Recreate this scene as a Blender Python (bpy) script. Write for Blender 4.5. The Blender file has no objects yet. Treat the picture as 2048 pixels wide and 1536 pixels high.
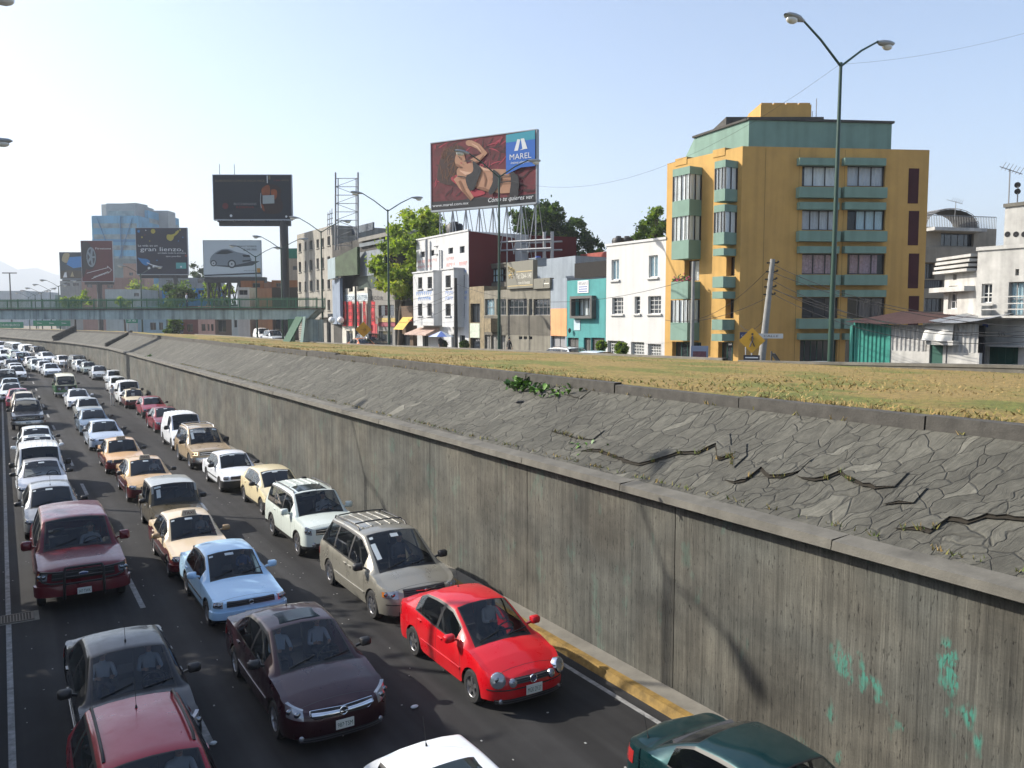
import bpy, math, random
import numpy as np
from mathutils import Vector, Matrix
random.seed(7); RNG = np.random.default_rng(7)
S = bpy.context.scene
COL = S.collection
R = math.radians

# ------------------------------------------------------------------ camera
FPX, CU, CV = 1650.0, 1024.0, 768.0
VU, VV, EYE = 0.0, 638.0, 8.0          # vanishing point of the road, eye height
_d = np.array([VU - CU, -(VV - CV), -FPX]); _p = math.atan2(_d[1], FPX)
_up = np.array([0, math.cos(_p), math.sin(_p)]); _Y = _d / np.linalg.norm(_d); _X = np.cross(_Y, _up)
CR = np.array([_X, _Y, _up])
cam = bpy.data.cameras.new('camera'); camo = bpy.data.objects.new('camera', cam); COL.objects.link(camo)
cam.sensor_width = 36; cam.lens = 36 * FPX / 2048; cam.clip_start = .1; cam.clip_end = 30000
camo.matrix_world = Matrix([[*CR[0], 0], [*CR[1], 0], [*CR[2], EYE], [0, 0, 0, 1]])
S.camera = camo
# ------------------------------------------------------------------ world and sun
SUN_DIR = np.array([1.0, -0.97, -0.94]); SUN_DIR /= np.linalg.norm(SUN_DIR)     # the way the light travels
SUN_EL = math.asin(-SUN_DIR[2]); SUN_AZ = math.atan2(-SUN_DIR[0], -SUN_DIR[1])  # clockwise from +Y
W = bpy.data.worlds.new('World'); S.world = W; W.use_nodes = True
nt = W.node_tree; bg = nt.nodes['Background']
sky = nt.nodes.new('ShaderNodeTexSky'); sky.sky_type = 'NISHITA'; sky.sun_disc = False
sky.sun_elevation = SUN_EL; sky.sun_rotation = SUN_AZ; sky.altitude = 2200
sky.air_density = 1.1; sky.dust_density = 10.0; sky.ozone_density = 1.0
nt.links.new(sky.outputs[0], bg.inputs[0]); bg.inputs[1].default_value = 0.15
sl = bpy.data.lights.new('sun', 'SUN'); sl.energy = 5.0; sl.angle = R(.6); sl.color = (1, .93, .82)
so = bpy.data.objects.new('sun', sl); COL.objects.link(so)
so.rotation_euler = Vector(SUN_DIR).to_track_quat('-Z', 'Y').to_euler()
S.view_settings.view_transform = 'Standard'; S.view_settings.look = 'None'
S.view_settings.exposure = 0.8; S.view_settings.gamma = 1
S.cycles.max_bounces = 6; S.cycles.transparent_max_bounces = 12
S.cycles.volume_bounces = 0

# ------------------------------------------------------------------ pixel <-> place
def ray(u, v):
    return CR @ np.array([u - CU, -(v - CV), -FPX])
def on_z(u, v, z):
    r = ray(u, v); return r * ((z - EYE) / r[2]) + np.array([0, 0, EYE])
def on_x(u, v, x):
    r = ray(u, v); return r * (x / r[0]) + np.array([0, 0, EYE])
def at_depth(u, v, d):
    return ray(u, v) * (d / FPX) + np.array([0, 0, EYE])
def cx(y):                                  # the road bends left far away
    if y < 113: return 0.0
    if y < 150: return -.0036 * (y - 113) ** 2
    return -.0036 * 37 ** 2 - .2664 * (y - 150)
def zr(y):                                  # and climbs out of the trench
    return 2.5e-4 * max(0, min(y, 190) - 70) ** 2 + max(0, y - 190) * .06

# ------------------------------------------------------------------ materials
def lin(h):
    h = h.lstrip('#'); c = [int(h[i:i + 2], 16) / 255 for i in (0, 2, 4)]
    return tuple((x / 12.92 if x <= .04045 else ((x + .055) / 1.055) ** 2.4) for x in c)
MATS = {}
def mat(name, col, rough=.8, metal=0.0, coat=0.0, noise=.0, nscale=4.0, bump=0.0, bscale=40.0, streak=0.0, emit=None, spec=.5, stretch=(1, 1, 1)):
    if name in MATS: return MATS[name]
    m = bpy.data.materials.new(name); m.use_nodes = True; n = m.node_tree.nodes; l = m.node_tree.links
    b = n['Principled BSDF']; b.inputs['Roughness'].default_value = rough; b.inputs['Metallic'].default_value = metal
    b.inputs['Coat Weight'].default_value = coat; b.inputs['Coat Roughness'].default_value = .04
    b.inputs['Specular IOR Level'].default_value = spec
    c = (*col, 1); b.inputs['Base Color'].default_value = c
    if noise or streak or bump:
        tc = n.new('ShaderNodeTexCoord'); mp = n.new('ShaderNodeMapping'); l.new(tc.outputs['Object'], mp.inputs[0])
        mp.inputs['Scale'].default_value = stretch
        if noise or streak:
            t = n.new('ShaderNodeTexNoise'); t.inputs['Scale'].default_value = nscale; t.inputs['Detail'].default_value = 6; t.inputs['Roughness'].default_value = .65
            l.new(mp.outputs[0], t.inputs[0])
            rp = n.new('ShaderNodeMapRange'); rp.inputs[1].default_value = .3; rp.inputs[2].default_value = .7
            rp.inputs[3].default_value = 1 - noise; rp.inputs[4].default_value = 1 + noise * .6
            l.new(t.outputs[0], rp.inputs[0])
            last = rp.outputs[0]
            if streak:
                mp2 = n.new('ShaderNodeMapping'); l.new(tc.outputs['Object'], mp2.inputs[0]); mp2.inputs['Scale'].default_value = (2.2, 2.2, .12)
                t2 = n.new('ShaderNodeTexNoise'); t2.inputs['Scale'].default_value = 1.0; t2.inputs['Detail'].default_value = 5; l.new(mp2.outputs[0], t2.inputs[0])
                r2 = n.new('ShaderNodeMapRange'); r2.inputs[1].default_value = .42; r2.inputs[2].default_value = .7; r2.inputs[3].default_value = 1; r2.inputs[4].default_value = 1 - streak
                l.new(t2.outputs[0], r2.inputs[0])
                mu = n.new('ShaderNodeMath'); mu.operation = 'MULTIPLY'; l.new(last, mu.inputs[0]); l.new(r2.outputs[0], mu.inputs[1]); last = mu.outputs[0]
            mx = n.new('ShaderNodeVectorMath'); mx.operation = 'SCALE'; mx.inputs[0].default_value = col; l.new(last, mx.inputs['Scale']); l.new(mx.outputs[0], b.inputs['Base Color'])
        if bump:
            t3 = n.new('ShaderNodeTexNoise'); t3.inputs['Scale'].default_value = bscale; t3.inputs['Detail'].default_value = 4; l.new(mp.outputs[0], t3.inputs[0])
            bp = n.new('ShaderNodeBump'); bp.inputs['Strength'].default_value = bump; bp.inputs['Distance'].default_value = .02; l.new(t3.outputs[0], bp.inputs['Height']); l.new(bp.outputs[0], b.inputs['Normal'])
    if emit: b.inputs['Emission Color'].default_value = (*emit, 1); b.inputs['Emission Strength'].default_value = 1
    MATS[name] = m; return m
def glass(name, tint=(.02, .025, .03), thru=.55, rough=.02, body=.25):
    if name in MATS: return MATS[name]
    m = bpy.data.materials.new(name); m.use_nodes = True; n = m.node_tree.nodes; l = m.node_tree.links
    n.remove(n['Principled BSDF']); out = n['Material Output']
    tr = n.new('ShaderNodeBsdfTransparent'); tr.inputs[0].default_value = (thru, thru * 1.04, thru * 1.06, 1)
    df = n.new('ShaderNodeBsdfDiffuse'); df.inputs[0].default_value = (*tint, 1)
    m1 = n.new('ShaderNodeMixShader'); m1.inputs[0].default_value = body; l.new(tr.outputs[0], m1.inputs[1]); l.new(df.outputs[0], m1.inputs[2])
    gl = n.new('ShaderNodeBsdfGlossy'); gl.inputs['Roughness'].default_value = rough; gl.inputs[0].default_value = (.9, .95, 1, 1)
    fr = n.new('ShaderNodeFresnel'); ge = n.new('ShaderNodeNewGeometry'); io = n.new('ShaderNodeMapRange'); io.inputs[3].default_value = 1.5; io.inputs[4].default_value = 1 / 1.5; l.new(ge.outputs['Backfacing'], io.inputs[0]); l.new(io.outputs[0], fr.inputs[0])
    m2 = n.new('ShaderNodeMixShader'); l.new(fr.outputs[0], m2.inputs[0]); l.new(m1.outputs[0], m2.inputs[1]); l.new(gl.outputs[0], m2.inputs[2])
    l.new(m2.outputs[0], out.inputs[0]); MATS[name] = m; return m

# ------------------------------------------------------------------ objects
def tag(o, label=None, cat=None, group=None, kind=None):
    if label: o['label'] = label
    if cat: o['category'] = cat
    if group: o['group'] = group
    if kind: o['kind'] = kind
    return o
def empty(name, loc, label=None, cat=None, group=None, rz=0.0):
    o = bpy.data.objects.new(name, None); COL.objects.link(o); o.location = loc; o.rotation_euler = (0, 0, rz)
    o.empty_display_size = .3
    return tag(o, label, cat, group)
class MB:
    def __init__(s): s.v = []; s.f = []; s.m = []
    def add(s, vs, fs, mi=0):
        k = len(s.v); s.v += [tuple(map(float, p)) for p in vs]
        for f in fs: s.f.append([i + k for i in f]); s.m.append(mi)
    def box(s, lo, hi, mi=0):
        (a, b, c), (d, e, g) = lo, hi
        s.add([(a, b, c), (d, b, c), (d, e, c), (a, e, c), (a, b, g), (d, b, g), (d, e, g), (a, e, g)],
              [(3, 2, 1, 0), (4, 5, 6, 7), (0, 1, 5, 4), (1, 2, 6, 5), (2, 3, 7, 6), (3, 0, 4, 7)], mi)
    def obox(s, c, ax, ay, az, mi=0):       # oriented box: centre and three half axes
        c, ax, ay, az = (np.array(q, float) for q in (c, ax, ay, az))
        P = [c + i * ax + j * ay + k * az for k in (-1, 1) for (i, j) in ((-1, -1), (1, -1), (1, 1), (-1, 1))]
        s.add(P, [(3, 2, 1, 0), (4, 5, 6, 7), (0, 1, 5, 4), (1, 2, 6, 5), (2, 3, 7, 6), (3, 0, 4, 7)], mi)
    def bar(s, a, b, w, h=None, mi=0):
        a, b = np.array(a, float), np.array(b, float); d = b - a; L = np.linalg.norm(d); d /= L
        q = np.array([0, 0, 1.]) if abs(d[2]) < .9 else np.array([1., 0, 0])
        x = np.cross(d, q); x /= np.linalg.norm(x); y = np.cross(x, d)
        s.obox((a + b) / 2, d * L / 2, x * w / 2, y * (h or w) / 2, mi)
    def tube(s, pts, rad, n=8, mi=0, caps=True):
        pts = [np.array(p, float) for p in pts]; rs = rad if isinstance(rad, (list, tuple)) else [rad] * len(pts)
        vs = []; px = None
        for i, p in enumerate(pts):
            d = pts[min(i + 1, len(pts) - 1)] - pts[max(i - 1, 0)]; d /= np.linalg.norm(d) + 1e-9
            if px is None:
                q = np.array([0, 0, 1.]) if abs(d[2]) < .9 else np.array([1., 0, 0]); px = np.cross(d, q)
            else: px = px - d * np.dot(px, d)
            px /= np.linalg.norm(px); py = np.cross(d, px)
            for k in range(n):
                t = 2 * math.pi * k / n; vs.append(p + rs[i] * (math.cos(t) * px + math.sin(t) * py))
        fs = [(i * n + k, i * n + (k + 1) % n, (i + 1) * n + (k + 1) % n, (i + 1) * n + k) for i in range(len(pts) - 1) for k in range(n)]
        if caps: fs += [tuple(range(n))[::-1], tuple((len(pts) - 1) * n + k for k in range(n))]
        s.add(vs, fs, mi)
    def lathe(s, prof, o=(0, 0, 0), n=16, mi=0, axis='z'):
        vs = []
        for r, z in prof:
            for k in range(n):
                t = 2 * math.pi * k / n; x, y = r * math.cos(t), r * math.sin(t)
                vs.append({'z': (o[0] + x, o[1] + y, o[2] + z), 'x': (o[0] + z, o[1] + x, o[2] + y), 'y': (o[0] + y, o[1] + z, o[2] + x)}[axis])
        fs = [(i * n + k, i * n + (k + 1) % n, (i + 1) * n + (k + 1) % n, (i + 1) * n + k) for i in range(len(prof) - 1) for k in range(n)]
        s.add(vs, fs, mi)
    def ball(s, c, r, n=10, mi=0):
        r = (r, r, r) if not isinstance(r, (tuple, list)) else r; vs = []; m = n // 2 + 1
        for i in range(m + 1):
            a = math.pi * i / m
            for k in range(n):
                t = 2 * math.pi * k / n; vs.append((c[0] + r[0] * math.sin(a) * math.cos(t), c[1] + r[1] * math.sin(a) * math.sin(t), c[2] - r[2] * math.cos(a)))
        s.add(vs, [(i * n + k, i * n + (k + 1) % n, (i + 1) * n + (k + 1) % n, (i + 1) * n + k) for i in range(m) for k in range(n)], mi)
    def grid(s, P, mi=0):                   # P: rows of points
        r, c = len(P), len(P[0]); s.add([p for row in P for p in row], [(i * c + j, i * c + j + 1, (i + 1) * c + j + 1, (i + 1) * c + j) for i in range(r - 1) for j in range(c - 1)], mi)
    def prism(s, poly, ext, mi=0):          # polygon (3-D points) extruded by vector
        n = len(poly); e = np.array(ext, float); P = [np.array(p, float) for p in poly]
        s.add(P + [p + e for p in P], [tuple(range(n))[::-1], tuple(range(n, 2 * n))] + [(i, (i + 1) % n, n + (i + 1) % n, n + i) for i in range(n)], mi)
    def build(s, name, m, parent=None, smooth=None, loc=None, weld=False):
        me = bpy.data.meshes.new(name); me.from_pydata(s.v, [], s.f)
        for q in (m if isinstance(m, (list, tuple)) else [m]): me.materials.append(q)
        me.polygons.foreach_set('material_index', s.m)
        if weld:
            import bmesh
            b = bmesh.new(); b.from_mesh(me); bmesh.ops.remove_doubles(b, verts=b.verts, dist=1e-4); bmesh.ops.dissolve_degenerate(b, edges=b.edges, dist=1e-5); b.to_mesh(me); b.free()
        if smooth is not None:
            me.polygons.foreach_set('use_smooth', [True] * len(me.polygons)); me.set_sharp_from_angle(angle=R(smooth))
        me.update(); o = bpy.data.objects.new(name, me); COL.objects.link(o)
        if parent: o.parent = parent
        if loc is not None: o.location = loc
        return o
FONT_CACHE = {}
def text_faces(txt, shear=0.0):
    """outline of a line of text as (verts, faces), 1 unit tall capitals, starting at x=0"""
    key = (txt, shear)
    if key not in FONT_CACHE:
        cu = bpy.data.curves.new('lettering', 'FONT'); cu.body = txt; cu.size = 1.4; cu.resolution_u = 2; cu.shear = shear
        o = bpy.data.objects.new('lettering', cu); COL.objects.link(o)
        dg = bpy.context.evaluated_depsgraph_get(); me = bpy.data.meshes.new_from_object(o.evaluated_get(dg))
        v = np.array([q.co[:2] for q in me.vertices]); f = [tuple(p.vertices) for p in me.polygons]
        bpy.data.objects.remove(o); bpy.data.curves.remove(cu); bpy.data.meshes.remove(me)
        v[:, 0] -= v[:, 0].min(); FONT_CACHE[key] = (v, f)
    return FONT_CACHE[key]
def put_text(mb, txt, o, ux, uz, height, width=None, mi=0, shear=0.0, n=None):
    """lay text with its lower left corner at o along ux, up uz"""
    v, f = text_faces(txt, shear); sx = height if width is None else width / max(v[:, 0].max(), .01)
    o, ux, uz = np.array(o, float), np.array(ux, float), np.array(uz, float)
    mb.add([o + ux * (p[0] * sx) + uz * (p[1] * height) for p in v], f, mi)
def copy_tree(o, parent=None):
    c = o.copy(); COL.objects.link(c); c.parent = parent
    for ch in list(o.children): copy_tree(ch, c)
    return c
# ================================================================== SETTING
def nodes(m): return m.node_tree.nodes, m.node_tree.links
def asphalt_mat(name, base=.05):
    m = mat(name, (base, base, base * 1.03), .88, spec=.2, noise=.25, nscale=.6, bump=.35, bscale=120)
    n, l = nodes(m); b = n['Principled BSDF']; src = b.inputs['Base Color'].links[0].from_socket
    tc = n.new('ShaderNodeTexCoord')
    mp = n.new('ShaderNodeMapping'); mp.inputs['Scale'].default_value = (1.1, .03, 1); l.new(tc.outputs['Object'], mp.inputs[0])
    t = n.new('ShaderNodeTexNoise'); t.inputs['Scale'].default_value = 1.3; t.inputs['Detail'].default_value = 3; l.new(mp.outputs[0], t.inputs[0])
    r = n.new('ShaderNodeMapRange'); r.inputs[1].default_value = .35; r.inputs[2].default_value = .65; r.inputs[3].default_value = .62; r.inputs[4].default_value = 1.3; l.new(t.outputs[0], r.inputs[0])
    t2 = n.new('ShaderNodeTexNoise'); t2.inputs['Scale'].default_value = 90; t2.inputs['Detail'].default_value = 2; l.new(tc.outputs['Object'], t2.inputs[0])
    r2 = n.new('ShaderNodeMapRange'); r2.inputs[1].default_value = .3; r2.inputs[2].default_value = .75; r2.inputs[3].default_value = .6; r2.inputs[4].default_value = 1.55; l.new(t2.outputs[0], r2.inputs[0])
    mu = n.new('ShaderNodeMath'); mu.operation = 'MULTIPLY'; l.new(r.outputs[0], mu.inputs[0]); l.new(r2.outputs[0], mu.inputs[1])
    sc = n.new('ShaderNodeVectorMath'); sc.operation = 'SCALE'; l.new(src, sc.inputs[0]); l.new(mu.outputs[0], sc.inputs['Scale']); l.new(sc.outputs[0], b.inputs['Base Color'])
    return m
def concrete_wall_mat():
    m = mat('board formed concrete', (.3, .285, .255), .92); n, l = nodes(m); b = n['Principled BSDF']
    tc = n.new('ShaderNodeTexCoord')
    def noise(scale, st, det=5, ro=.6):
        mp = n.new('ShaderNodeMapping'); mp.inputs['Scale'].default_value = st; l.new(tc.outputs['Object'], mp.inputs[0])
        t = n.new('ShaderNodeTexNoise'); t.inputs['Scale'].default_value = scale; t.inputs['Detail'].default_value = det; t.inputs['Roughness'].default_value = ro; l.new(mp.outputs[0], t.inputs[0]); return t.outputs[0]
    def rng(s, a, b_, c, d):
        r = n.new('ShaderNodeMapRange'); r.inputs[1].default_value = a; r.inputs[2].default_value = b_; r.inputs[3].default_value = c; r.inputs[4].default_value = d; l.new(s, r.inputs[0]); return r.outputs[0]
    def mul(a, b_):
        q = n.new('ShaderNodeMath'); q.operation = 'MULTIPLY'; l.new(a, q.inputs[0]); l.new(b_, q.inputs[1]); return q.outputs[0]
    st = rng(noise(1, (1, 7, .22), 7, .7), .32, .7, .56, 1.28)
    st2 = rng(noise(1, (1, 26, .5), 3), .3, .72, .84, 1.14)
    bl = rng(noise(.55, (1, 1, 1.3), 4), .32, .68, .52, 1.3)
    pit = rng(noise(1, (1, 22, 5), 4, .75), .3, .4, .32, 1)
    pl = rng(noise(30, (1, 1, 1), 3), .3, .7, .85, 1.12)
    f = mul(mul(mul(st, st2), mul(bl, pit)), pl)
    w = noise(.35, (1, 1, 1), 2)
    hue = n.new('ShaderNodeMix'); hue.data_type = 'RGBA'; l.new(rng(w, .4, .6, 0, 1), hue.inputs[0]); hue.inputs[6].default_value = (.1, .095, .077, 1); hue.inputs[7].default_value = (.083, .085, .074, 1)
    sc = n.new('ShaderNodeVectorMath'); sc.operation = 'SCALE'; l.new(hue.outputs[2], sc.inputs[0]); l.new(f, sc.inputs['Scale'])
    # patches of old green paint
    sep = n.new('ShaderNodeSeparateXYZ'); l.new(tc.outputs['Object'], sep.inputs[0])
    g1 = rng(noise(1.0, (1, 1.1, .7), 3, .55), .605, .645, 0, 1); g2 = rng(noise(8, (1, 1.5, .6), 4, .7), .44, .52, 0, 1)
    gm = mul(mul(g1, g2), rng(sep.outputs['Y'], 8.2, 9.6, .8, .12))
    mx = n.new('ShaderNodeMix'); mx.data_type = 'RGBA'; l.new(gm, mx.inputs[0]); l.new(sc.outputs[0], mx.inputs[6]); mx.inputs[7].default_value = (.04, .22, .165, 1)
    l.new(mx.outputs[2], b.inputs['Base Color'])
    bp = n.new('ShaderNodeBump'); bp.inputs['Strength'].default_value = .9; bp.inputs['Distance'].default_value = .025; l.new(mul(st2, pit), bp.inputs['Height']); l.new(bp.outputs[0], b.inputs['Normal'])
    return m
def flagstone_mat():
    m = mat('flagstone', (.2, .19, .175), .93); n, l = nodes(m); b = n['Principled BSDF']
    tc = n.new('ShaderNodeTexCoord'); sep = n.new('ShaderNodeSeparateXYZ'); l.new(tc.outputs['Object'], sep.inputs[0])
    nz = n.new('ShaderNodeTexNoise'); nz.inputs['Scale'].default_value = 1.2; nz.inputs['Detail'].default_value = 3; l.new(tc.outputs['Object'], nz.inputs[0])
    def ma(op, a, b_):
        q = n.new('ShaderNodeMath'); q.operation = op
        for i, k in enumerate((a, b_)):
            if isinstance(k, (int, float)): q.inputs[i].default_value = k
            else: l.new(k, q.inputs[i])
        return q.outputs[0]
    # along the road the stones are short, up the slope they are long and lean
    a = ma('ADD', ma('MULTIPLY', sep.outputs['Y'], 1.75), ma('MULTIPLY', sep.outputs['X'], .75))
    c = ma('ADD', ma('MULTIPLY', sep.outputs['X'], 1.15), ma('MULTIPLY', nz.outputs[0], .9))
    a = ma('ADD', a, ma('MULTIPLY', nz.outputs[0], 1.3))
    cb = n.new('ShaderNodeCombineXYZ'); l.new(a, cb.inputs[0]); l.new(c, cb.inputs[1])
    vo = n.new('ShaderNodeTexVoronoi'); vo.feature = 'DISTANCE_TO_EDGE'; vo.inputs['Scale'].default_value = 1.75; l.new(cb.outputs[0], vo.inputs['Vector'])
    vc = n.new('ShaderNodeTexVoronoi'); vc.feature = 'F1'; vc.inputs['Scale'].default_value = 1.75; l.new(cb.outputs[0], vc.inputs['Vector'])
    hs = n.new('ShaderNodeSeparateColor'); l.new(vc.outputs['Color'], hs.inputs[0])
    def rng(s, a, b_, c_, d):
        r = n.new('ShaderNodeMapRange'); r.inputs[1].default_value = a; r.inputs[2].default_value = b_; r.inputs[3].default_value = c_; r.inputs[4].default_value = d; l.new(s, r.inputs[0]); return r.outputs[0]
    t = n.new('ShaderNodeTexNoise'); t.inputs['Scale'].default_value = 5; t.inputs['Detail'].default_value = 8; t.inputs['Roughness'].default_value = .7; l.new(tc.outputs['Object'], t.inputs[0])
    jw = n.new('ShaderNodeTexNoise'); jw.inputs['Scale'].default_value = 1.7; jw.inputs['Detail'].default_value = 2; l.new(tc.outputs['Object'], jw.inputs[0])
    jm = ma('DIVIDE', vo.outputs[0], rng(jw.outputs[0], .35, .7, .006, .026))
    joint = rng(jm, .4, 1.2, .66, 1)
    tone = ma('MULTIPLY', ma('MULTIPLY', rng(hs.outputs[0], 0, 1, .84, 1.14), rng(t.outputs[0], .3, .72, .7, 1.3)), ma('ADD', 1, ma('MULTIPLY', ma('GREATER_THAN', hs.outputs[1], .955), .42)))
    cb2 = n.new('ShaderNodeCombineXYZ'); l.new(ma('MULTIPLY', a, 6.5), cb2.inputs[0]); l.new(ma('MULTIPLY', c, .9), cb2.inputs[1])
    bed = n.new('ShaderNodeTexNoise'); bed.inputs['Scale'].default_value = 1.6; bed.inputs['Detail'].default_value = 6; bed.inputs['Roughness'].default_value = .7; l.new(cb2.outputs[0], bed.inputs[0])
    big = n.new('ShaderNodeTexNoise'); big.inputs['Scale'].default_value = .45; big.inputs['Detail'].default_value = 4; l.new(tc.outputs['Object'], big.inputs[0])
    tone = ma('MULTIPLY', ma('MULTIPLY', tone, rng(bed.outputs[0], .3, .7, .72, 1.25)), rng(big.outputs[0], .3, .7, .78, 1.15))
    f = ma('MULTIPLY', tone, joint)
    sc = n.new('ShaderNodeVectorMath'); sc.operation = 'SCALE'; sc.inputs[0].default_value = (.083, .081, .067); l.new(f, sc.inputs['Scale']); l.new(sc.outputs[0], b.inputs['Base Color'])
    hgt = ma('ADD', ma('ADD', ma('MULTIPLY', rng(jm, 0, 2.5, 0, 1), .9), ma('ADD', ma('MULTIPLY', t.outputs[0], .45), ma('MULTIPLY', bed.outputs[0], 1.1))), ma('MULTIPLY', hs.outputs[2], .6))
    bp = n.new('ShaderNodeBump'); bp.inputs['Strength'].default_value = 1; bp.inputs['Distance'].default_value = .03; l.new(hgt, bp.inputs['Height']); l.new(bp.outputs[0], b.inputs['Normal'])
    return m
def lawn_mat():
    m = mat('dry lawn', (.2, .15, .05), .95); n, l = nodes(m); b = n['Principled BSDF']; tc = n.new('ShaderNodeTexCoord')
    def noise(scale, st=(1, 1, 1), det=6, ro=.65):
        mp = n.new('ShaderNodeMapping'); mp.inputs['Scale'].default_value = st; l.new(tc.outputs['Object'], mp.inputs[0])
        t = n.new('ShaderNodeTexNoise'); t.inputs['Scale'].default_value = scale; t.inputs['Detail'].default_value = det; t.inputs['Roughness'].default_value = ro; l.new(mp.outputs[0], t.inputs[0]); return t.outputs[0]
    c1 = n.new('ShaderNodeValToRGB'); l.new(noise(.35, (1.3, .55, 1)), c1.inputs[0]); e = c1.color_ramp.elements
    e[0].position = .41; e[0].color = (.145, .155, .03, 1); e[1].position = .58; e[1].color = (.27, .19, .062, 1)
    q = c1.color_ramp.elements.new(.49); q.color = (.24, .18, .05, 1)
    r = n.new('ShaderNodeMapRange'); l.new(noise(7), r.inputs[0]); r.inputs[1].default_value = .3; r.inputs[2].default_value = .72; r.inputs[3].default_value = .62; r.inputs[4].default_value = 1.4
    r2 = n.new('ShaderNodeMapRange'); l.new(noise(60), r2.inputs[0]); r2.inputs[1].default_value = .3; r2.inputs[2].default_value = .7; r2.inputs[3].default_value = .6; r2.inputs[4].default_value = 1.4
    mu = n.new('ShaderNodeMath'); mu.operation = 'MULTIPLY'; l.new(r.outputs[0], mu.inputs[0]); l.new(r2.outputs[0], mu.inputs[1])
    sc = n.new('ShaderNodeVectorMath'); sc.operation = 'SCALE'; l.new(c1.outputs[0], sc.inputs[0]); l.new(mu.outputs[0], sc.inputs['Scale']); l.new(sc.outputs[0], b.inputs['Base Color'])
    bp = n.new('ShaderNodeBump'); bp.inputs['Strength'].default_value = 1; bp.inputs['Distance'].default_value = .06; l.new(noise(22), bp.inputs['Height']); l.new(bp.outputs[0], b.inputs['Normal'])
    return m
ASPH = asphalt_mat('asphalt', .03); ASPH2 = asphalt_mat('street asphalt', .05)
CONC = mat('grey concrete', (.135, .128, .108), .9, noise=.3, nscale=1.5, streak=.25, bump=.4, bscale=25)
CONCD = mat('dark concrete', (.066, .062, .054), .92, noise=.4, nscale=3, bump=.5, bscale=25)
PAVE = mat('pavement concrete', (.17, .16, .135), .9, noise=.25, nscale=2.2, bump=.3, bscale=30)
YKERB = mat('yellow kerb paint', (.225, .14, .032), .8, noise=.5, nscale=4, bump=.2, bscale=30)
WLINE = mat('worn white road paint', (.24, .24, .235), .8, noise=.6, nscale=5)
WALLM = concrete_wall_mat(); STONE = flagstone_mat(); LAWN = lawn_mat()
SOIL = mat('dark soil', (.02, .016, .01), 1, noise=.3, nscale=20)
DIRT = mat('bare ground', (.2, .17, .13), .95, noise=.35, nscale=.05, bump=.2, bscale=2)

YS = list(np.arange(-14, 60, 2.0)) + list(np.arange(60, 260, 4.0))
def strip(name, xs, zs, m, ys=YS, rise=False, kind='structure', smooth=None, wob=0):
    """sheet along the road; xs, zs: profile across (numbers or functions of y)"""
    P = []
    for y in ys:
        row = []
        for i, (x, z) in enumerate(zip(xs, zs)):
            X = x(y) if callable(x) else x; Z = z(y) if callable(z) else z
            row.append((X + cx(y), y, Z + (zr(y) if rise else 0)))
        P.append(row[::-1])
    mb = MB(); mb.grid(P); o = mb.build(name, m, smooth=smooth)
    if kind: o['kind'] = kind
    return o
g = MB(); g.add([(-6400, -6400, -.6), (6400, -6400, -.6), (6400, 6400, -.6), (-6400, 6400, -.6)], [(0, 1, 2, 3)]); tag(g.build('ground', DIRT), kind='structure')
# upper ground, right of the trench
up = MB(); edge = [(26.9 + cx(y), y, 4.55) for y in YS]
for a, b_ in zip(edge, edge[1:]): up.add([a, (6400, a[1], 4.55), (6400, b_[1], 4.55), b_], [(0, 1, 2, 3)])
up.add([(edge[-1][0], 256, 4.55), (6400, 256, 4.55), (6400, 6400, 4.55), (-6400, 6400, 4.55), (-6400, 256, 4.55)], [(0, 1, 2, 3, 4)])
tag(up.build('upper_ground', DIRT), kind='structure')
strip('road', [-30, -12, 0, 6, 11.15], [0] * 5, ASPH, rise=True)
strip('kerb', [11.13, 11.2, 11.38], [0, .17, .175], YKERB, rise=True)
strip('pavement', [11.38, 11.85], [.172, .19], PAVE, rise=True)
def capz(y): return 4.36 + (0 if y < 130 else (y - 130) * .012)
# the trench wall and its coping
rw = empty('retaining_wall', (11.8, 0, 0), 'long vertically streaked board formed concrete trench wall beside the right lane', 'wall')
def wall_part(name, xs, zs, m, ys, smooth=None):
    o = strip(name, xs, zs, m, ys=ys, kind=None, smooth=smooth); o.parent = rw; o.matrix_parent_inverse = Matrix.Translation((-11.8, 0, 0)); return o
joints = [12.6, 18.3, 24.2, 33.5, 45, 58, 73, 90]
prev = -14
for j in joints + [256]:
    ys = [y for y in YS if prev + .02 < y < j - .02]; ys = [prev + .012] + ys + [j - .012]
    wall_part('wall_panel', [11.8, 11.8], [-.4, lambda y: capz(y) - .02], WALLM, ys); prev = j
wall_part('joint_backing', [11.86, 11.86], [-.4, lambda y: capz(y) - .03], CONCD, YS)
# coping: cast in lengths, each a little off line
prev = -14.0; k = 0
while prev < 255:
    ln = RNG.uniform(2.6, 4.2) if prev < 70 else 12; e = min(prev + ln, 256.0); d = RNG.normal(0, .012); h = RNG.normal(0, .008)
    ys = list(np.linspace(prev + .008, e - .008, 3))
    o = wall_part('coping', [11.8, 11.55 + d, 11.535 + d, 11.56 + d, 12.0, 12.2], [lambda y: capz(y) - .17, lambda y: capz(y) - .175, lambda y: capz(y) - .16, (lambda h: lambda y: capz(y) + h)(h), lambda y: capz(y) + .03, lambda y: capz(y) - .1], CONC, ys)
    prev = e
SX0, SX1, SZ0, SZ1 = 12.1, 14.7, 4.42, 5.93
strip('stone_slope', [SX0 - .09, SX0 + .9, SX0 + 1.8, SX1], [lambda y: capz(y) - .0, lambda y: capz(y) + .06 + .5, lambda y: capz(y) + .06 + 1.02, SZ1], STONE)
ek = empty('edging_kerb', (14.8, 0, 6), 'dark rough concrete edging between the stone slope and the dry lawn', 'kerb')
prev = -14.0
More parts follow.
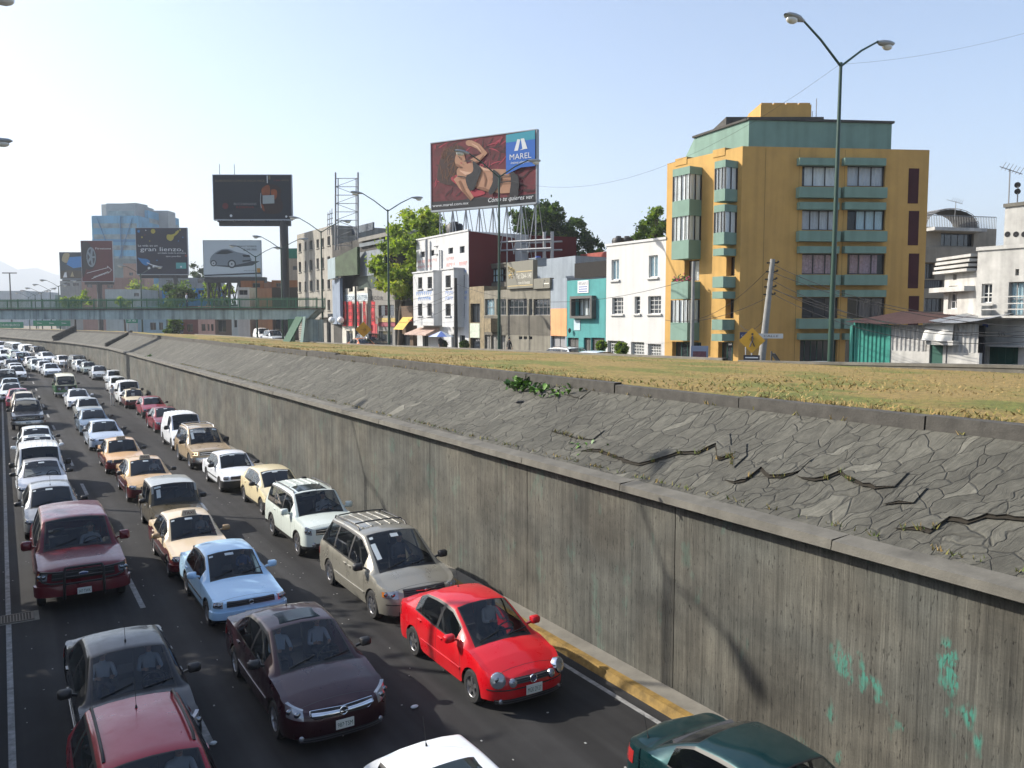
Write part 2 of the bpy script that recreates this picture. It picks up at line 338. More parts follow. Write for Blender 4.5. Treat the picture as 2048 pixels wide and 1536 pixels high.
while prev < 240:
    ln = 4.6; e = prev + ln; d = RNG.normal(0, .02); h = RNG.normal(0, .02); ys = list(np.linspace(prev + .012, e - .012, 3))
    o = strip('kerb_block', [14.66 + d, 14.68 + d, 14.95 + d, 14.97], [SZ1 - .12, 6.19 + h, 6.2 + h, 5.9], CONCD, ys=ys, kind=None); o.parent = ek; o.matrix_parent_inverse = Matrix.Translation((-14.8, 0, -6)); prev = e
def lawn_out(y): return 6.32 - .57 * min(max((y - 13) / 52, 0), 1.25)
strip('lawn', [14.9, 16.5, 19, 22, 24.5, 27.0], [6.16, lambda y: 6.2 + .04 * math.sin(y * .7), lambda y: .6 * 6.22 + .4 * lawn_out(y) + .05 * math.sin(y * .31), lambda y: .35 * 6.2 + .65 * lawn_out(y) + .05, lambda y: .15 * 6.2 + .85 * lawn_out(y) + .03, lawn_out], LAWN, smooth=60)
strip('lawn_bank', [26.98, 27.3], [lambda y: lawn_out(y) - .02, 4.6], CONC)
strip('street', [27.3, 34.2], [4.6, 4.6], ASPH2, ys=list(range(-14, 256, 6)))
strip('sidewalk', [34.2, 34.21, 37.9], [4.6, 4.75, 4.76], PAVE, ys=list(range(-14, 256, 6)))
# low parapet along the outer lawn edge on the right
pp = MB(); P = []
for y in np.linspace(-4, 25, 12):
    h = .05 + .24 * max(0, min(1, (24 - y) / 12)); z = lawn_out(y)
    P.append([(26.9, y, z - .3), (26.9, y, z + h - .1), (26.86, y, z + h - .1), (26.86, y, z + h), (27.28, y, z + h), (27.28, y, 4.6)])
pp.grid([r[::-1] for r in P]); pp.add(P[-1], [(0, 1, 2, 3, 4, 5)]); tag(pp.build('parapet', CONC), 'low grey concrete parapet along the outer edge of the dry lawn', 'parapet')
pk = MB(); P = []
for y in list(range(26, 140, 6)):
    z = lawn_out(y); P.append([(26.98 + cx(y), y, z - .3), (26.98 + cx(y), y, z + .1), (27.29 + cx(y), y, z + .1), (27.29 + cx(y), y, z - .3)])
pk.grid([r[::-1] for r in P]); tag(pk.build('street_kerb', PAVE), 'thin pale kerb between the lawn and the side street', 'kerb')
# road paint
ln = MB(); P = [[(x + cx(y), y, zr(y) + .004) for x in (-.08, -.2)] for y in YS]; ln.grid(P); P = [[(x + cx(y), y, zr(y) + .004) for x in (10.86, 10.74)] for y in YS]; ln.grid(P)
tag(ln.build('edge_lines', WLINE), kind='structure')
ds = MB()
for k in range(-4, 16):
    y0 = 24.4 + k * 8.7
    for x in (3.05,): ds.add([(x + cx(y0) - .07, y0, .004 + zr(y0)), (x + cx(y0) + .07, y0, .004 + zr(y0)), (x + cx(y0) + .07, y0 + 3, .004 + zr(y0 + 3)), (x + cx(y0) - .07, y0 + 3, .004 + zr(y0 + 3))], [(0, 1, 2, 3)])
tag(ds.build('lane_dashes', WLINE), kind='structure')
# drain grate at the left edge
dg = empty('drain_grate', (-.05, 25.3, 0), 'barred iron drain grate in a patch of rough mortar at the road edge', 'drain')
f = MB(); f.box((-.75, -.42, .004), (.62, .42, .012)); f.build('mortar_patch', PAVE, dg)
f = MB()
for i in range(16): f.box((-.62 + i * .07, -.3, .012), (-.585 + i * .07, .3, .03))
f.box((-.66, -.34, .012), (.5, -.3, .034)); f.box((-.66, .3, .012), (.5, .34, .034)); f.box((.46, -.3, .012), (.5, .3, .034)); f.build('bars', mat('rusty iron', (.09, .075, .06), .6, .5), dg)
f = MB(); f.box((-.62, -.3, .0125), (.46, .3, .0145)); f.build('pit', SOIL, dg)
# median barrier, left of the carriageway
mbz = MB(); P = [[(-.75 + cx(y), y, 0 + zr(y)), (-.9 + cx(y), y, .25 + zr(y)), (-1.05 + cx(y), y, 1.15 + zr(y)), (-1.3 + cx(y), y, 1.15 + zr(y)), (-1.6 + cx(y), y, zr(y))] for y in YS if y < 150]
mbz.grid(P); tag(mbz.build('median_barrier', CONC), 'concrete median barrier left of the road', 'barrier')
# cracks in the stone slope
def on_slope(u, v):
    r = ray(u, v); n = np.array([-(SZ1 - SZ0 - .0), 0, SX1 - SX0]); p0 = np.array([SX0, 0, SZ0 - 0]); o = np.array([0, 0, EYE])
    t = np.dot(p0 - o, n) / np.dot(r, n); return o + r * t
UPS = np.array([SX1 - SX0, 0, SZ1 - SZ0]); UPS = UPS / np.linalg.norm(UPS); NRM = np.array([-UPS[2], 0, UPS[0]])
cracks = [[(130, 437), (210, 440), (265, 462), (330, 490), (380, 500), (440, 487), (520, 462), (560, 450), (640, 447), (700, 420), (715, 412), (718, 470), (735, 478), (785, 460), (792, 510)],
          [(755, 560), (790, 578), (840, 570), (905, 520), (940, 555), (1000, 555), (1080, 522)],
          [(1062, 545), (1140, 568), (1190, 560), (1250, 535), (1300, 570), (1400, 603), (1490, 592)], [(1440, 668), (1500, 664), (1570, 662)],
          [(1490, 770), (1560, 778), (1640, 792), (1720, 737), (1800, 752), (1880, 727), (2048, 737), (2200, 745)], [(0, 352), (60, 364), (110, 382), (185, 388)], [(60, 192), (130, 212)]]
WEEDPTS = []
ck = MB(); lip = MB()
for ci, c in enumerate(cracks):
    pts = [on_slope(1100 + x * .4629, 700 + y * .4629) for x, y in c]
    fine = []
    for a, b_ in zip(pts, pts[1:]):
        k = max(2, int(np.linalg.norm(b_ - a) / .12))
        for i in range(k): fine.append(a + (b_ - a) * i / k + UPS * RNG.normal(0, .012))
    fine.append(pts[-1]); n_ = len(fine)
    for i, p in enumerate(fine):
        e = min(1, i / 3, (n_ - 1 - i) / 3); w = (.075 if ci < 5 else .03) * e * RNG.uniform(.75, 1.3) * .8 + .004
        fine[i] = (p + NRM * .012, p + UPS * w + NRM * .012, p + UPS * w + NRM * (.016 + .03 * e * (ci < 5)), p + UPS * (w + .45) + NRM * .014)
        if RNG.random() < .28: WEEDPTS.append(p + UPS * w * .3)
    for a, b_ in zip(fine, fine[1:]):
        ck.add([a[0], b_[0], b_[1], a[1]], [(0, 1, 2, 3)]); ck.add([a[1], b_[1], b_[2], a[2]], [(0, 1, 2, 3)]); lip.add([a[2], b_[2], b_[3], a[3]], [(0, 1, 2, 3)])
tag(ck.build('slope_cracks', SOIL), kind='structure'); tag(lip.build('lifted_slabs', STONE), kind='structure')
# stair and channel walls crossing the slope far away
for (y, w, h, lab) in ((150, 3.2, .8, 'dark walled stair cut into the stone slope beyond the footbridge'), (121, 1.1, .35, 'narrow dark channel running down the stone slope before the walled stair')):
    t = empty('slope_stair', (12 + cx(y), y, 4.4), lab, 'stair')
    for s in (-1, 1):
        f = MB(); f.prism([(-.1, s * w / 2, -.1), (3.2, s * w / 2, 1.7), (3.2, s * w / 2, 1.75 + h), (-.1, s * w / 2, .05 + h)], (0, .3, 0)); f.build('side_wall', CONCD, t)
    f = MB()
    for i in range(9): f.box((.3 * i, -w / 2 + .3, .1 + .165 * i), (.3 * i + .32, w / 2, .3 + .165 * i))
    f.build('steps', CONCD, t)
# far hills
hm = mat('far hills', (.16, .19, .2), 1)
hl = MB(); P = []
for i in range(81):
    a = R(-58 + i * 1.0); hgt = 130 + 170 * math.exp(-((i - 60) / 7) ** 2) + 38 * math.sin(i * .9) + 24 * math.sin(i * 2.3 + 1)
    P.append([(5000 * math.sin(a), 5000 * math.cos(a), 4), (5400 * math.sin(a), 5400 * math.cos(a), max(14, hgt)), (5900 * math.sin(a), 5900 * math.cos(a), 4)])
hl.grid(P); tag(hl.build('hills', hm, smooth=60), kind='structure')
# ================================================================== VEHICLES
def pch(pts):
    xs = np.array([p[0] for p in pts], float); ys = np.array([p[1] for p in pts], float); h = np.diff(xs); d = np.diff(ys) / h; m = np.zeros(len(xs)); m[0] = d[0]; m[-1] = d[-1]
    for i in range(1, len(xs) - 1): m[i] = 0 if d[i - 1] * d[i] <= 0 else 2 * d[i - 1] * d[i] / (d[i - 1] + d[i])
    def f(x):
        x = min(max(x, xs[0]), xs[-1]); i = int(min(max(np.searchsorted(xs, x) - 1, 0), len(h) - 1)); t = (x - xs[i]) / h[i]
        return (2 * t ** 3 - 3 * t ** 2 + 1) * ys[i] + (t ** 3 - 2 * t ** 2 + t) * h[i] * m[i] + (-2 * t ** 3 + 3 * t ** 2) * ys[i + 1] + (t ** 3 - t ** 2) * h[i] * m[i + 1]
    return f
def paint(hexc, metal=.0, rough=.32):
    m = mat('car paint ' + hexc + str(metal), lin(hexc), rough, metal, coat=.7, spec=.25)
    if not m.get('d'):
        m['d'] = 1; n, l = nodes(m); b = n['Principled BSDF']; tc = n.new('ShaderNodeTexCoord'); t = n.new('ShaderNodeTexNoise'); t.inputs['Scale'].default_value = 2.2; t.inputs['Detail'].default_value = 7; t.inputs['Roughness'].default_value = .7
        l.new(tc.outputs['Object'], t.inputs[0]); r = n.new('ShaderNodeMapRange'); r.inputs[1].default_value = .35; r.inputs[2].default_value = .7; r.inputs[3].default_value = rough - .08; r.inputs[4].default_value = rough + .22; l.new(t.outputs[0], r.inputs[0]); l.new(r.outputs[0], b.inputs['Roughness'])
        r2 = n.new('ShaderNodeMapRange'); r2.inputs[1].default_value = .4; r2.inputs[2].default_value = .75; r2.inputs[3].default_value = 0; r2.inputs[4].default_value = .06; l.new(t.outputs[0], r2.inputs[0])
        mx = n.new('ShaderNodeMix'); mx.data_type = 'RGBA'; l.new(r2.outputs[0], mx.inputs[0]); mx.inputs[6].default_value = (*lin(hexc), 1); mx.inputs[7].default_value = (.2, .18, .15, 1); l.new(mx.outputs[2], b.inputs['Base Color'])
        b.inputs['Coat Roughness'].default_value = .06
    return m
BLK = mat('black plastic', (.012, .012, .013), .5); RUB = mat('tyre rubber', (.014, .014, .015), .85); CHR = mat('chrome', (.75, .76, .78), .12, 1.0)
RIM = mat('alloy rim', (.5, .5, .52), .28, .9); RIMD = mat('dusty steel rim', (.2, .2, .21), .5, .6); LAMP = mat('headlamp glass', (.3, .32, .35), .16, .55, coat=1); LAMPD = mat('headlamp reflector', (.25, .27, .3), .1, .9, coat=1)
AMB = mat('amber lens', (.5, .16, .02), .2, coat=1); TAIL = mat('red lens', (.3, .015, .015), .2, coat=1); PLATE = mat('number plate', (.62, .64, .6), .5); PTXT = mat('plate lettering', (.02, .07, .04), .6)
CGL = glass('car glass', (.012, .016, .02), .62, body=.12); SEATM = mat('seat fabric', (.055, .056, .062), .9); DASH = mat('dashboard plastic', (.02, .021, .023), .75); STICK = mat('pale sticker', (.5, .56, .58), .5); SUNR = glass('sunroof glass', (.01, .02, .025), .1)
LIT = mat('lit headlamp', (.9, .8, .6), .3, emit=(1.6, 1.15, .6))
SIL = mat('matt silver trim', (.45, .46, .47), .4, .6)

class Shape:
    def __init__(s, c):
        s.c = c; s.L, s.W, s.H = c['L'], c['W'], c['H']; s.cf, s.nf, s.cr, s.nr = c.get('cf', .5), c.get('nf', 3.2), c.get('cr', .45), c.get('nr', 3.4)
        s.zd = pch(c['deck']); s.wb, s.wt, s.rt, s.rb = c['cab']; H = s.H
        s.rr = c.get('rr', .72); s.cw = c.get('cw', .83); s.sill = c.get('sill', .24)
        mid = (s.wt + s.rt) / 2
        s.roof = pch([(s.wt, H - c.get('rf', .03)), (mid, H), (s.rt, H - c.get('rd', .04))])
        s.E = H - s.zd(mid)
        s.kf = pch([(0, c.get('k0', .08)), (.28, .02), (.45, 0), (.6, .03), (c.get('zn', .78), c.get('k1', .12)), (1.4, .3)])
        s.kr = pch([(0, .1), (.3, .03), (.45, 0), (.62, .03), (1.0, .08), (1.8, .3)])
    def prof(s, p):
        wb, wt, rt, rb = s.wb, s.wt, s.rt, s.rb
        if p <= wb or p >= rb: return s.zd(p)
        if p < wt: t = (p - wb) / (wt - wb); a, b = s.zd(wb), s.roof(wt); return a + (b - a) * t + .035 * 4 * t * (1 - t) * s.E
        if p <= rt: return s.roof(p)
        t = (p - rt) / (rb - rt); a, b = s.roof(rt), s.zd(rb); return a + (b - a) * t + .05 * 4 * t * (1 - t) * s.E
    def hw(s, p):
        W2 = s.W / 2
        if p < s.cf: return W2 * max(0, 1 - ((s.cf - p) / s.cf) ** s.nf) ** (1 / s.nf)
        if p > s.L - s.cr: return W2 * max(0, 1 - ((p - s.L + s.cr) / s.cr) ** s.nr) ** (1 / s.nr)
        t = (p - s.cf) / (s.L - s.cr - s.cf); return W2 * (1 - .02 * (2 * t - 1) ** 2 + 0)
    def g(s, z, zs):
        r = min(max(z / zs, 0), 1.0); return float(np.interp(r, [0, .2, .42, .62, .82, .95, 1], [.93, .955, .995, 1, .99, .975, .955]))
    def shift(s, p, z):
        if p < s.cf: return s.kf(z) * ((s.cf - p) / s.cf)
        if p > s.L - s.cr: return -s.kr(z) * ((p - s.L + s.cr) / s.cr)
        return 0
    def pt(s, x, p, z):                    # car frame: x across, -y forward
        return (x, p + s.shift(p, z) - s.L / 2, z)
    def zs(s, p): return s.zd(p) - .055
    def zlow(s, p):
        z = s.sill if s.cf * .6 < p < s.L - s.cr * .6 else s.sill + .02
        for a in s.c['ax']:
            ra = s.c['wr'] + .055
            if abs(p - a) < ra: z = max(z, s.c['wr'] - .02 + math.sqrt(ra * ra - (p - a) ** 2))
        return z
    def half(s, p):
        w = s.hw(p); zb = s.zlow(p); zs = s.zs(p); e = max(0, s.prof(p) - s.zd(p)); q = min(1, e / s.E); zp = s.prof(p)
        F = [0, .14, .46, .8, .94, 1]; pts = []
        for f in F:
            z = zb + (zs - zb) * f; pts.append((w * s.g(z, zs), z))
        latr = w * (s.cw + (s.rr - s.cw) * q); crown = (.055 + .01 * q) * min(1, w / (s.W * .3)); ze = zp - crown
        bx, bz = pts[-1]; rx, rz = latr, ze - .02 * q
        bow = .02 * q
        for t in (.06, .5, .9): pts.append((bx + (rx - bx) * t + bow * 4 * t * (1 - t), bz + (rz - bz) * t))
        pts.append((rx, rz)); 
        for f in (.955, .9, .86, .5, 0): pts.append((latr * f, zp - crown * abs(f) ** 2.3 + (0 if f < .95 else -.004 * q)))
        return pts                          # 0-5 side, 6-8 side glass, 9 rail, 10 roof edge, 11 black strip, 12.. screen
    def top(s, p, x):
        w = s.hw(p); e = max(0, s.prof(p) - s.zd(p)); q = min(1, e / s.E); latr = w * (s.cw + (s.rr - s.cw) * q); crown = (.055 + .01 * q)
        return (x, p - s.L / 2 + s.shift(p, s.prof(p)), s.prof(p) - crown * min(1, abs(x) / latr) ** 2.3)
    def nose(s, th, z, off=0.0, rear=False):
        n, c_ = (s.nr, s.cr) if rear else (s.nf, s.cf); a = R(abs(th)); c, sn = math.cos(a) ** (2 / n), math.sin(a) ** (2 / n); sg = 1 if th >= 0 else -1
        zs = s.zs(0 if not rear else s.L); x = s.W / 2 * sn * s.g(z, max(zs, z + .03)); k = (s.kr if rear else s.kf)(z) * c
        d = c_ * (1 - c) + k; nx, ny = math.sin(a) ** 1.5, math.cos(a) ** .8
        x += off * nx; d -= off * ny; y = d - s.L / 2
        return (sg * x, -y if rear else y, z)
    def th_of(s, x, z, rear=False):
        n = s.nr if rear else s.nf; zs = s.zs(0); q = min(1, abs(x) / (s.W / 2 * s.g(z, max(zs, z + .03)))); return math.degrees(math.asin(q ** (n / 2))) * (1 if x >= 0 else -1)
    def panel(s, mb, t0, t1, z0, z1, off=.008, nt=8, nz=4, rear=False, mi=0, back=.05):
        """piece lying on the nose between angles t0..t1; z0,z1 numbers or functions of 0..1"""
        f0 = z0 if callable(z0) else (lambda u: z0); f1 = z1 if callable(z1) else (lambda u: z1); P = []
        for i in range(nz + 3):
            row = []
            for j in range(nt + 3):
                u = min(max((j - 1) / nt, 0), 1); v = min(max((i - 1) / nz, 0), 1); edge = i in (0, nz + 2) or j in (0, nt + 2); z = f0(u) + (f1(u) - f0(u)) * v
                bul = .012 * 16 * u * (1 - u) * v * (1 - v); row.append(s.nose(t0 + (t1 - t0) * u, z, -back if edge else off + bul * .5, rear))
            P.append(row)
        if (t1 < t0) ^ rear: P = [r[::-1] for r in P]
        mb.grid(P[::1], mi)

def wheel_parts(root, x, y, r, side, style):
    w = MB(); wd = .19
    w.lathe([(r * .62, -wd / 2), (r * .9, -wd / 2), (r * .985, -wd / 2 + .025), (r, -.04), (r, .04), (r * .985, wd / 2 - .025), (r * .9, wd / 2), (r * .62, wd / 2), (r * .62, -wd / 2)], n=24, axis='x')
    t = w.build('wheel', RUB, root, smooth=40, loc=(x, y, r)); t.rotation_euler = (RNG.uniform(0, 1), 0, 0)
    f = MB(); o = side * wd * .36
    f.lathe([(r * .64, side * wd / 2 * .98), (r * .6, side * wd * .44), (r * .57, side * wd * .2)], n=20, axis='x')
    f.lathe([(.001, o - side * .05), (r * .6, o - side * .06)], n=20, axis='x', mi=1)
    f.lathe([(.001, o + side * .012), (.05, o + side * .01), (.065, o - side * .02)], n=12, axis='x')
    ns = {'five': 5, 'seven': 7, 'steel': 10}[style]
    for k in range(ns):
        a = 2 * math.pi * k / ns; d = np.array([0, math.cos(a), math.sin(a)]); q = np.array([0, -math.sin(a), math.cos(a)])
        f.obox(np.array([o, 0, 0]) + d * r * .33, (.012, 0, 0), d * r * .29, q * (.034 if ns == 5 else .022 if ns == 7 else .016))
    f.build('rim', [RIM if style != 'steel' else RIMD, BLK], t, smooth=40)
    return t
def build_car(c, name):
    s = Shape(c); L = s.L
    root = empty(name, (0, 0, 0))
    # stations
    ps = set()
    for i in range(11):
        a = R(90 * i / 10); ps.add(round(s.cf * (1 - math.cos(a) ** (2 / s.nf)), 4)); ps.add(round(L - s.cr * (1 - math.cos(a) ** (2 / s.nr)), 4))
    for a in c['ax']:
        ra = c['wr'] + .055
        for k in range(13): ps.add(round(a + ra * math.cos(math.pi * k / 12), 4))
    keys = [s.wb, s.wb + .05, s.wt - .02, s.wt, s.rt, s.rt + .02, s.rb - .05, s.rb]
    bands = []                               # (p0,p1,kind) narrow bands
    for d in c.get('seams', ()): bands.append((d - .005, d + .005, 'seam'))
    sw = c['side']                           # side windows [(p0,p1),...]
    for a, b in sw: keys += [a, b]
    hs = c.get('hoodseam')
    if hs: bands.append((hs - .005, hs + .005, 'hood'))
    if c.get('trunkseam'): bands.append((c['trunkseam'] - .005, c['trunkseam'] + .005, 'hood'))
    for a, b, k in bands: keys += [a, b]
    for i in range(1, 7): keys.append(s.wb + (s.wt - s.wb) * i / 7); keys.append(s.rt + (s.rb - s.rt) * i / 7)
    for i in range(1, 8): keys.append(s.wt + (s.rt - s.wt) * i / 8); keys.append(s.cf + (s.wb - s.cf) * i / 8 if s.wb > s.cf else s.wb)
    for k in keys: ps.add(round(k, 4))
    ps = sorted(p for p in ps if 0 <= p <= L); hard = {round(k, 4) for k in keys}
    out = [ps[0]]
    for p in ps[1:]:
        if p - out[-1] < .012 and p not in hard and p != ps[-1]: continue
        if p - out[-1] < .004: continue
        out.append(p)
    ps = out; secs = [s.half(p) for p in ps]; nj = len(secs[0])
    body, ws, rw_, sides = MB(), MB(), MB(), {}
    V = {}
    full = lambda i: [s.pt(-x, ps[i], z) for x, z in secs[i]] + [s.pt(x, ps[i], z) for x, z in secs[i][-2::-1]]
    rows = [full(i) for i in range(len(ps))]; n2 = len(rows[0])
    idx = lambda i, j: i * n2 + j
    body.v = [p for r_ in rows for p in r_]
    cells_ws, cells_rw, cells_side = [], [], {}
    lowj = c.get('two_tone_j', 3)
    for i in range(len(ps) - 1):
        p0, p1 = ps[i], ps[i + 1]; pm = (p0 + p1) / 2
        for j in range(n2 - 1):
            jj = j if j < nj - 1 else n2 - 2 - j         # cell index from the outer edge: cell between jj and jj+1
            q = (idx(i, j), idx(i, j + 1), idx(i + 1, j + 1), idx(i + 1, j)); k = 0
            if jj < lowj: k = 1
            if c.get('roof2') and jj >= 9 and s.wt - .1 < pm < s.rt + .1: k = 1
            if jj == 0 and c.get('blacksill', True) : k = 2
            if pm < .1 + s.cf * .25 and jj < c.get('bump_j', 0): k = 2
            for a, b, kd in bands:
                if a <= pm <= b and ((kd == 'seam' and 1 <= jj <= 5) or (kd == 'hood' and jj >= 5)): k = 2
            if s.wb < pm < s.wt:
                if jj >= 12 or (jj == 11 and pm > 0): 
                    if jj >= 12 and s.wb + .05 < pm < s.wt - .02: cells_ws.append(q); continue
                    k = 2
            if s.rt < pm < s.rb and c.get('rearglass', True):
                if jj >= 11:
                    if jj >= 12 and s.rt + .02 < pm < s.rb - .05: cells_rw.append(q); continue
                    k = 2
            if jj in (6, 7):
                hit = False
                for w_, (a, b) in enumerate(sw):
                    if a < pm < b: cells_side.setdefault((w_, j < nj), []).append(q); hit = True
                if hit: continue
                if sw[0][0] - .02 < pm < sw[-1][1] + .02: k = 2
            if jj in (5, 8) and sw[0][0] < pm < sw[-1][1]: k = 2
            body.f.append(list(q)); body.m.append(k)
    pc = paint('#888888')
    b = body.build('body', [pc, pc, BLK], root, smooth=38, weld=True)
    def sub(nm, cells, m, thick=True):
        u = sorted({v for q in cells for v in q}); mp = {v: i for i, v in enumerate(u)}; o = MB(); o.v = [body.v[v] for v in u]; o.f = [[mp[v] for v in q] for q in cells]; o.m = [0] * len(o.f); return o.build(nm, m, root, smooth=60, weld=True)
    wso = sub('windscreen', cells_ws, CGL)
    if cells_rw: sub('rear_window', cells_rw, CGL)
    for key, cl in cells_side.items(): sub('side_window', cl, CGL)
    # underside and cabin
    u = MB(); wi = s.W / 2 - .26; fl = min(.52, s.zs(1.) - .2)
    u.box((-wi, -L / 2 + .25, s.sill - .04), (wi, L / 2 - .25, fl)); u.box((-s.W * .44, -L / 2 + c['ax'][0] + c['wr'] + .1, s.sill - .02), (s.W * .44, -L / 2 + c['ax'][1] - c['wr'] - .1, fl - .1)); u.build('underbody', BLK, root)
    hp = s.zd(s.wb) - .1; d = MB(); d.prism([(-s.W * .41, s.wb - .05 - L / 2, hp - .35), (-s.W * .41, s.wb - .05 - L / 2, hp), (-s.W * .41, s.wb + .38 - L / 2, hp + .0), (-s.W * .41, s.wb + .5 - L / 2, hp - .12), (-s.W * .41, s.wb + .45 - L / 2, hp - .4)], (s.W * .82, 0, 0)); d.build('dashboard', DASH, root)
    sy = s.wt + .28 - L / 2 + c.get('seatoff', 0); fh = fl
    if c.get('seats', True):
        for x in (-.36, .36):
            q = MB(); q.box((x - .24, sy - .4, fh - .05), (x + .24, sy + .12, fh + .12)); q.obox((x, sy + .18, fh + .4), (.23, 0, 0), (0, .055, .012), (0, .07, .3)); q.obox((x, sy + .29, min(fh + .8, s.H - .24)), (.13, 0, 0), (0, .04, .01), (0, .01, .08)); q.build('seat', SEATM, root, smooth=30)
        q = MB(); sb = sy + .95
        if sb + L / 2 < s.rb - .2: q.box((-.55, sb - .35, fh - .05), (.55, sb + .1, fh + .1)); q.obox((0, sb + .2, fh + .35), (.56, 0, 0), (0, .06, .01), (0, .08, .28)); q.build('seat', SEATM, root)
        q = MB(); q.tube([(.36 + .19 * math.cos(t), s.wb + .56 - L / 2 - .07 * math.sin(t), hp + .03 + .17 * math.sin(t)) for t in np.linspace(0, 2 * math.pi, 17)], .016, 6, caps=False); q.bar((.36 - .17, s.wb + .56 - L / 2, hp + .03), (.36 + .17, s.wb + .56 - L / 2, hp + .03), .03); q.build('steering_wheel', BLK, root, smooth=60)
    for a in c['ax']:
        for sd in (-1, 1): wheel_parts(root, sd * (s.W / 2 - .115), a - L / 2, c['wr'], sd, c.get('rim', 'five'))
    # face of the car
    c['face'](s, root)
    # tail lamps
    for sd in (-1, 1):
        f = MB(); z0, z1 = c.get('tail', (.68, .86)); s.panel(f, sd * 48, sd * 84, z0, z1, .008, 6, 3, rear=True); f.build('tail_light', TAIL, root, smooth=40)
    # mirrors, handles, wipers
    mz = s.zd(s.wb) + .06; my = s.wb + .38 - L / 2 + c.get('mirror_back', 0)
    for sd in (-1, 1):
        f = MB(); bx = s.W / 2 * .93; f.bar((sd * bx, my + .03, mz - .05), (sd * (bx + .13), my, mz), .05, .04)
        x0, x1 = bx + .07, bx + .07 + c.get('mw', .21); hh = c.get('mh', .075)
        prof = [(x0, -.8), (x0 - .0, .8), (x0 + .03, 1), (x1 - .04, 1), (x1, .6), (x1, -.6), (x1 - .04, -1), (x0 + .03, -1)]
        ring = lambda y, k: [(sd * ((x0 + x1) / 2 + (x - (x0 + x1) / 2) * k), my + y, mz + .01 + hh * z * k) for x, z in prof]
        rs = [ring(-.075, .05), ring(-.07, .6), ring(-.04, .9), ring(.02, 1), ring(.05, .97)]; P = [q + [q[0]] for q in rs]
        f.grid(P if sd < 0 else [q[::-1] for q in P]); f.add(rs[-1], [tuple(range(8)) if sd < 0 else tuple(range(8))[::-1]], 1)
        f.build('mirror', [BLK, CHR], root, smooth=45)
    for sd in (-1, 1):
        for hp_ in c.get('handles', ()):
            z = s.zs(hp_) - .12; x = s.hw(hp_) * s.g(z, s.zs(hp_)); f = MB(); f.obox((sd * (x + .012), hp_ - L / 2, z), (.014, 0, 0), (0, .085, 0), (0, 0, .016)); f.build('door_handle', [pc], root)
    if c.get('sidetrim'):
        for sd in (-1, 1):
            f = MB(); p0, p1 = c['ax'][0] + c['wr'] + .1, c['ax'][1] - c['wr'] - .1; z = .5; P = []
            for z_, o in ((.475, .004), (.48, .018), (.52, .018), (.525, .004)): P.append([(sd * (s.hw(p) * s.g(z_, s.zs(p)) + o), p - L / 2, z_) for p in np.linspace(p0, p1, 8)])
            f.grid(P if sd < 0 else [q[::-1] for q in P]); f.build('side_moulding', [pc if c['sidetrim'] == 1 else BLK], root)
    for x0 in (-.5, .12):
        f = MB(); pts = []
        for t in np.linspace(0, 1, 5):
            q = np.array(s.top(s.wb + .06 + .06 * t + (.05 * t * t), x0 + .48 * t)); pts.append(q + np.array([0, -.012, .012]))
        f.tube(pts, .011, 5); f.build('wiper', BLK, root)
    for o in c.get('extras', ()): o(s, root)
    root['roofp'] = s.wt
    return root, s

# ---- faces -------------------------------------------------------------------
def plate(s, root, z, txt, w=.3, h=.15, th=0, off=.03):
    x, y, _ = s.nose(th, z); f = MB(); f.box((x - w / 2, y - off - .012, z - h / 2), (x + w / 2, y - off, z + h / 2)); put_text(f, txt, (x - w * .42, y - off - .0145, z - h * .28), (1, 0, 0), (0, 0, 1), h * .5, w * .84, 1); f.build('number_plate', [PLATE, PTXT], root)
def ring_badge(s, root, z, r, kind):
    x, y, _ = s.nose(0, z); y -= .035; f = MB(); tub = [(r * math.cos(t), y, z + r * math.sin(t)) for t in np.linspace(0, 2 * math.pi, 21)]; f.tube(tub, r * .14, 6, caps=False)
    f.lathe([(.001, -.004), (r * .9, 0), (r * .9, .03)], (0, y, z), 16, 1, 'y')
    if kind == 'vw':
        V = lambda pts: [f.bar((a[0] * r, y - .006, z + a[1] * r), (b[0] * r, y - .006, z + b[1] * r), r * .16, .008) for a, b in zip(pts, pts[1:])]
        V([(-.38, .82), (0, .1), (.38, .82)]); V([(-.85, .35), (-.42, -.78), (0, .0), (.42, -.78), (.85, .35)])
    elif kind == 'bolt': 
        V = lambda pts: [f.bar((a[0] * r, y - .006, z + a[1] * r), (b[0] * r, y - .006, z + b[1] * r), r * .2, .008) for a, b in zip(pts, pts[1:])]
        V([(-1.15, .18), (.15, .18), (-.15, -.18), (1.15, -.18)])
    elif kind == 'bar': f.box((-r * 1.25, y - .014, z - r * .28), (r * 1.25, y - .006, z + r * .28))
    f.build('badge', [CHR, mat('badge blue', (.03, .05, .13), .3, coat=1) if kind == 'vw' else BLK], root, smooth=40)
def lamps(s, root, a, b, z0, z1, amber=False, m=None, bulbs=2, zr0=None, zr1=None):
    """headlights wrapping from angle a to b; z at inner end z0,z1, at outer end zr0,zr1"""
    zr0 = z0 if zr0 is None else zr0; zr1 = z1 if zr1 is None else zr1
    for sd in (-1, 1):
        f = MB(); s.panel(f, sd * a, sd * b, lambda u: z0 + (zr0 - z0) * u, lambda u: z1 + (zr1 - z1) * u, .01, 10, 4)
        for k in range(bulbs):
            u = (k + .6) / (bulbs + .2); zc = (z0 + z1 + u * (zr0 + zr1 - z0 - z1)) / 2; c_ = s.nose(sd * (a + (b - a) * u), zc, .012); f.ball(c_, (.06, .03, .05), 10, 1)
        if amber: s.panel(f, sd * (b - (b - a) * .2), sd * (b + .5), lambda u: zr0 + .008, lambda u: zr1 - .008, .016, 3, 2, mi=2)
        f.build('headlight', [m or LAMP, LAMPD, AMB], root, smooth=40)
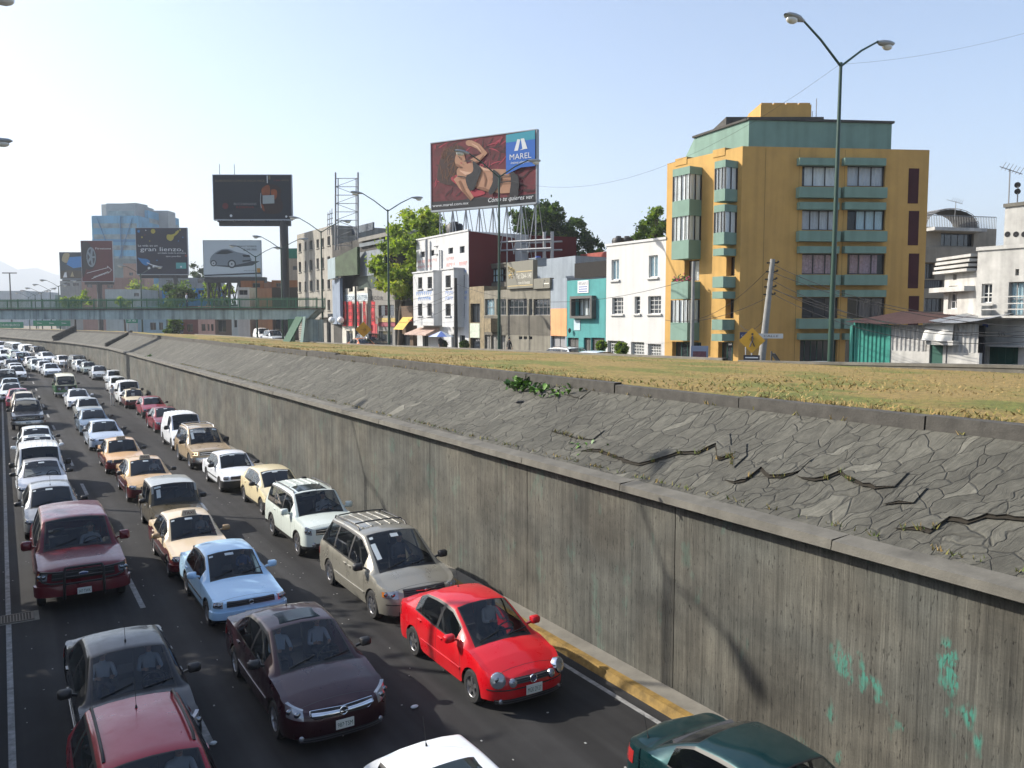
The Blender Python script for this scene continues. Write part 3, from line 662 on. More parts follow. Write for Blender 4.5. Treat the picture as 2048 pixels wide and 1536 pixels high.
def grille(s, root, a, z0, z1, slats=4, m=BLK, name='grille', chrome=0, zo=0, off=.006):
    f = MB(); s.panel(f, -a, a, lambda u: z0 + zo * abs(2 * u - 1), lambda u: z1, off, 12, 3)
    for k in range(slats):
        z = z0 + (z1 - z0) * (k + .5) / slats; P = [[s.nose(t, z + dz, o) for t in np.linspace(-a * .95, a * .95, 9)] for dz, o in ((-.008, off), (-.006, off + .018), (.006, off + .018), (.008, off))]; f.grid(P, 1)
    f.build(name, [m, CHR if chrome else mat('dull grille bar', (.05, .05, .055), .4)], root, smooth=40)
def bumper_strip(s, root, z0, z1, m, a=88, off=.03, name='bumper_strip'):
    f = MB(); s.panel(f, -a, a, z0, z1, off, 22, 2); f.build(name, m, root, smooth=50)
def fogs(s, root, x, z, r=.055):
    for sd in (-1, 1):
        t = s.th_of(sd * x, z); c_ = s.nose(t, z, .0); f = MB(); f.ball(c_, (r, .03, r), 12); f.build('fog_light', LAMP, root, smooth=60)
def face_boxy(s, r):
    lamps(s, r, 33, 66, .575, .70, amber=True, zr0=.585, zr1=.695); grille(s, r, 24, .585, .70, 3); bumper_strip(s, r, .33, .5, None or paint('#888888'), off=.035, name='bumper'); grille(s, r, 20, .26, .33, 2, name='lower_intake', off=.02); plate(s, r, .41, 'LNP 4821', off=.055); ring_badge(s, r, .645, .045, 'bar')
def face_boxy_black(s, r):
    lamps(s, r, 33, 66, .575, .70, amber=True, zr0=.585, zr1=.695); grille(s, r, 24, .585, .70, 3); bumper_strip(s, r, .27, .53, BLK, off=.04, name='bumper'); plate(s, r, .4, 'PGS 7306', off=.06)
def face_polo(s, r):
    for sd in (-1, 1):
        for x, z, rad in ((.64, .62, .135), (.40, .565, .075)):
            t = s.th_of(sd * x, z); o = np.array(s.nose(t, z, -.01)); o2 = np.array(s.nose(t + .01, z, .05)); nrm = np.array([sd * math.sin(R(abs(t))) * .75, -1, .32]); nrm /= np.linalg.norm(nrm); q = np.cross(nrm, [0, 0, 1]); q /= np.linalg.norm(q); w = np.cross(q, nrm)
            f = MB(); rings = []
            for rr_, h in ((1.08, -.06), (1.08, .02), (1.0, .045), (.93, .05), (.6, .068), (.01, .075)): rings.append([o + nrm * h + (q * math.cos(k) + w * math.sin(k)) * rad * rr_ for k in np.linspace(0, 2 * math.pi, 25)])
            f.grid(rings[:3], 2); f.grid(rings[2:], 0); f.ball(o + nrm * .055 + w * rad * .12, (rad * .45, .02, rad * .4), 10, 1)
            f.build('headlight', [LAMP, LAMPD, CHR], r, smooth=35)
    grille(s, r, 17, .53, .635, 3, zo=.01); ring_badge(s, r, .585, .068, 'vw'); plate(s, r, .41, 'MGK·29·27', w=.33, h=.17, off=.035)
    grille(s, r, 52, .2, .285, 2, name='lower_intake', off=.012); fogs(s, r, .6, .25, .05); bumper_strip(s, r, .445, .465, BLK, a=70, off=.006, name='bumper_groove')
def face_vectra(s, r):
    lamps(s, r, 37, 70, .56, .70, zr0=.6, zr1=.80); grille(s, r, 27, .56, .67, 1, zo=.03)
    f = MB(); s.panel(f, -26, 26, lambda u: .605 + .02 * abs(2 * u - 1), lambda u: .64 + .02 * abs(2 * u - 1), .03, 12, 2); f.build('chrome_bar', CHR, r, smooth=50)
    f = MB(); pts = [s.nose(t, z, .012) for t, z in [(-27, .69), (0, .675), (27, .69), (28, .62), (20, .565), (-20, .565), (-28, .62), (-27, .69)]]; f.tube(pts, .008, 5, caps=False); f.build('grille_surround', CHR, r)
    ring_badge(s, r, .625, .065, 'bolt'); plate(s, r, .43, '987·TSM', off=.035); grille(s, r, 45, .2, .28, 2, name='lower_intake', off=.012); fogs(s, r, .66, .27, .05)
def face_van(s, r):
    lamps(s, r, 34, 68, .64, .80, zr0=.66, zr1=.78, amber=True); grille(s, r, 25, .62, .82, 5, zo=.04)
    f = MB(); x, y, z = s.nose(0, .765); f.bar((-.24, y - .04, .79), (0, y - .045, .77), .025, .015); f.bar((.24, y - .04, .79), (0, y - .045, .77), .025, .015); f.ball((0, y - .045, .77), (.04, .015, .03), 10); f.build('badge', CHR, r)
    grille(s, r, 34, .26, .36, 2, name='lower_intake', off=.012); bumper_strip(s, r, .5, .52, BLK, a=60, off=.004, name='bumper_groove'); plate(s, r, .44, '614·VHK', off=.03)
def face_xtrail(s, r):
    lamps(s, r, 37, 66, .74, .92, zr0=.78, zr1=.97); grille(s, r, 26, .74, .9, 2, chrome=1); ring_badge(s, r, .82, .06, 'bar'); grille(s, r, 30, .34, .5, 3, name='lower_intake', off=.012); fogs(s, r, .62, .47, .07); plate(s, r, .58, 'MBT 3190', off=.03)
def face_ford(s, r):
    lamps(s, r, 36, 68, .80, .98, amber=True); grille(s, r, 27, .78, .99, 2, m=BLK); x, y, z = s.nose(0, .89); f = MB(); f.ball((0, y - .03, .89), (.11, .02, .045), 16); f.ball((0, y - .036, .89), (.098, .02, .036), 16, 1); f.build('badge', [CHR, mat('badge blue', (.03, .05, .13), .3)], r, smooth=60)
    bumper_strip(s, r, .42, .66, paint('#888888'), off=.05, name='bumper'); plate(s, r, .5, '347·TWK', off=.08)
def bullbar(s, r):
    f = MB(); y = -s.L / 2 - .1
    for x in (-.42, .42): f.tube([(x, y + .06, .35), (x, y - .02, .55), (x * .98, y - .02, 1.0), (x * .9, y + .02, 1.09)], .03, 8)
    f.tube([(-.38, y + .02, 1.09), (.38, y + .02, 1.09)], .03, 8)
    for z in (.72, .88): f.tube([(-.42, y - .02, z), (.42, y - .02, z)], .022, 8)
    for sd in (-1, 1): f.tube([(sd * .42, y, 1.0), (sd * .7, y + .03, 1.02), (sd * .88, y + .22, 1.0), (sd * .9, y + .28, .9), (sd * .86, y + .2, .78), (sd * .7, y + .03, .75), (sd * .42, y, .75)], .024, 8)
    f.build('bull_bar', BLK, r, smooth=60)
def face_explorer(s, r):
    lamps(s, r, 33, 66, .72, .87, amber=True, zr0=.73, zr1=.86); grille(s, r, 24, .7, .87, 2, chrome=1); bumper_strip(s, r, .4, .62, mat('chrome bumper', (.5, .48, .45), .25, .9), off=.06, name='bumper'); plate(s, r, .5, '820·PLD', off=.09)
def face_round(s, r):
    lamps(s, r, 36, 68, .56, .69, zr0=.59, zr1=.71, bulbs=2); grille(s, r, 22, .57, .66, 2); grille(s, r, 36, .25, .37, 2, name='lower_intake', off=.012); plate(s, r, .44, 'HKR 5517', off=.03); ring_badge(s, r, .625, .045, 'bar')
def face_combi(s, r):
    for sd in (-1, 1):
        t = s.th_of(sd * .52, .78); q = s.nose(t, .78, .0); f = MB(); f.lathe([(.13, .05), (.13, -.02), (.1, -.045), (.01, -.05)], q, 16, 0, 'y'); f.build('headlight', LAMP, r, smooth=40)
    bumper_strip(s, r, .36, .5, mat('white bumper', (.5, .5, .48), .5), a=86, off=.07, name='bumper'); grille(s, r, 34, .98, 1.06, 3, off=.004); ring_badge(s, r, .85, .13, 'vw')
def face_jeep(s, r):
    for sd in (-1, 1):
        t = s.th_of(sd * .6, .7); q = s.nose(t, .7, .0); f = MB(); f.lathe([(.1, .05), (.1, -.03), (.08, -.05), (.01, -.055)], q, 16, 0, 'y'); f.build('headlight', LAMP, r, smooth=40)
    bumper_strip(s, r, .42, .54, BLK, a=80, off=.09, name='bumper')
# ---- extras --------------------------------------------------------------------
def ex_antenna(p, x=0.0, ln=.35, lean=.1):
    def f(s, r):
        q = s.top(p, x); m = MB(); m.tube([q, (q[0], q[1] + .02, q[2] + .04)], [.018, .008], 6); m.tube([(q[0], q[1] + .01, q[2] + .02), (q[0], q[1] + lean, q[2] + ln)], .004, 5); m.build('antenna', BLK, r)
    return f
def ex_sunroof(p0, p1, hw=.4):
    def f(s, r):
        m = MB(); P = []
        for k, (a, h) in enumerate(((0, -.005), (0.02, .012), (.98, .012), (1, -.005))):
            P.append([tuple(np.array(s.top(p0 + (p1 - p0) * a, x)) + (0, 0, h if abs(x) < hw - .001 else -.005)) for x in np.linspace(-hw, hw, 9)])
        m.grid(P); m.build('sunroof', SUNR2, r, smooth=40)
    return f
SUNR2 = mat('dark sunroof glass', (.012, .02, .022), .12, spec=.35)
def ex_rails(p0, p1, bars=0, x=None, m=None, h=.06):
    def f(s, r):
        X = x or s.W / 2 * s.rr * .88
        for sd in (-1, 1):
            q = MB(); pts = [np.array(s.top(p, sd * X)) + (0, 0, hh) for p, hh in [(p0, 0), (p0 + .1, h), *[(p, h) for p in np.linspace(p0 + .3, p1 - .3, 4)], (p1 - .1, h), (p1, 0)]]; q.tube(pts, .02, 6); q.build('roof_rail', m or BLK, r, smooth=60)
        for k in range(bars):
            p = p0 + .3 + (p1 - p0 - .6) * (k / max(1, bars - 1)); q = MB(); z = s.top(p, 0)[2] + h; q.tube([(-X, p - s.L / 2, z - .01), (-X * .5, p - s.L / 2, z + .015), (X * .5, p - s.L / 2, z + .015), (X, p - s.L / 2, z - .01)], .018, 6); q.build('roof_bar', m or BLK, r, smooth=60)
    return f
def ex_ribs(p0, p1, n=5):
    def f(s, r):
        q = MB(); X = s.W / 2 * s.rr * .7
        for k in range(n):
            x = -X + 2 * X * k / (n - 1); P = [[np.array(s.top(p, x + dx)) + (0, 0, hh) for p in np.linspace(p0, p1, 6)] for dx, hh in ((-.03, -.003), (-.02, .012), (.02, .012), (.03, -.003))]; q.grid(P[::-1])
        q.build('roof_rib', [paint('#888888')], r, smooth=50)
    return f
def ex_taxi(s, r):
    q = s.top(s.wt + .12, 0); f = MB(); z = q[2]; y = q[1]; f.prism([(-.2, y - .06, z - .01), (-.16, y - .03, z + .15), (-.16, y + .05, z + .15), (-.2, y + .09, z - .01)], (.0, 0, 0)) if 0 else None
    P = [[(sx * a, y + b, z + h) for sx in (-1, 1)] for a, b, h in ((.21, -.07, -.02), (.17, -.035, .14), (.17, .05, .14), (.21, .09, -.02))]; f.grid(P); 
    for sx in (-1, 1): f.add([(sx * .21, y - .07, z - .02), (sx * .17, y - .035, z + .14), (sx * .17, y + .05, z + .14), (sx * .21, y + .09, z - .02)], [(0, 1, 2, 3) if sx > 0 else (3, 2, 1, 0)])
    put_text(f, 'TAXI', (-.135, y - .066 - .004, z + .02), (1, 0, 0), (0, .25, 1.), .085, .27, 1); f.build('taxi_sign', [mat('taxi sign plastic', (.42, .36, .27), .5), mat('taxi lettering', (.1, .02, .02), .6)], r)
def ex_sticker(x=-.05, big=False, banner=False):
    def f(s, r):
        def pad(x0, x1, t0, t1):
            m = MB(); P = [[np.array(s.top(s.wb + (s.wt - s.wb) * t, xx)) + (0, -.006, .006) for xx in np.linspace(x0, x1, 4)] for t in (t1, t0)]; m.grid(P[::-1]); m.build('sticker', STICK, r)
        pad(x - .1, x + .1, .8, .9); pad(-s.W * .31, -s.W * .31 + .09, .84, .91)
        if big: pad(-s.W * .33, -s.W * .33 + .12, .3, .72)
        if banner: pad(-.45, .45, .88, .95)
    return f
TYPES = {}
def typ(k, **c): TYPES[k] = c
typ('boxy', L=4.3, W=1.64, H=1.37, ax=(.82, 3.25), wr=.29, deck=[(0, .72), (.2, .755), (.8, .82), (1.3, .87), (2.4, .9), (3.5, .945), (4.1, .93), (4.3, .88)], cab=(1.3, 1.95, 3.1, 3.62), side=[(1.62, 2.32), (2.38, 3.22)], seams=(1.42, 2.35, 3.3), hoodseam=.16, trunkseam=3.75, handles=(2.2, 3.1), face=face_boxy, rr=.71, nf=4.2, nr=4, cf=.42, k1=.07, rim='steel', sidetrim=2, extras=[ex_sticker()], tail=(.66, .84))
typ('boxy_black', **{**TYPES['boxy'], 'face': face_boxy_black, 'bump_j': 2})
typ('boxy_taxi', **{**TYPES['boxy'], 'extras': [ex_sticker(), ex_taxi]})
typ('boxy_banner', **{**TYPES['boxy_black'], 'extras': [ex_sticker(banner=True)]})
typ('polo', L=4.18, W=1.66, H=1.47, ax=(.8, 3.26), wr=.305, deck=[(0, .69), (.18, .76), (.6, .87), (1.02, .955), (2.2, .98), (3.4, 1.05), (4.0, 1.04), (4.18, .98)], cab=(1.0, 1.86, 2.95, 3.68), side=[(1.45, 2.16), (2.24, 3.2)], seams=(1.22, 2.2, 3.05), hoodseam=.14, trunkseam=3.8, handles=(2.02, 2.95), face=face_polo, rr=.70, nf=3.0, nr=3.2, cf=.55, cr=.5, k1=.16, zn=.74, rim='five', sidetrim=1, extras=[ex_antenna(2.8)], blacksill=False, tail=(.72, .92))
typ('vectra', L=4.6, W=1.79, H=1.45, ax=(.92, 3.62), wr=.315, deck=[(0, .70), (.2, .77), (.7, .87), (1.25, .945), (2.4, .97), (3.7, 1.03), (4.4, 1.02), (4.6, .96)], cab=(1.22, 2.1, 3.2, 3.98), side=[(1.7, 2.42), (2.5, 3.55)], seams=(1.5, 2.46, 3.4), hoodseam=.17, trunkseam=4.05, handles=(2.28, 3.25), face=face_vectra, rr=.69, nf=3.0, cf=.6, cr=.5, k1=.15, zn=.76, rim='seven', sidetrim=1, blacksill=False, extras=[ex_sunroof(2.22, 2.72), ex_antenna(3.1)])
typ('sedan', **{**TYPES['vectra'], 'L': 4.45, 'W': 1.72, 'H': 1.42, 'face': face_round, 'ax': (.88, 3.46), 'cab': (1.2, 2.02, 3.1, 3.85), 'deck': [(0, .68), (.2, .75), (.7, .85), (1.2, .925), (2.4, .95), (3.6, 1.0), (4.25, .99), (4.45, .93)], 'side': [(1.64, 2.34), (2.42, 3.42)], 'seams': (1.45, 2.38, 3.3), 'trunkseam': 3.95, 'handles': (2.2, 3.15), 'rim': 'five', 'extras': [ex_sticker(0.0)]})
typ('sedan_sunroof', **{**TYPES['sedan'], 'extras': [ex_sunroof(2.15, 2.6), ex_sticker(0.0)]})
typ('sedan_taxi', **{**TYPES['sedan'], 'extras': [ex_taxi, ex_sticker(.0)]})
typ('sedan_antenna', **{**TYPES['sedan'], 'extras': [ex_antenna(4.12, -.55, .3)]})
typ('astra', **{**TYPES['sedan'], 'extras': [ex_antenna(2.3, 0, .45, .16)], 'rr': .70, 'face': face_vectra})
typ('hatch', L=3.85, W=1.65, H=1.45, ax=(.76, 3.2), wr=.29, deck=[(0, .68), (.18, .75), (.6, .86), (1.0, .94), (2.2, .97), (3.5, 1.02), (3.85, .95)], cab=(.98, 1.75, 3.15, 3.72), side=[(1.38, 2.12), (2.2, 3.1)], seams=(1.15, 2.16, 3.0), hoodseam=.14, handles=(2.0, 2.9), face=face_round, rr=.71, nf=2.9, cf=.55, cr=.4, k1=.15, zn=.74, rim='steel', extras=[ex_antenna(1.95, 0, .3), ex_sticker()])
typ('hatch_sunroof', **{**TYPES['hatch'], 'extras': [ex_sunroof(1.9, 2.45), ex_antenna(3.0, 0, .35)]})
typ('pointer', **{**TYPES['hatch'], 'H': 1.41, 'face': face_boxy_black, 'nf': 3.8, 'k1': .08, 'cf': .45, 'bump_j': 2, 'extras': [ex_sticker(banner=True)]})
typ('wagon', **{**TYPES['hatch'], 'L': 4.3, 'W': 1.72, 'H': 1.46, 'ax': (.85, 3.4), 'deck': [(0, .68), (.18, .75), (.6, .86), (1.1, .94), (2.2, .97), (3.9, 1.02), (4.3, .95)], 'cab': (1.1, 1.85, 3.75, 4.2), 'side': [(1.5, 2.25), (2.33, 3.2), (3.3, 3.8)], 'seams': (1.3, 2.29, 3.15), 'extras': [ex_rails(2.05, 3.75), ex_antenna(3.3, 0, .4, .1)]})
typ('minivan', L=4.85, W=1.97, H=1.74, ax=(.95, 3.83), wr=.335, deck=[(0, .80), (.2, .86), (.6, .95), (1.05, 1.05), (2.4, 1.06), (4.4, 1.1), (4.85, 1.0)], cab=(1.02, 2.05, 4.2, 4.72), side=[(1.55, 2.45), (2.53, 3.5), (3.58, 4.4)], seams=(1.4, 2.49, 3.54), hoodseam=.17, handles=(2.35, 2.65), face=face_van, rr=.72, nf=2.8, cf=.75, cr=.45, k1=.16, zn=.86, rim='seven', sidetrim=1, mw=.24, mh=.085, blacksill=False, extras=[ex_rails(2.5, 4.3, 2), ex_ribs(2.6, 4.2, 5), ex_sticker(.02, True)])
typ('suv', L=4.5, W=1.79, H=1.69, ax=(.88, 3.52), wr=.345, deck=[(0, .95), (.15, 1.0), (.6, 1.05), (1.25, 1.1), (2.4, 1.11), (4.1, 1.13), (4.5, 1.05)], cab=(1.22, 1.85, 4.05, 4.38), side=[(1.62, 2.35), (2.43, 3.25), (3.4, 4.05)], seams=(1.45, 2.39, 3.3), hoodseam=.14, handles=(2.25, 3.15), face=face_xtrail, rr=.76, cw=.86, nf=3.6, cf=.5, cr=.4, k1=.1, zn=1.0, sill=.32, rim='five', mw=.22, mh=.095, extras=[ex_sunroof(2.0, 2.75, .48), ex_rails(1.95, 4.0), ex_antenna(1.95, .1, .35), ex_ribs(2.85, 4.0, 5)])
typ('ford', L=5.0, W=1.98, H=1.83, ax=(.95, 3.9), wr=.38, deck=[(0, 1.02), (.15, 1.08), (.8, 1.14), (1.5, 1.18), (2.6, 1.19), (4.6, 1.2), (5.0, 1.1)], cab=(1.5, 2.2, 4.4, 4.8), side=[(1.9, 2.75), (2.85, 3.7), (3.85, 4.5)], seams=(1.7, 2.8, 3.75), hoodseam=.16, handles=(2.65, 3.6), face=face_ford, rr=.76, cw=.87, nf=4.2, cf=.45, cr=.35, k1=.06, zn=1.05, sill=.4, rim='five', mw=.25, mh=.12, extras=[bullbar])
typ('explorer', L=4.8, W=1.8, H=1.76, ax=(.9, 3.75), wr=.36, deck=[(0, .9), (.15, .96), (.8, 1.03), (1.45, 1.09), (2.6, 1.1), (4.4, 1.12), (4.8, 1.02)], cab=(1.42, 2.15, 4.25, 4.62), side=[(1.85, 2.62), (2.7, 3.5), (3.62, 4.3)], seams=(1.62, 2.66, 3.55), hoodseam=.14, handles=(2.5, 3.4), face=face_explorer, rr=.75, cw=.85, nf=3.8, cf=.42, cr=.35, k1=.06, zn=.95, sill=.34, rim='five', mw=.23, mh=.1, extras=[ex_rails(2.5, 4.2, 2, m=SIL), ex_sticker(.5, True)])
typ('explorer_plain', **{**TYPES['explorer'], 'extras': [ex_rails(2.5, 4.2)]})
typ('panel_van', L=4.1, W=1.74, H=1.83, ax=(.8, 3.4), wr=.3, deck=[(0, .8), (.2, .88), (.7, 1.0), (1.1, 1.08), (2.5, 1.1), (3.9, 1.12), (4.1, 1.08)], cab=(1.05, 1.62, 3.85, 4.05), side=[(1.42, 2.1)], seams=(1.28, 2.16), hoodseam=.15, handles=(2.05,), face=face_round, rr=.80, cw=.86, nf=3.0, cf=.55, cr=.2, nr=5, k1=.14, zn=.86, rim='steel', rearglass=False, extras=[ex_ribs(1.9, 3.8, 6)], mh=.11)
typ('combi', L=4.4, W=1.74, H=1.96, ax=(1.15, 3.55), wr=.33, deck=[(0, 1.12), (.06, 1.14), (.3, 1.16), (2.4, 1.16), (4.2, 1.16), (4.4, 1.12)], cab=(.1, .55, 4.0, 4.3), side=[(.45, 1.1), (1.2, 2.1), (2.2, 3.1), (3.2, 3.95)], seams=(.4, 1.15), handles=(1.0,), face=face_combi, rr=.80, cw=.9, nf=2.6, cf=.38, cr=.3, k1=.06, zn=1.1, sill=.34, rim='steel', two_tone_j=5, seatoff=.25, rf=.1, extras=[])
typ('jeep', L=3.8, W=1.64, H=1.6, ax=(.7, 3.1), wr=.33, deck=[(0, .86), (.1, .9), (.7, .95), (1.3, .98), (2.4, .99), (3.6, .98), (3.8, .94)], cab=(1.3, 1.55, 3.1, 3.2), side=[(1.58, 2.2), (2.3, 2.95)], seams=(1.5, 2.25, 3.0), hoodseam=.2, handles=(2.1,), face=face_jeep, rr=.83, cw=.87, nf=6, cf=.3, cr=.25, nr=6, k1=.03, zn=.9, sill=.38, rim='steel', two_tone_j=0, roof2=True, rf=.02, rd=.02, extras=[ex_sticker(-.5, True)])

# ---- the traffic -----------------------------------------------------------------
TEMPLATE = {}
ROAD_GROUP = 'vehicles standing in the traffic jam'
def place(key, name, x, y, colour, label, cat='car', low=None, roofc=None, metal=.0, group=ROAD_GROUP, z=None, rz=None, mirror=None, lit=False, wheel=None):
    if key not in TEMPLATE:
        r, s = build_car(TYPES[key], 'car'); TEMPLATE[key] = [r, s, False]
    r, s, used = TEMPLATE[key]
    if used: o = copy_tree(r)
    else: o = r; TEMPLATE[key][2] = True
    o.name = name
    sl_ = (cx(y + 1) - cx(y - 1)) / 2; o.location = (x, y, zr(y) if z is None else z); o.rotation_euler = (0, 0, -math.atan(sl_) if rz is None else rz)
    if z is None: o.rotation_euler[0] = math.atan((zr(y + 1) - zr(y - 1)) / 2)
    o.scale = (CS,) * 3 if group == ROAD_GROUP else (1.1,) * 3
    tag(o, label, cat, group)
    pm = paint(colour, metal); lm = paint(low, metal) if low else pm; rm = pm
    return o, pm, lm
PLACED = []
def add_car(*a, **k):
    mir = k.pop('mirror', None); lit = k.pop('lit', False); roofc = k.pop('roofc', None)
    o, pm, lm = place(*a, **k); PLACED.append((o, pm, lm, mir, lit, roofc)); return o
def finish_paint():
    kids = {}
    for ch in bpy.data.objects:
        if ch.parent: kids.setdefault(ch.parent.name, []).append(ch)
    base = paint('#888888')
    for o, pm, lm, mir, lit, roofc in PLACED:
        for ch in kids.get(o.name, ()):
            nm = ch.name.split('.')[0]
            if ch.type != 'MESH': continue
            for i, s_ in enumerate(ch.material_slots):
                dm = ch.data.materials[i]
                if dm == base:
                    s_.link = 'OBJECT'; s_.material = (lm if (nm == 'body' and i == 1) or nm in ('bumper', 'side_moulding', 'bumper_strip') else pm)
            if nm == 'mirror' and mir: ch.material_slots[0].link = 'OBJECT'; ch.material_slots[0].material = pm if mir == 1 else mir
            if nm == 'headlight' and lit: ch.material_slots[0].link = 'OBJECT'; ch.material_slots[0].material = LIT
CS = 1.16                                # the cars stand this much larger than their drawing sizes
def by_roof(u, v, key):
    """where the car stands, from the pixel of the middle of its roof edge above the windscreen"""
    c = TYPES[key]; h = (c['H'] - c.get('rf', .03)) * CS; y = 60.0
    for _ in range(80):
        g_ = on_z(u, v, h + zr(y)); y = .6 * y + .4 * min(max(g_[1], 4), 260)
    return g_[0], g_[1] + (c['L'] / 2 - c['cab'][1]) * CS
WHT, SLV, CRM, MAR, GLD = '#e4e6e8', '#a9adb0', '#d9cdb2', '#5a141c', '#c9a878'
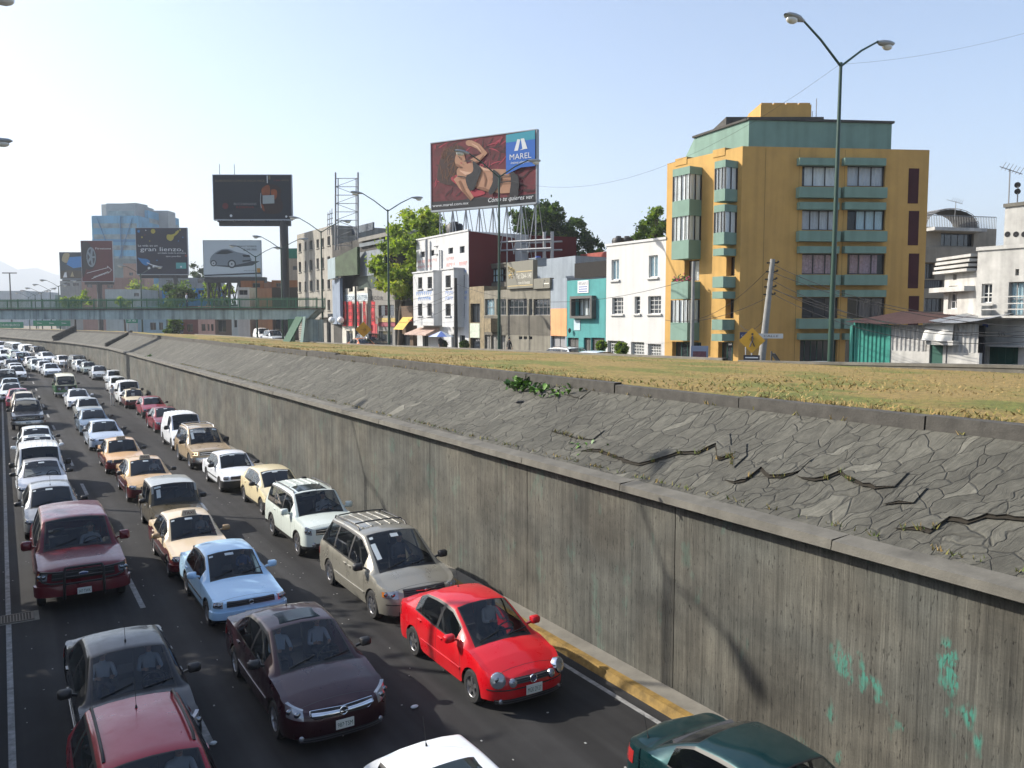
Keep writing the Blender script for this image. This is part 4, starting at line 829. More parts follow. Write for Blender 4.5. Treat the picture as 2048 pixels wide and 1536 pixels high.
T = [  # key, name, (u,v of roof edge) or (x,y), colour, extra, label
 # left lane
 ('wagon', 'car', (305, 1510), '#8c1428', dict(metal=.2), 'crimson wagon with dark roof rails and a thick aerial, nearest car of the left lane'),
 ('astra', 'car', (255, 1296), '#10141a', dict(metal=.3), 'black car with a roof aerial directly behind the crimson wagon'),
 ('ford', 'suv', (150, 1033), '#5e0f1c', dict(metal=.2, mirror=1), 'dark red full size off-road wagon with a black bull bar'),
 ('hatch', 'car', (101, 973), '#8f9294', dict(metal=.6), 'silver hatchback directly behind the dark red off-road wagon'),
 ('sedan', 'car', (82, 921), '#b9bcc0', dict(metal=.5), 'silver sedan second behind the dark red off-road wagon'),
 ('panel_van', 'van', (79, 893), '#d6d8d8', dict(), 'pale boxy van tucked behind the second silver car of the left lane'),
 ('sedan_sunroof', 'car', (74, 873), '#d5dcdf', dict(mirror=1), 'white sedan with a sunroof in the left lane'),
 ('hatch', 'car', (72, 856), '#cfd6d6', dict(), 'white hatchback peeking over the white sunroof sedan of the left lane'),
 ('explorer_plain', 'suv', (53, 800), '#16181c', dict(metal=.3), 'black off-road wagon with a chrome bumper in the left lane'),
 ('wagon', 'car', (47, 786), '#b7a98f', dict(), 'beige wagon with roof rails directly behind the black off-road wagon'),
 ('sedan', 'car', (36, 778), '#a03a52', dict(metal=.2), 'pinkish red sedan behind the beige wagon in the left lane'),
 ('sedan_sunroof', 'car', (22, 767), '#d3d8dc', dict(), 'white sedan with sunroof behind the pinkish red sedan'),
 ('boxy', 'car', (20, 757), '#a8bccb', dict(), 'pale blue boxy sedan fourth behind the black off-road wagon'),
 ('explorer_plain', 'suv', (13, 740), '#2a2c2e', dict(), 'dark grey off-road wagon at the left picture edge beside the green microbus'),
 ('hatch', 'car', (1.6, 118.5), '#dadfe2', dict(), 'white hatchback behind the dark grey off-road wagon at the left edge'),
 ('boxy', 'car', (1.9, 124.5), '#cfd4d8', dict(), 'white boxy sedan far along the left lane beside the line of white cars'),
 ('sedan', 'car', (2.2, 131), '#3a4148', dict(), 'dark sedan far along the left lane'),
 ('hatch', 'car', (2.0, 137.5), '#d5d9de', dict(), 'last white hatchback to be seen in the left lane'),
 # middle lane
 ('hatch_sunroof', 'car', (5.15, 9.5), '#dfe3e6', dict(), 'white car with a sunroof and aerial cut off by the bottom picture edge'),
 ('vectra', 'car', (605, 1243), '#2c0c18', dict(metal=.3), 'dark maroon sedan with a sunroof and a chrome bar across its grille'),
 ('boxy', 'car', (460, 1100), '#a9cdea', dict(mirror=1), 'light blue boxy sedan directly behind the dark maroon sunroof sedan'),
 ('boxy_taxi', 'taxi', (379, 1031), '#d3bfa0', dict(low='#4a1018', mirror=mat('brown mirror', (.3, .2, .1), .4)), 'cream and maroon taxi between the light blue sedan and the square convertible'),
 ('jeep', 'car', (347, 965), '#4a4436', dict(low='#9a9c98'), 'old square convertible with a fabric top between two taxis'),
 ('sedan_taxi', 'taxi', (290, 918), '#cba878', dict(low='#4a1018', metal=.2), 'gold and maroon taxi directly behind the square convertible'),
 ('boxy_taxi', 'taxi', (242, 879), '#d0a878', dict(low='#5a1018'), 'gold and maroon taxi, second behind the square convertible, with a tall TAXI sign'),
 ('sedan', 'car', (207, 842), '#b4c0cf', dict(metal=.3), 'silver blue sedan directly behind the last gold taxi of the middle lane'),
 ('sedan', 'car', (185, 819), '#5f7488', dict(metal=.4), 'steel blue sedan between the silver blue sedan and the silver boxy one'),
 ('boxy', 'car', (175, 797), '#b5bcbc', dict(metal=.2), 'silver boxy sedan in front of the white sunroof sedan'),
 ('sedan_sunroof', 'car', (155, 779), '#dde0e3', dict(mirror=1), 'white sedan with a dark sunroof just in front of the green microbus'),
 ('combi', 'microbus', (131, 752), '#cfc8a4', dict(low='#2f6a3a'), 'green and cream old microbus in the middle lane'),
 ('sedan', 'car', (101, 727), '#cfd6de', dict(), 'white sedan first behind the green microbus'),
 ('boxy', 'car', (88, 722), '#d8dce0', dict(), 'white boxy sedan second behind the green microbus'),
 ('hatch', 'car', (73, 718), '#d0d8d8', dict(), 'white hatchback third behind the green microbus'),
 ('boxy', 'car', (62, 714), '#dcdce0', dict(), 'white boxy sedan just in front of the blue off-road wagon'),
 ('explorer_plain', 'suv', (43, 705), '#33507a', dict(), 'blue off-road wagon with one lamp lit far along the middle lane'),
 ('sedan', 'car', (29, 701), '#9fb8ac', dict(), 'pale green sedan behind the blue off-road wagon'),
 ('hatch', 'car', (8, 699), '#dadfe3', dict(), 'white hatchback at the left edge behind the pale green sedan'),
 # right lane
 ('sedan_antenna', 'car', (9.45, 7.8), '#0d3438', dict(metal=.5), 'dark teal green sedan beside the yellow kerb at the bottom picture edge'),
 ('polo', 'car', (962, 1200), '#c00e1c', dict(mirror=1), 'bright red sedan with twin round headlights beside the trench wall'),
 ('minivan', 'minivan', (781, 1060), '#98958a', dict(metal=.5), 'champagne minivan with a roof rack directly behind the bright red sedan'),
 ('suv', 'suv', (629, 981), '#c9d2cc', dict(mirror=1), 'pale silver green off-road wagon with a sunroof behind the champagne minivan'),
 ('pointer', 'car', (550, 939), '#d6c9a4', dict(), 'cream hatchback with a black bumper between the white boxy sedan and the pale off-road wagon'),
 ('boxy_banner', 'car', (465, 906), '#dfe4ea', dict(), 'white boxy sedan with a black bumper behind the cream hatchback'),
 ('explorer', 'suv', (405, 855), '#b49f80', dict(metal=.3, lit=True), 'gold off-road wagon with a silver roof rack and a lit headlight'),
 ('panel_van', 'van', (369, 828), '#e3e8ee', dict(), 'tall white panel van directly behind the gold off-road wagon'),
 ('sedan', 'car', (330, 815), '#7a1f30', dict(), 'maroon sedan half hidden behind the white panel van'),
 ('pointer', 'car', (303, 794), '#8a2338', dict(), 'maroon hatchback between the cream taxi and the half hidden maroon sedan'),
 ('boxy_taxi', 'taxi', (267, 779), '#d9ccb0', dict(low='#611620'), 'cream and maroon taxi of the right lane, beside the trench wall'),
 ('panel_van', 'van', (257, 763), '#e6eaee', dict(), 'white van directly behind the cream taxi of the right lane'),
 ('sedan', 'car', (235, 754), '#dfe3e6', dict(), 'white sedan second behind the cream taxi of the right lane'),
 ('boxy_banner', 'car', (228, 741), '#dde4ec', dict(), 'white boxy sedan with a windscreen banner third behind the cream taxi of the right lane'),
 ('sedan', 'car', (198, 732), '#b3b8ba', dict(metal=.4), 'silver sedan beside the wall, three behind the white van'),
 ('boxy', 'car', (177, 724), '#9aa6a2', dict(metal=.2), 'grey green boxy sedan beside the wall behind the silver one'),
 ('hatch', 'car', (163, 720), '#c0c6ca', dict(metal=.3), 'silver hatchback beside the wall in front of the dark off-road wagon'),
 ('explorer_plain', 'suv', (157, 711), '#23262b', dict(), 'dark off-road wagon beside the wall behind the silver hatchback'),
 ('boxy', 'car', (125, 711), '#e0e3e6', dict(), 'white boxy sedan in front of the far white sedan of the right lane'),
 ('sedan', 'car', (92, 704), '#e0e4e8', dict(), 'white sedan of the right lane behind the line of white cars'),
 ('explorer_plain', 'suv', (76, 693), '#1f242c', dict(), 'dark off-road wagon far along the right lane before the white vans'),
 ('panel_van', 'van', (56, 690), '#e4e8ea', dict(), 'white van right behind the far dark off-road wagon'),
 ('hatch', 'car', (34, 692), '#c6d0d6', dict(), 'small pale hatchback between the two far white vans'),
 ('combi', 'microbus', (28, 687), '#e2e4e2', dict(), 'white microbus far along the right lane'),
 ('hatch', 'car', (4, 683), '#e2e6ea', dict(), 'white hatchback farthest along the right lane at the left picture edge'),
]
lanes = {}
CARPOS = []
for key, name, pos, colr, ex, lab in T:
    if len(pos) == 2 and pos[0] > 15 or pos[1] > 300: x, y = by_roof(*pos, key)
    else: x, y = pos; x += cx(y)
    nm = {'taxi': 'taxi', 'suv': 'off_road_wagon', 'van': 'van', 'minivan': 'minivan', 'microbus': 'microbus'}.get(name, 'car')
    ct = {'suv': 'off-road car'}.get(name, name)
    add_car(key, nm, x, y, colr, lab, ct, **ex); CARPOS.append((key, x - cx(y), y))
# ---- cars parked or driving on the side street above
STREET = [('wagon', (1120, 697), 31.0, '#e6ecee', 'white wagon on the side street above the lawn', 1), ('hatch', (1180, 700), 29.0, '#c9d2da', 'silver hatchback in front of the white wagon on the side street', 1),
          ('explorer_plain', (742, 676), 32.5, '#1a1d20', 'dark off-road wagon parked before the shop with red banners', 0), ('sedan', (725, 681), 30, '#c9733c', 'orange and white car next to the dark off-road wagon on the street', 0),
          ('explorer_plain', (548, 664), 31, '#b9bdc0', 'silver off-road wagon on the street beside the footbridge stair', 0), ('panel_van', (525, 655), 34, '#e0e0dc', 'white van parked behind the silver off-road wagon by the stair', 0),
          ('hatch', (355, 660), 30, '#e3e5e6', 'white hatchback on the street left of the footbridge stair', 0), ('boxy', (85, 668), 27, '#dfe2e4', 'white car on the upper street farthest left under the footbridge', 0), ('sedan', (110, 668), 29, '#c4c9cd', 'silver car on the upper street next to the farthest white one', 0),
          ('hatch', (180, 666), 30, '#e0e2e4', 'white car on the upper street behind the far grass end', 0), ('hatch', (2040, 700), 30.5, '#e8e8e6', 'white small car at the right picture edge before house number 575', 0)]
for key, (u, v), X, colr, lab, hd in STREET:
    p = on_x(u, v, X); add_car(key, {'explorer_plain': 'off_road_wagon', 'panel_van': 'van'}.get(key, 'car'), p[0], p[1], colr, lab, 'car', z=4.6 if abs(p[2] - TYPES[key]['H'] - 4.6) < 9 else p[2], rz=0 if hd == 0 else math.pi, group='vehicles on the side street')
# ================================================================== BUILDINGS
def wallmat(name, hexc, k=1.0, **kw):
    c = tuple(x * k for x in lin(hexc)); a = dict(noise=.14, nscale=.9, streak=.18, bump=.15, bscale=30); a.update(kw); return mat(name, c, .88, **a)
PANE = glass('window pane', (.05, .055, .06), .95, body=.08); PANE_OP = mat('dark window pane', (.025, .03, .036), .06, coat=1)
CURT = mat('pale curtain', (.75, .75, .72), .8, noise=.2, nscale=6, stretch=(9, 9, .4)); CURTB = mat('pale blue curtain', (.5, .64, .68), .8, noise=.2, nscale=6, stretch=(9, 9, .4)); CURTG = mat('grey net curtain', (.55, .55, .56), .8, noise=.3, nscale=5, stretch=(9, 9, .4)); CURTD = mat('dark curtain', (.1, .09, .1), .9, noise=.3, nscale=5, stretch=(9, 9, .4)); CURTP = mat('old pink blind', (.42, .27, .3), .8, noise=.35, nscale=7)
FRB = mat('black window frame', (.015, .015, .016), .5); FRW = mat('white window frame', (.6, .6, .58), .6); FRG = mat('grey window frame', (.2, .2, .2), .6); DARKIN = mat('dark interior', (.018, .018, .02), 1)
class Fac:
    def __init__(s, A, B):
        s.A = np.array([A[0], A[1], 0.]); s.B = np.array([B[0], B[1], 0.]); d = s.B - s.A; s.L = np.linalg.norm(d); s.ex = d / s.L; s.en = np.array([s.ex[1], -s.ex[0], 0.])
        if np.dot(s.en, s.A) > 0: s.en = -s.en
        s.open = []
    def P(s, a, z, o=0.0): q = s.A + s.ex * a + s.en * o; return np.array([q[0], q[1], z])
    def uv(s, u, v, o=0.0):
        r = ray(u, v); q0 = s.A + s.en * o; t = np.dot(q0 - [0, 0, 0], s.en) / np.dot(r, s.en); p = r * t; return float(np.dot(p - s.A, s.ex)), float(p[2] + EYE)
    def rect(s, u0, v0, u1, v1, o=0.0):
        um, vm = (u0 + u1) / 2, (v0 + v1) / 2; return s.uv(u0, vm, o)[0], s.uv(um, v1, o)[1], s.uv(u1, vm, o)[0], s.uv(um, v0, o)[1]
    def bx(s, mb, a0, z0, a1, z1, o0, o1, mi=0):
        c = (s.P(a0, z0, o0) + s.P(a1, z1, o1)) / 2; mb.obox(c, s.ex * (a1 - a0) / 2, s.en * (o1 - o0) / 2, (0, 0, (z1 - z0) / 2), mi)
def fx(ua, ub, X=38.0, Xb=None):
    return Fac(on_x(ua, 638, X), on_x(ub, 638, X if Xb is None else Xb))
def fd(ua, da, ub, db): return Fac(at_depth(ua, 638, da), at_depth(ub, 638, db))
class Bld:
    def __init__(s, name, label, cat, loc, group=None): s.root = empty(name, tuple(loc), label, cat, group); s.loc = np.array(loc, float)
    def part(s, name, mb, m, parent=None, smooth=None):
        mb.v = [tuple(np.array(v) - s.loc) for v in mb.v]; return mb.build(name, m, parent or s.root, smooth=smooth)
    def wall(s, f, a0, z0, a1, z1, m, name='wall', rev=.16, mb=None, o=0.0):
        f_open = [q for q in f.open if q[0] > a0 - .01 and q[2] < a1 + .01 and q[3] > z0 and q[1] < z1]
        A = sorted({a0, a1, *[min(max(x, a0), a1) for q in f_open for x in (q[0], q[2])]}); Z = sorted({z0, z1, *[min(max(x, z0), z1) for q in f_open for x in (q[1], q[3])]})
        b = mb or MB()
        for i in range(len(A) - 1):
            for j in range(len(Z) - 1):
                ca, cz = (A[i] + A[i + 1]) / 2, (Z[j] + Z[j + 1]) / 2
                if any(q[0] < ca < q[2] and q[1] < cz < q[3] for q in f_open): continue
                b.add([f.P(A[i], Z[j], o), f.P(A[i + 1], Z[j], o), f.P(A[i + 1], Z[j + 1], o), f.P(A[i], Z[j + 1], o)], [(0, 1, 2, 3)])
        for q in f_open:
            c = [(q[0], q[1]), (q[2], q[1]), (q[2], q[3]), (q[0], q[3])]
            for k in range(4):
                p, n_ = c[k], c[(k + 1) % 4]; b.add([f.P(*p, o), f.P(*n_, o), f.P(*n_, o - rev - .1), f.P(*p, o - rev - .1)], [(3, 2, 1, 0)])
        if mb is None: return s.part(name, b, m)
    def window(s, f, r, nx=2, ny=1, fm=FRB, pm=None, curtain=None, sill=None, px=True, dep=.16, fw=.05, o=0.0, bars=None, hole=True, name='window'):
        a0, z0, a1, z1 = f.rect(*r, o) if px else r
        if hole: f.open.append((a0, z0, a1, z1))
        b = MB(); d0, d1 = o - dep, o - dep + .05
        f.bx(b, a0, z0, a0 + fw, z1, d0, d1); f.bx(b, a1 - fw, z0, a1, z1, d0, d1); f.bx(b, a0 + fw, z0, a1 - fw, z0 + fw, d0, d1); f.bx(b, a0 + fw, z1 - fw, a1 - fw, z1, d0, d1)
        for i in range(1, nx): x = a0 + (a1 - a0) * i / nx; f.bx(b, x - fw * .4, z0 + fw, x + fw * .4, z1 - fw, d0, d1 - .004)
        for i in range(1, ny): z = z0 + (z1 - z0) * i / ny; f.bx(b, a0 + fw, z - fw * .4, a1 - fw, z + fw * .4, d0, d1 - .008)
        w = s.part(name, b, fm)
        b = MB(); b.add([f.P(a0, z0, d0 + .015), f.P(a1, z0, d0 + .015), f.P(a1, z1, d0 + .015), f.P(a0, z1, d0 + .015)], [(0, 1, 2, 3)]); s.part('pane', b, pm or (PANE if curtain else PANE_OP), w)
        if curtain:
            b = MB(); n = 24; g0 = RNG.choice([0, 0, 0, .12, .3]); g1 = RNG.choice([1, 1, 1, .85]); P = []
            for k in range(n + 1): P.append([f.P(a0 + (a1 - a0) * (g0 + (g1 - g0) * k / n), z, d0 - .06 - .035 * math.sin(k * 1.9)) for z in (z0, z1)])
            b.grid(P); s.part('curtain', b, curtain, w)
        if sill: b = MB(); f.bx(b, a0 - .12, z0 - .12, a1 + .12, z0, o, o + .14); s.part('sill', b, sill, w)
        if bars:
            b = MB(); k = max(2, int((a1 - a0) / bars))
            for i in range(k + 1): x = a0 + (a1 - a0) * i / k; f.bx(b, x - .012, z0, x + .012, z1, o - .05, o - .03)
            for i in range(4): z = z0 + (z1 - z0) * (i + .5) / 4; f.bx(b, a0, z - .012, a1, z + .012, o - .03, o - .015)
            s.part('bars', b, fm, w)
        return w
    def body(s, pts, z0, z1, m, name='wall', skip=(), roof=True, roofm=None):
        """sides of a block over the plan polygon pts (edges in skip are left to wall())"""
        b = MB(); n = len(pts)
        for i in range(n):
            if i in skip: continue
            p, q = pts[i], pts[(i + 1) % n]; b.add([(p[0], p[1], z0), (q[0], q[1], z0), (q[0], q[1], z1), (p[0], p[1], z1)], [(0, 1, 2, 3)])
        s.part(name, b, m)
        if roof: b = MB(); b.add([(p[0], p[1], z1 - .02) for p in pts], [tuple(range(n))]); s.part('roof', b, roofm or CONC)
    def plain(s, f, r, o0, o1, m, name, px=True, of=None):
        a0, z0, a1, z1 = f.rect(*r, o1 if of is None else of) if px else r; b = MB(); f.bx(b, a0, z0, a1, z1, o0, o1); return s.part(name, b, m)
    def text(s, f, txt, u0, v0, u1, v1, m, o=.03, parent=None, name='lettering', shear=0):
        a0, z0, a1, z1 = f.rect(u0, v0, u1, v1, o); b = MB(); put_text(b, txt, f.P(a0, z0, o), f.ex, (0, 0, 1), z1 - z0, a1 - a0, shear=shear); return s.part(name, b, m, parent)
def block(name, label, f, vtop, m, depth=9.0, zb=4.6, utop=None, cat='building', group=None, ztop=None):
    """building with one street front f; returns Bld after the caller adds windows via cb"""
    zt = ztop if ztop is not None else f.uv(utop if utop is not None else f.um, vtop)[1]
    b = Bld(name, label, cat, f.P(0, zb), group); b.f = f; b.zt = zt; b.zb = zb; b.m = m; b.depth = depth; return b
def close(b, roofm=None, cap=None):
    f = b.f; b.wall(f, 0, b.zb, f.L, b.zt, b.m)
    A, B_, bk = f.P(0, 0), f.P(f.L, 0), -f.en * b.depth
    b.body([A[:2], (A + bk)[:2], (B_ + bk)[:2], B_[:2]], b.zb, b.zt, b.m, name='side_wall', skip=(3,), roofm=roofm)
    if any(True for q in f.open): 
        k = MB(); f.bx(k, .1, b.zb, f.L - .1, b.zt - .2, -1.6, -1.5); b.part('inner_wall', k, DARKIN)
    if cap: k = MB(); f.bx(k, -.05, b.zt - .003, f.L + .05, b.zt + .16, -.25, .08); b.part('coping', k, cap)
    return b
Z7 = lambda x, y: (1300 + x * .36455, 180 + y * .36455); Z6 = lambda x, y: (1050 + x * .21485, 400 + y * .21485); Z5 = lambda x, y: (800 + x * .1888, 430 + y * .1888); Z3 = lambda x, y: (560 + x * .18226, 420 + y * .18226); Z8 = lambda x, y: (1660 + x * .29938, 300 + y * .29938)
def zr_(Z, x0, y0, x1, y1): return (*Z(x0, y0), *Z(x1, y1))
# ------------------------------------------------------------ yellow apartment block
YEL = wallmat('ochre yellow wall', '#cda45e', .8, noise=.1, streak=.16); GRN = wallmat('sage green panel', '#799588', .9, noise=.1, streak=.15); DRED = wallmat('dark red strip', '#3e1218', .9); GATE = mat('green iron gate', (.01, .07, .05), .6)
PL = on_x(1330, 638, 38); PC = on_x(1478, 638, 38); PR = at_depth(1846, 638, 51.0)
f1 = Fac(PL, PC); f2 = Fac(PC, PR); zt = 18.25
yb = Bld('apartment_building', 'ochre yellow five storey apartment block with sage green window bays', 'building', (PC[0], PC[1], 4.6))
# right face
for c, (x0, x1) in enumerate(((822, 1040), (1070, 1297))):
    for k, (l0, l1, w0, w1, s0, s1) in enumerate(((372, 412, 415, 530, 532, 590), (615, 655, 657, 770, 773, 830), (857, 895, 898, 1012, 1014, 1070), (1097, 1135, 1137, 1252, 1254, 1310), (1335, 1370, 1372, 1500, None, None))):
        cu = {0: (CURT, CURTG)[c], 1: (CURTG, CURTB)[c], 2: CURTP, 3: (None, CURTD)[c]}.get(k)
        if k < 4: yb.window(f2, zr_(Z7, x0 + 12, w0, x1 - 6, w1), nx=(3, 4, 3, 3)[k], fm=FRB, curtain=cu, dep=.22, fw=.07)
        else: yb.window(f2, zr_(Z7, x0, w0, x1 - 12, w1), nx=6, fm=GATE, dep=.3, name='garage_gate')
        yb.plain(f2, zr_(Z7, x0, l0, x1, l1), 0, .42, GRN, 'lintel_panel')
        if s0: yb.plain(f2, zr_(Z7, x0 - 2, s0, x1 + 6, s1), 0, .5, GRN, 'sill_panel')
for y0, y1 in ((430, 622), (663, 852), (897, 1088), (1130, 1320)): yb.plain(f2, zr_(Z7, 1418, y0, 1474, y1), 0, .02, DRED, 'dark_red_strip')
for x in (627, 812, 1060): a, z = f2.uv(*Z7(x, 700)); yb.plain(f2, (a - .012, 4.7, a + .012, zt - .1), 0, .006, mat('wall seam', (.2, .13, .04), .9), 'seam', px=False)
# left, sunlit face with its bays
OB = 1.05
def bay(u0, u1, rows, nx, side_win=True):
    a0 = f1.uv(u0, 500, OB)[0]; a1 = f1.uv(u1, 500, OB)[0]; um = (u0 + u1) / 2
    for kind, v0, v1 in rows:
        z1, z0 = f1.uv(um, v0, OB)[1], f1.uv(um, v1, OB)[1]
        if kind == 'g': b = MB(); f1.bx(b, a0, z0, a1, z1, 0, OB); yb.part('bay_panel', b, GRN)
        elif kind == 'w':
            b = MB()
            for a in (a0, a1 - .07): f1.bx(b, a, z0, a + .07, z1, OB - .07, OB)
            for i in range(1, nx): a = a0 + (a1 - a0) * i / nx; f1.bx(b, a - .025, z0, a + .025, z1, OB - .06, OB - .01)
            f1.bx(b, a1 - .06, z0, a1 - .002, z1, .0, .08); f1.bx(b, a1 - .06, z0, a1 - .002, z1, OB * .5 - .03, OB * .5 + .03)
            w = yb.part('bay_window', b, FRB)
            b = MB(); b.add([f1.P(a0, z0, OB - .04), f1.P(a1, z0, OB - .04), f1.P(a1, z1, OB - .04), f1.P(a0, z1, OB - .04)], [(0, 1, 2, 3)]); b.add([f1.P(a1 - .03, z0, OB - .04), f1.P(a1 - .03, z0, 0), f1.P(a1 - .03, z1, 0), f1.P(a1 - .03, z1, OB - .04)], [(0, 1, 2, 3)]); yb.part('pane', b, PANE, w)
            b = MB(); n = 16; b.grid([[f1.P(a0 + .03 + (a1 - a0 - .06) * k / n, z, OB - .1 - .03 * math.sin(k * 2.1)) for z in (z0, z1)] for k in range(n + 1)]); b.grid([[f1.P(a1 - .09 - .02 * math.sin(k * 2), z, OB - .08 - (OB - .1) * k / 10) for z in (z0, z1)] for k in range(11)]); yb.part('curtain', b, CURT, w)
        elif kind == 'o':
            f1.open.append((a0 + .1, z0, a1 - .1, z1)); yb.window(f1, (a0 + .1, z0, a1 - .1, z1), nx=3, px=False, hole=False, dep=.5, curtain=CURT if v0 < 560 else None)
bay(1343, 1377, [('g', 336, 351), ('w', 351, 401), ('g', 401, 433), ('w', 433, 481), ('g', 481, 518), ('o', 519, 561), ('g', 563, 598), ('w', 600, 645), ('g', 645, 681)], 4)
bay(1426, 1447.6, [('g', 322, 336), ('w', 336, 379), ('g', 379, 403), ('g', 410, 424), ('w', 424, 465), ('g', 465, 489), ('g', 497, 511), ('o', 512, 551), ('g', 553, 575), ('g', 583, 597), ('o', 598, 637), ('g', 639, 660), ('g', 668, 682)], 3)
yb.window(f1, (1344, 684, 1402, 735), nx=5, fm=GATE, dep=.4, name='garage_gate'); yb.window(f1, (1436, 684, 1466, 735), nx=3, fm=GATE, dep=.4, name='garage_gate')
for u0, u1, v0 in ((1351, 1374, 327), (1426, 1450, 309)): 
    a0 = f1.uv(u0, 330)[0]; a1 = f1.uv(u1, 330)[0]; yb.plain(f1, (a0, zt - .3, a1, zt + .16), -.6, .04, YEL, 'roof_box', px=False)
yb.wall(f1, 0, 4.6, f1.L, zt, YEL, rev=.5); yb.wall(f2, 0, 4.6, f2.L, zt, YEL, rev=.25)
bk = np.array([9.5, 12., 0]); yb.body([PL[:2], PC[:2], PR[:2], (PR + bk)[:2], (PL + np.array([12, 6, 0]))[:2]], 4.6, zt, YEL, name='back_wall', skip=(0, 1))
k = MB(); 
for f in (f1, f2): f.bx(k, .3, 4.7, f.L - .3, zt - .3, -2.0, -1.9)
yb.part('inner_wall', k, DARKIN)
# flower box on the open balcony
a0, a1 = f1.uv(1343, 560, OB)[0], f1.uv(1400, 560, 0)[0]; z = f1.uv(1360, 562, OB)[1]; fb = MB()
for i in range(150): p = f1.P(a0 + (f1.uv(1377, 560, OB)[0] - a0) * RNG.random(), z + abs(RNG.normal(.12, .12)), OB - .1 + RNG.normal(0, .08)); fb.ball(p, .045, 5, int(RNG.random() < .5))
yb.part('flower_box', fb, [mat('pink flowers', (.45, .06, .14), .8), mat('flower leaves', (.05, .12, .03), .8)])
# set-back penthouse
q0, q1, q2 = at_depth(1383, 638, 59.3), at_depth(1489.5, 638, 54.0), at_depth(1770, 638, 55.0); zp = 20.75
yb.body([q0[:2], q1[:2], q2[:2], (q2 + bk * .6)[:2], (q0 + bk * .6)[:2]], zt - .1, zp, GRN, name='penthouse')
k = MB(); g2 = Fac(q1, q2); g1 = Fac(q0, q1); g2.bx(k, -.1, zp, g2.L + .12, zp + .14, -.2, .12); g1.bx(k, -.12, zp, g1.L - .12, zp + .14, -.2, .12); yb.part('penthouse_coping', k, CONCD)
h0, h1, h2 = at_depth(1505, 500, 57), at_depth(1640, 500, 57), None; hf = Fac(h0, h1); k = MB(); hf.bx(k, -2, zp, hf.L, 21.75, -5, 0); yb.part('stair_head', k, CONCD)
t0 = at_depth(1512, 638, 58); t1 = at_depth(1611, 638, 58); tf = Fac(t0, t1); k = MB(); zz = tf.uv(1560, 209)[1]; tf.bx(k, 0, 21.6, tf.L, zz, -3.4, 0)
for i in range(4): tf.bx(k, tf.L * i / 4 + .06, zz, tf.L * (i + 1) / 4 - .06, zz + .14, -3.3, -.1)
yb.part('water_tank', k, YEL)
k = MB(); p = at_depth(1632, 238, 58); k.tube([p, p + (0, 0, 1.4)], .03, 5); p2 = at_depth(1624, 240, 58); k.tube([p2, p2 + (0, 0, .6)], .025, 5); yb.part('roof_aerial', k, FRG)
# ------------------------------------------------------------ white narrow house
WHW = wallmat('white painted wall', '#e2e2e0', .72, noise=.06, streak=.1); TANKM = mat('black plastic tank', (.012, .012, .013), .55); LATT = mat('white lattice', (.55, .56, .54), .6)
f = fx(1212, 1330); b = block('white_house', 'narrow white three storey house left of the ochre apartment block', f, 486, WHW, utop=1270)
for r in ((805, 555, 875, 745), (1152, 515, 1237, 720)): b.window(f, zr_(Z6, *r), nx=2, fm=FRW, curtain=CURTB, sill=WHW, fw=.07)
for r in ((810, 908, 914, 1062), (1020, 898, 1072, 1058), (1146, 894, 1266, 1058)): b.window(f, zr_(Z6, *r), nx=3 if r[0] != 1020 else 1, ny=4, fm=FRW, pm=PANE_OP, sill=WHW, fw=.04, dep=.22)
for r in ((768, 1310, 920, 1580), (985, 1322, 1108, 1580), (1142, 1340, 1266, 1580)):
    b.window(f, zr_(Z6, *r), nx=8, ny=9, fm=LATT, fw=.06, dep=.25, name='lattice_gate')
close(b, cap=WHW)
for u, v in ((1237, 476), (1254, 476)):
    p = at_depth(u, v, 63); t = empty('water_tank', (p[0], p[1], b.zt), 'black plastic roof tank on the white house, ' + ('left' if u < 1240 else 'right') + ' of the pair', 'water tank', 'roof tanks on the white house'); k = MB(); k.lathe([(.45, 0), (.5, .15), (.5, .72), (.42, .85), (.2, .9), (.2, 1.0), (.001, 1.02)], n=18); k.build('tank_shell', TANKM, t, smooth=40)
    k = MB(); [k.lathe([(.505, z_), (.52, z_ + .03), (.505, z_ + .06)], n=18) for z_ in (.2, .4, .6)]; k.build('tank_rib', TANKM, t, smooth=40)
# ------------------------------------------------------------ turquoise house
TURQ = wallmat('turquoise wall', '#58a6a6', .74); DGREY = mat('dark grey door', (.09, .09, .085), .6, noise=.2); SIGNW = mat('white sign board', (.68, .69, .7), .6); BLUET = mat('blue lettering', (.05, .09, .3), .7); BLKT = mat('black lettering', (.02, .02, .03), .7)
f = fx(1134, 1211.5); b = block('turquoise_house', 'turquoise two storey house with a boxed window and lawyer sign', f, 559, TURQ, utop=1172)
b.window(f, (1153, 597, 1189, 632), nx=4, fm=FRB, curtain=CURT, dep=.3, fw=.06)
a0, z0, a1, z1 = f.rect(1148, 592, 1192, 637); k = MB(); f.bx(k, a0, z0, a0 + .2, z1, 0, .42); f.bx(k, a1 - .2, z0, a1, z1, 0, .42); f.bx(k, a0 + .2, z0, a1 - .2, z0 + .2, 0, .42); f.bx(k, a0 + .2, z1 - .2, a1 - .2, z1, 0, .42); b.part('window_surround', k, DGREY)
sg = b.plain(f, zr_(Z6, 490, 750, 590, 865), 0, .05, SIGNW, 'sign_board'); b.text(f, 'ABOGADOS', *Z6(496, 758), *Z6(586, 790), BLKT, .056, sg)
for i, t_ in enumerate(('ASESORIA JURIDICA', 'CIVIL Y FAMILIAR', 'TRAMITES LEGALES')): pass
k = MB()
for i in range(3):
    a0, z0, a1, z1 = f.rect(*Z6(500, 802 + i * 21), *Z6(582, 814 + i * 21), .055)
    for j in range(9): f.bx(k, a0 + (a1 - a0) * j / 9, z0, a0 + (a1 - a0) * (j + .7) / 9, z1, .05, .056)
b.part('small_print', k, BLUET, sg)
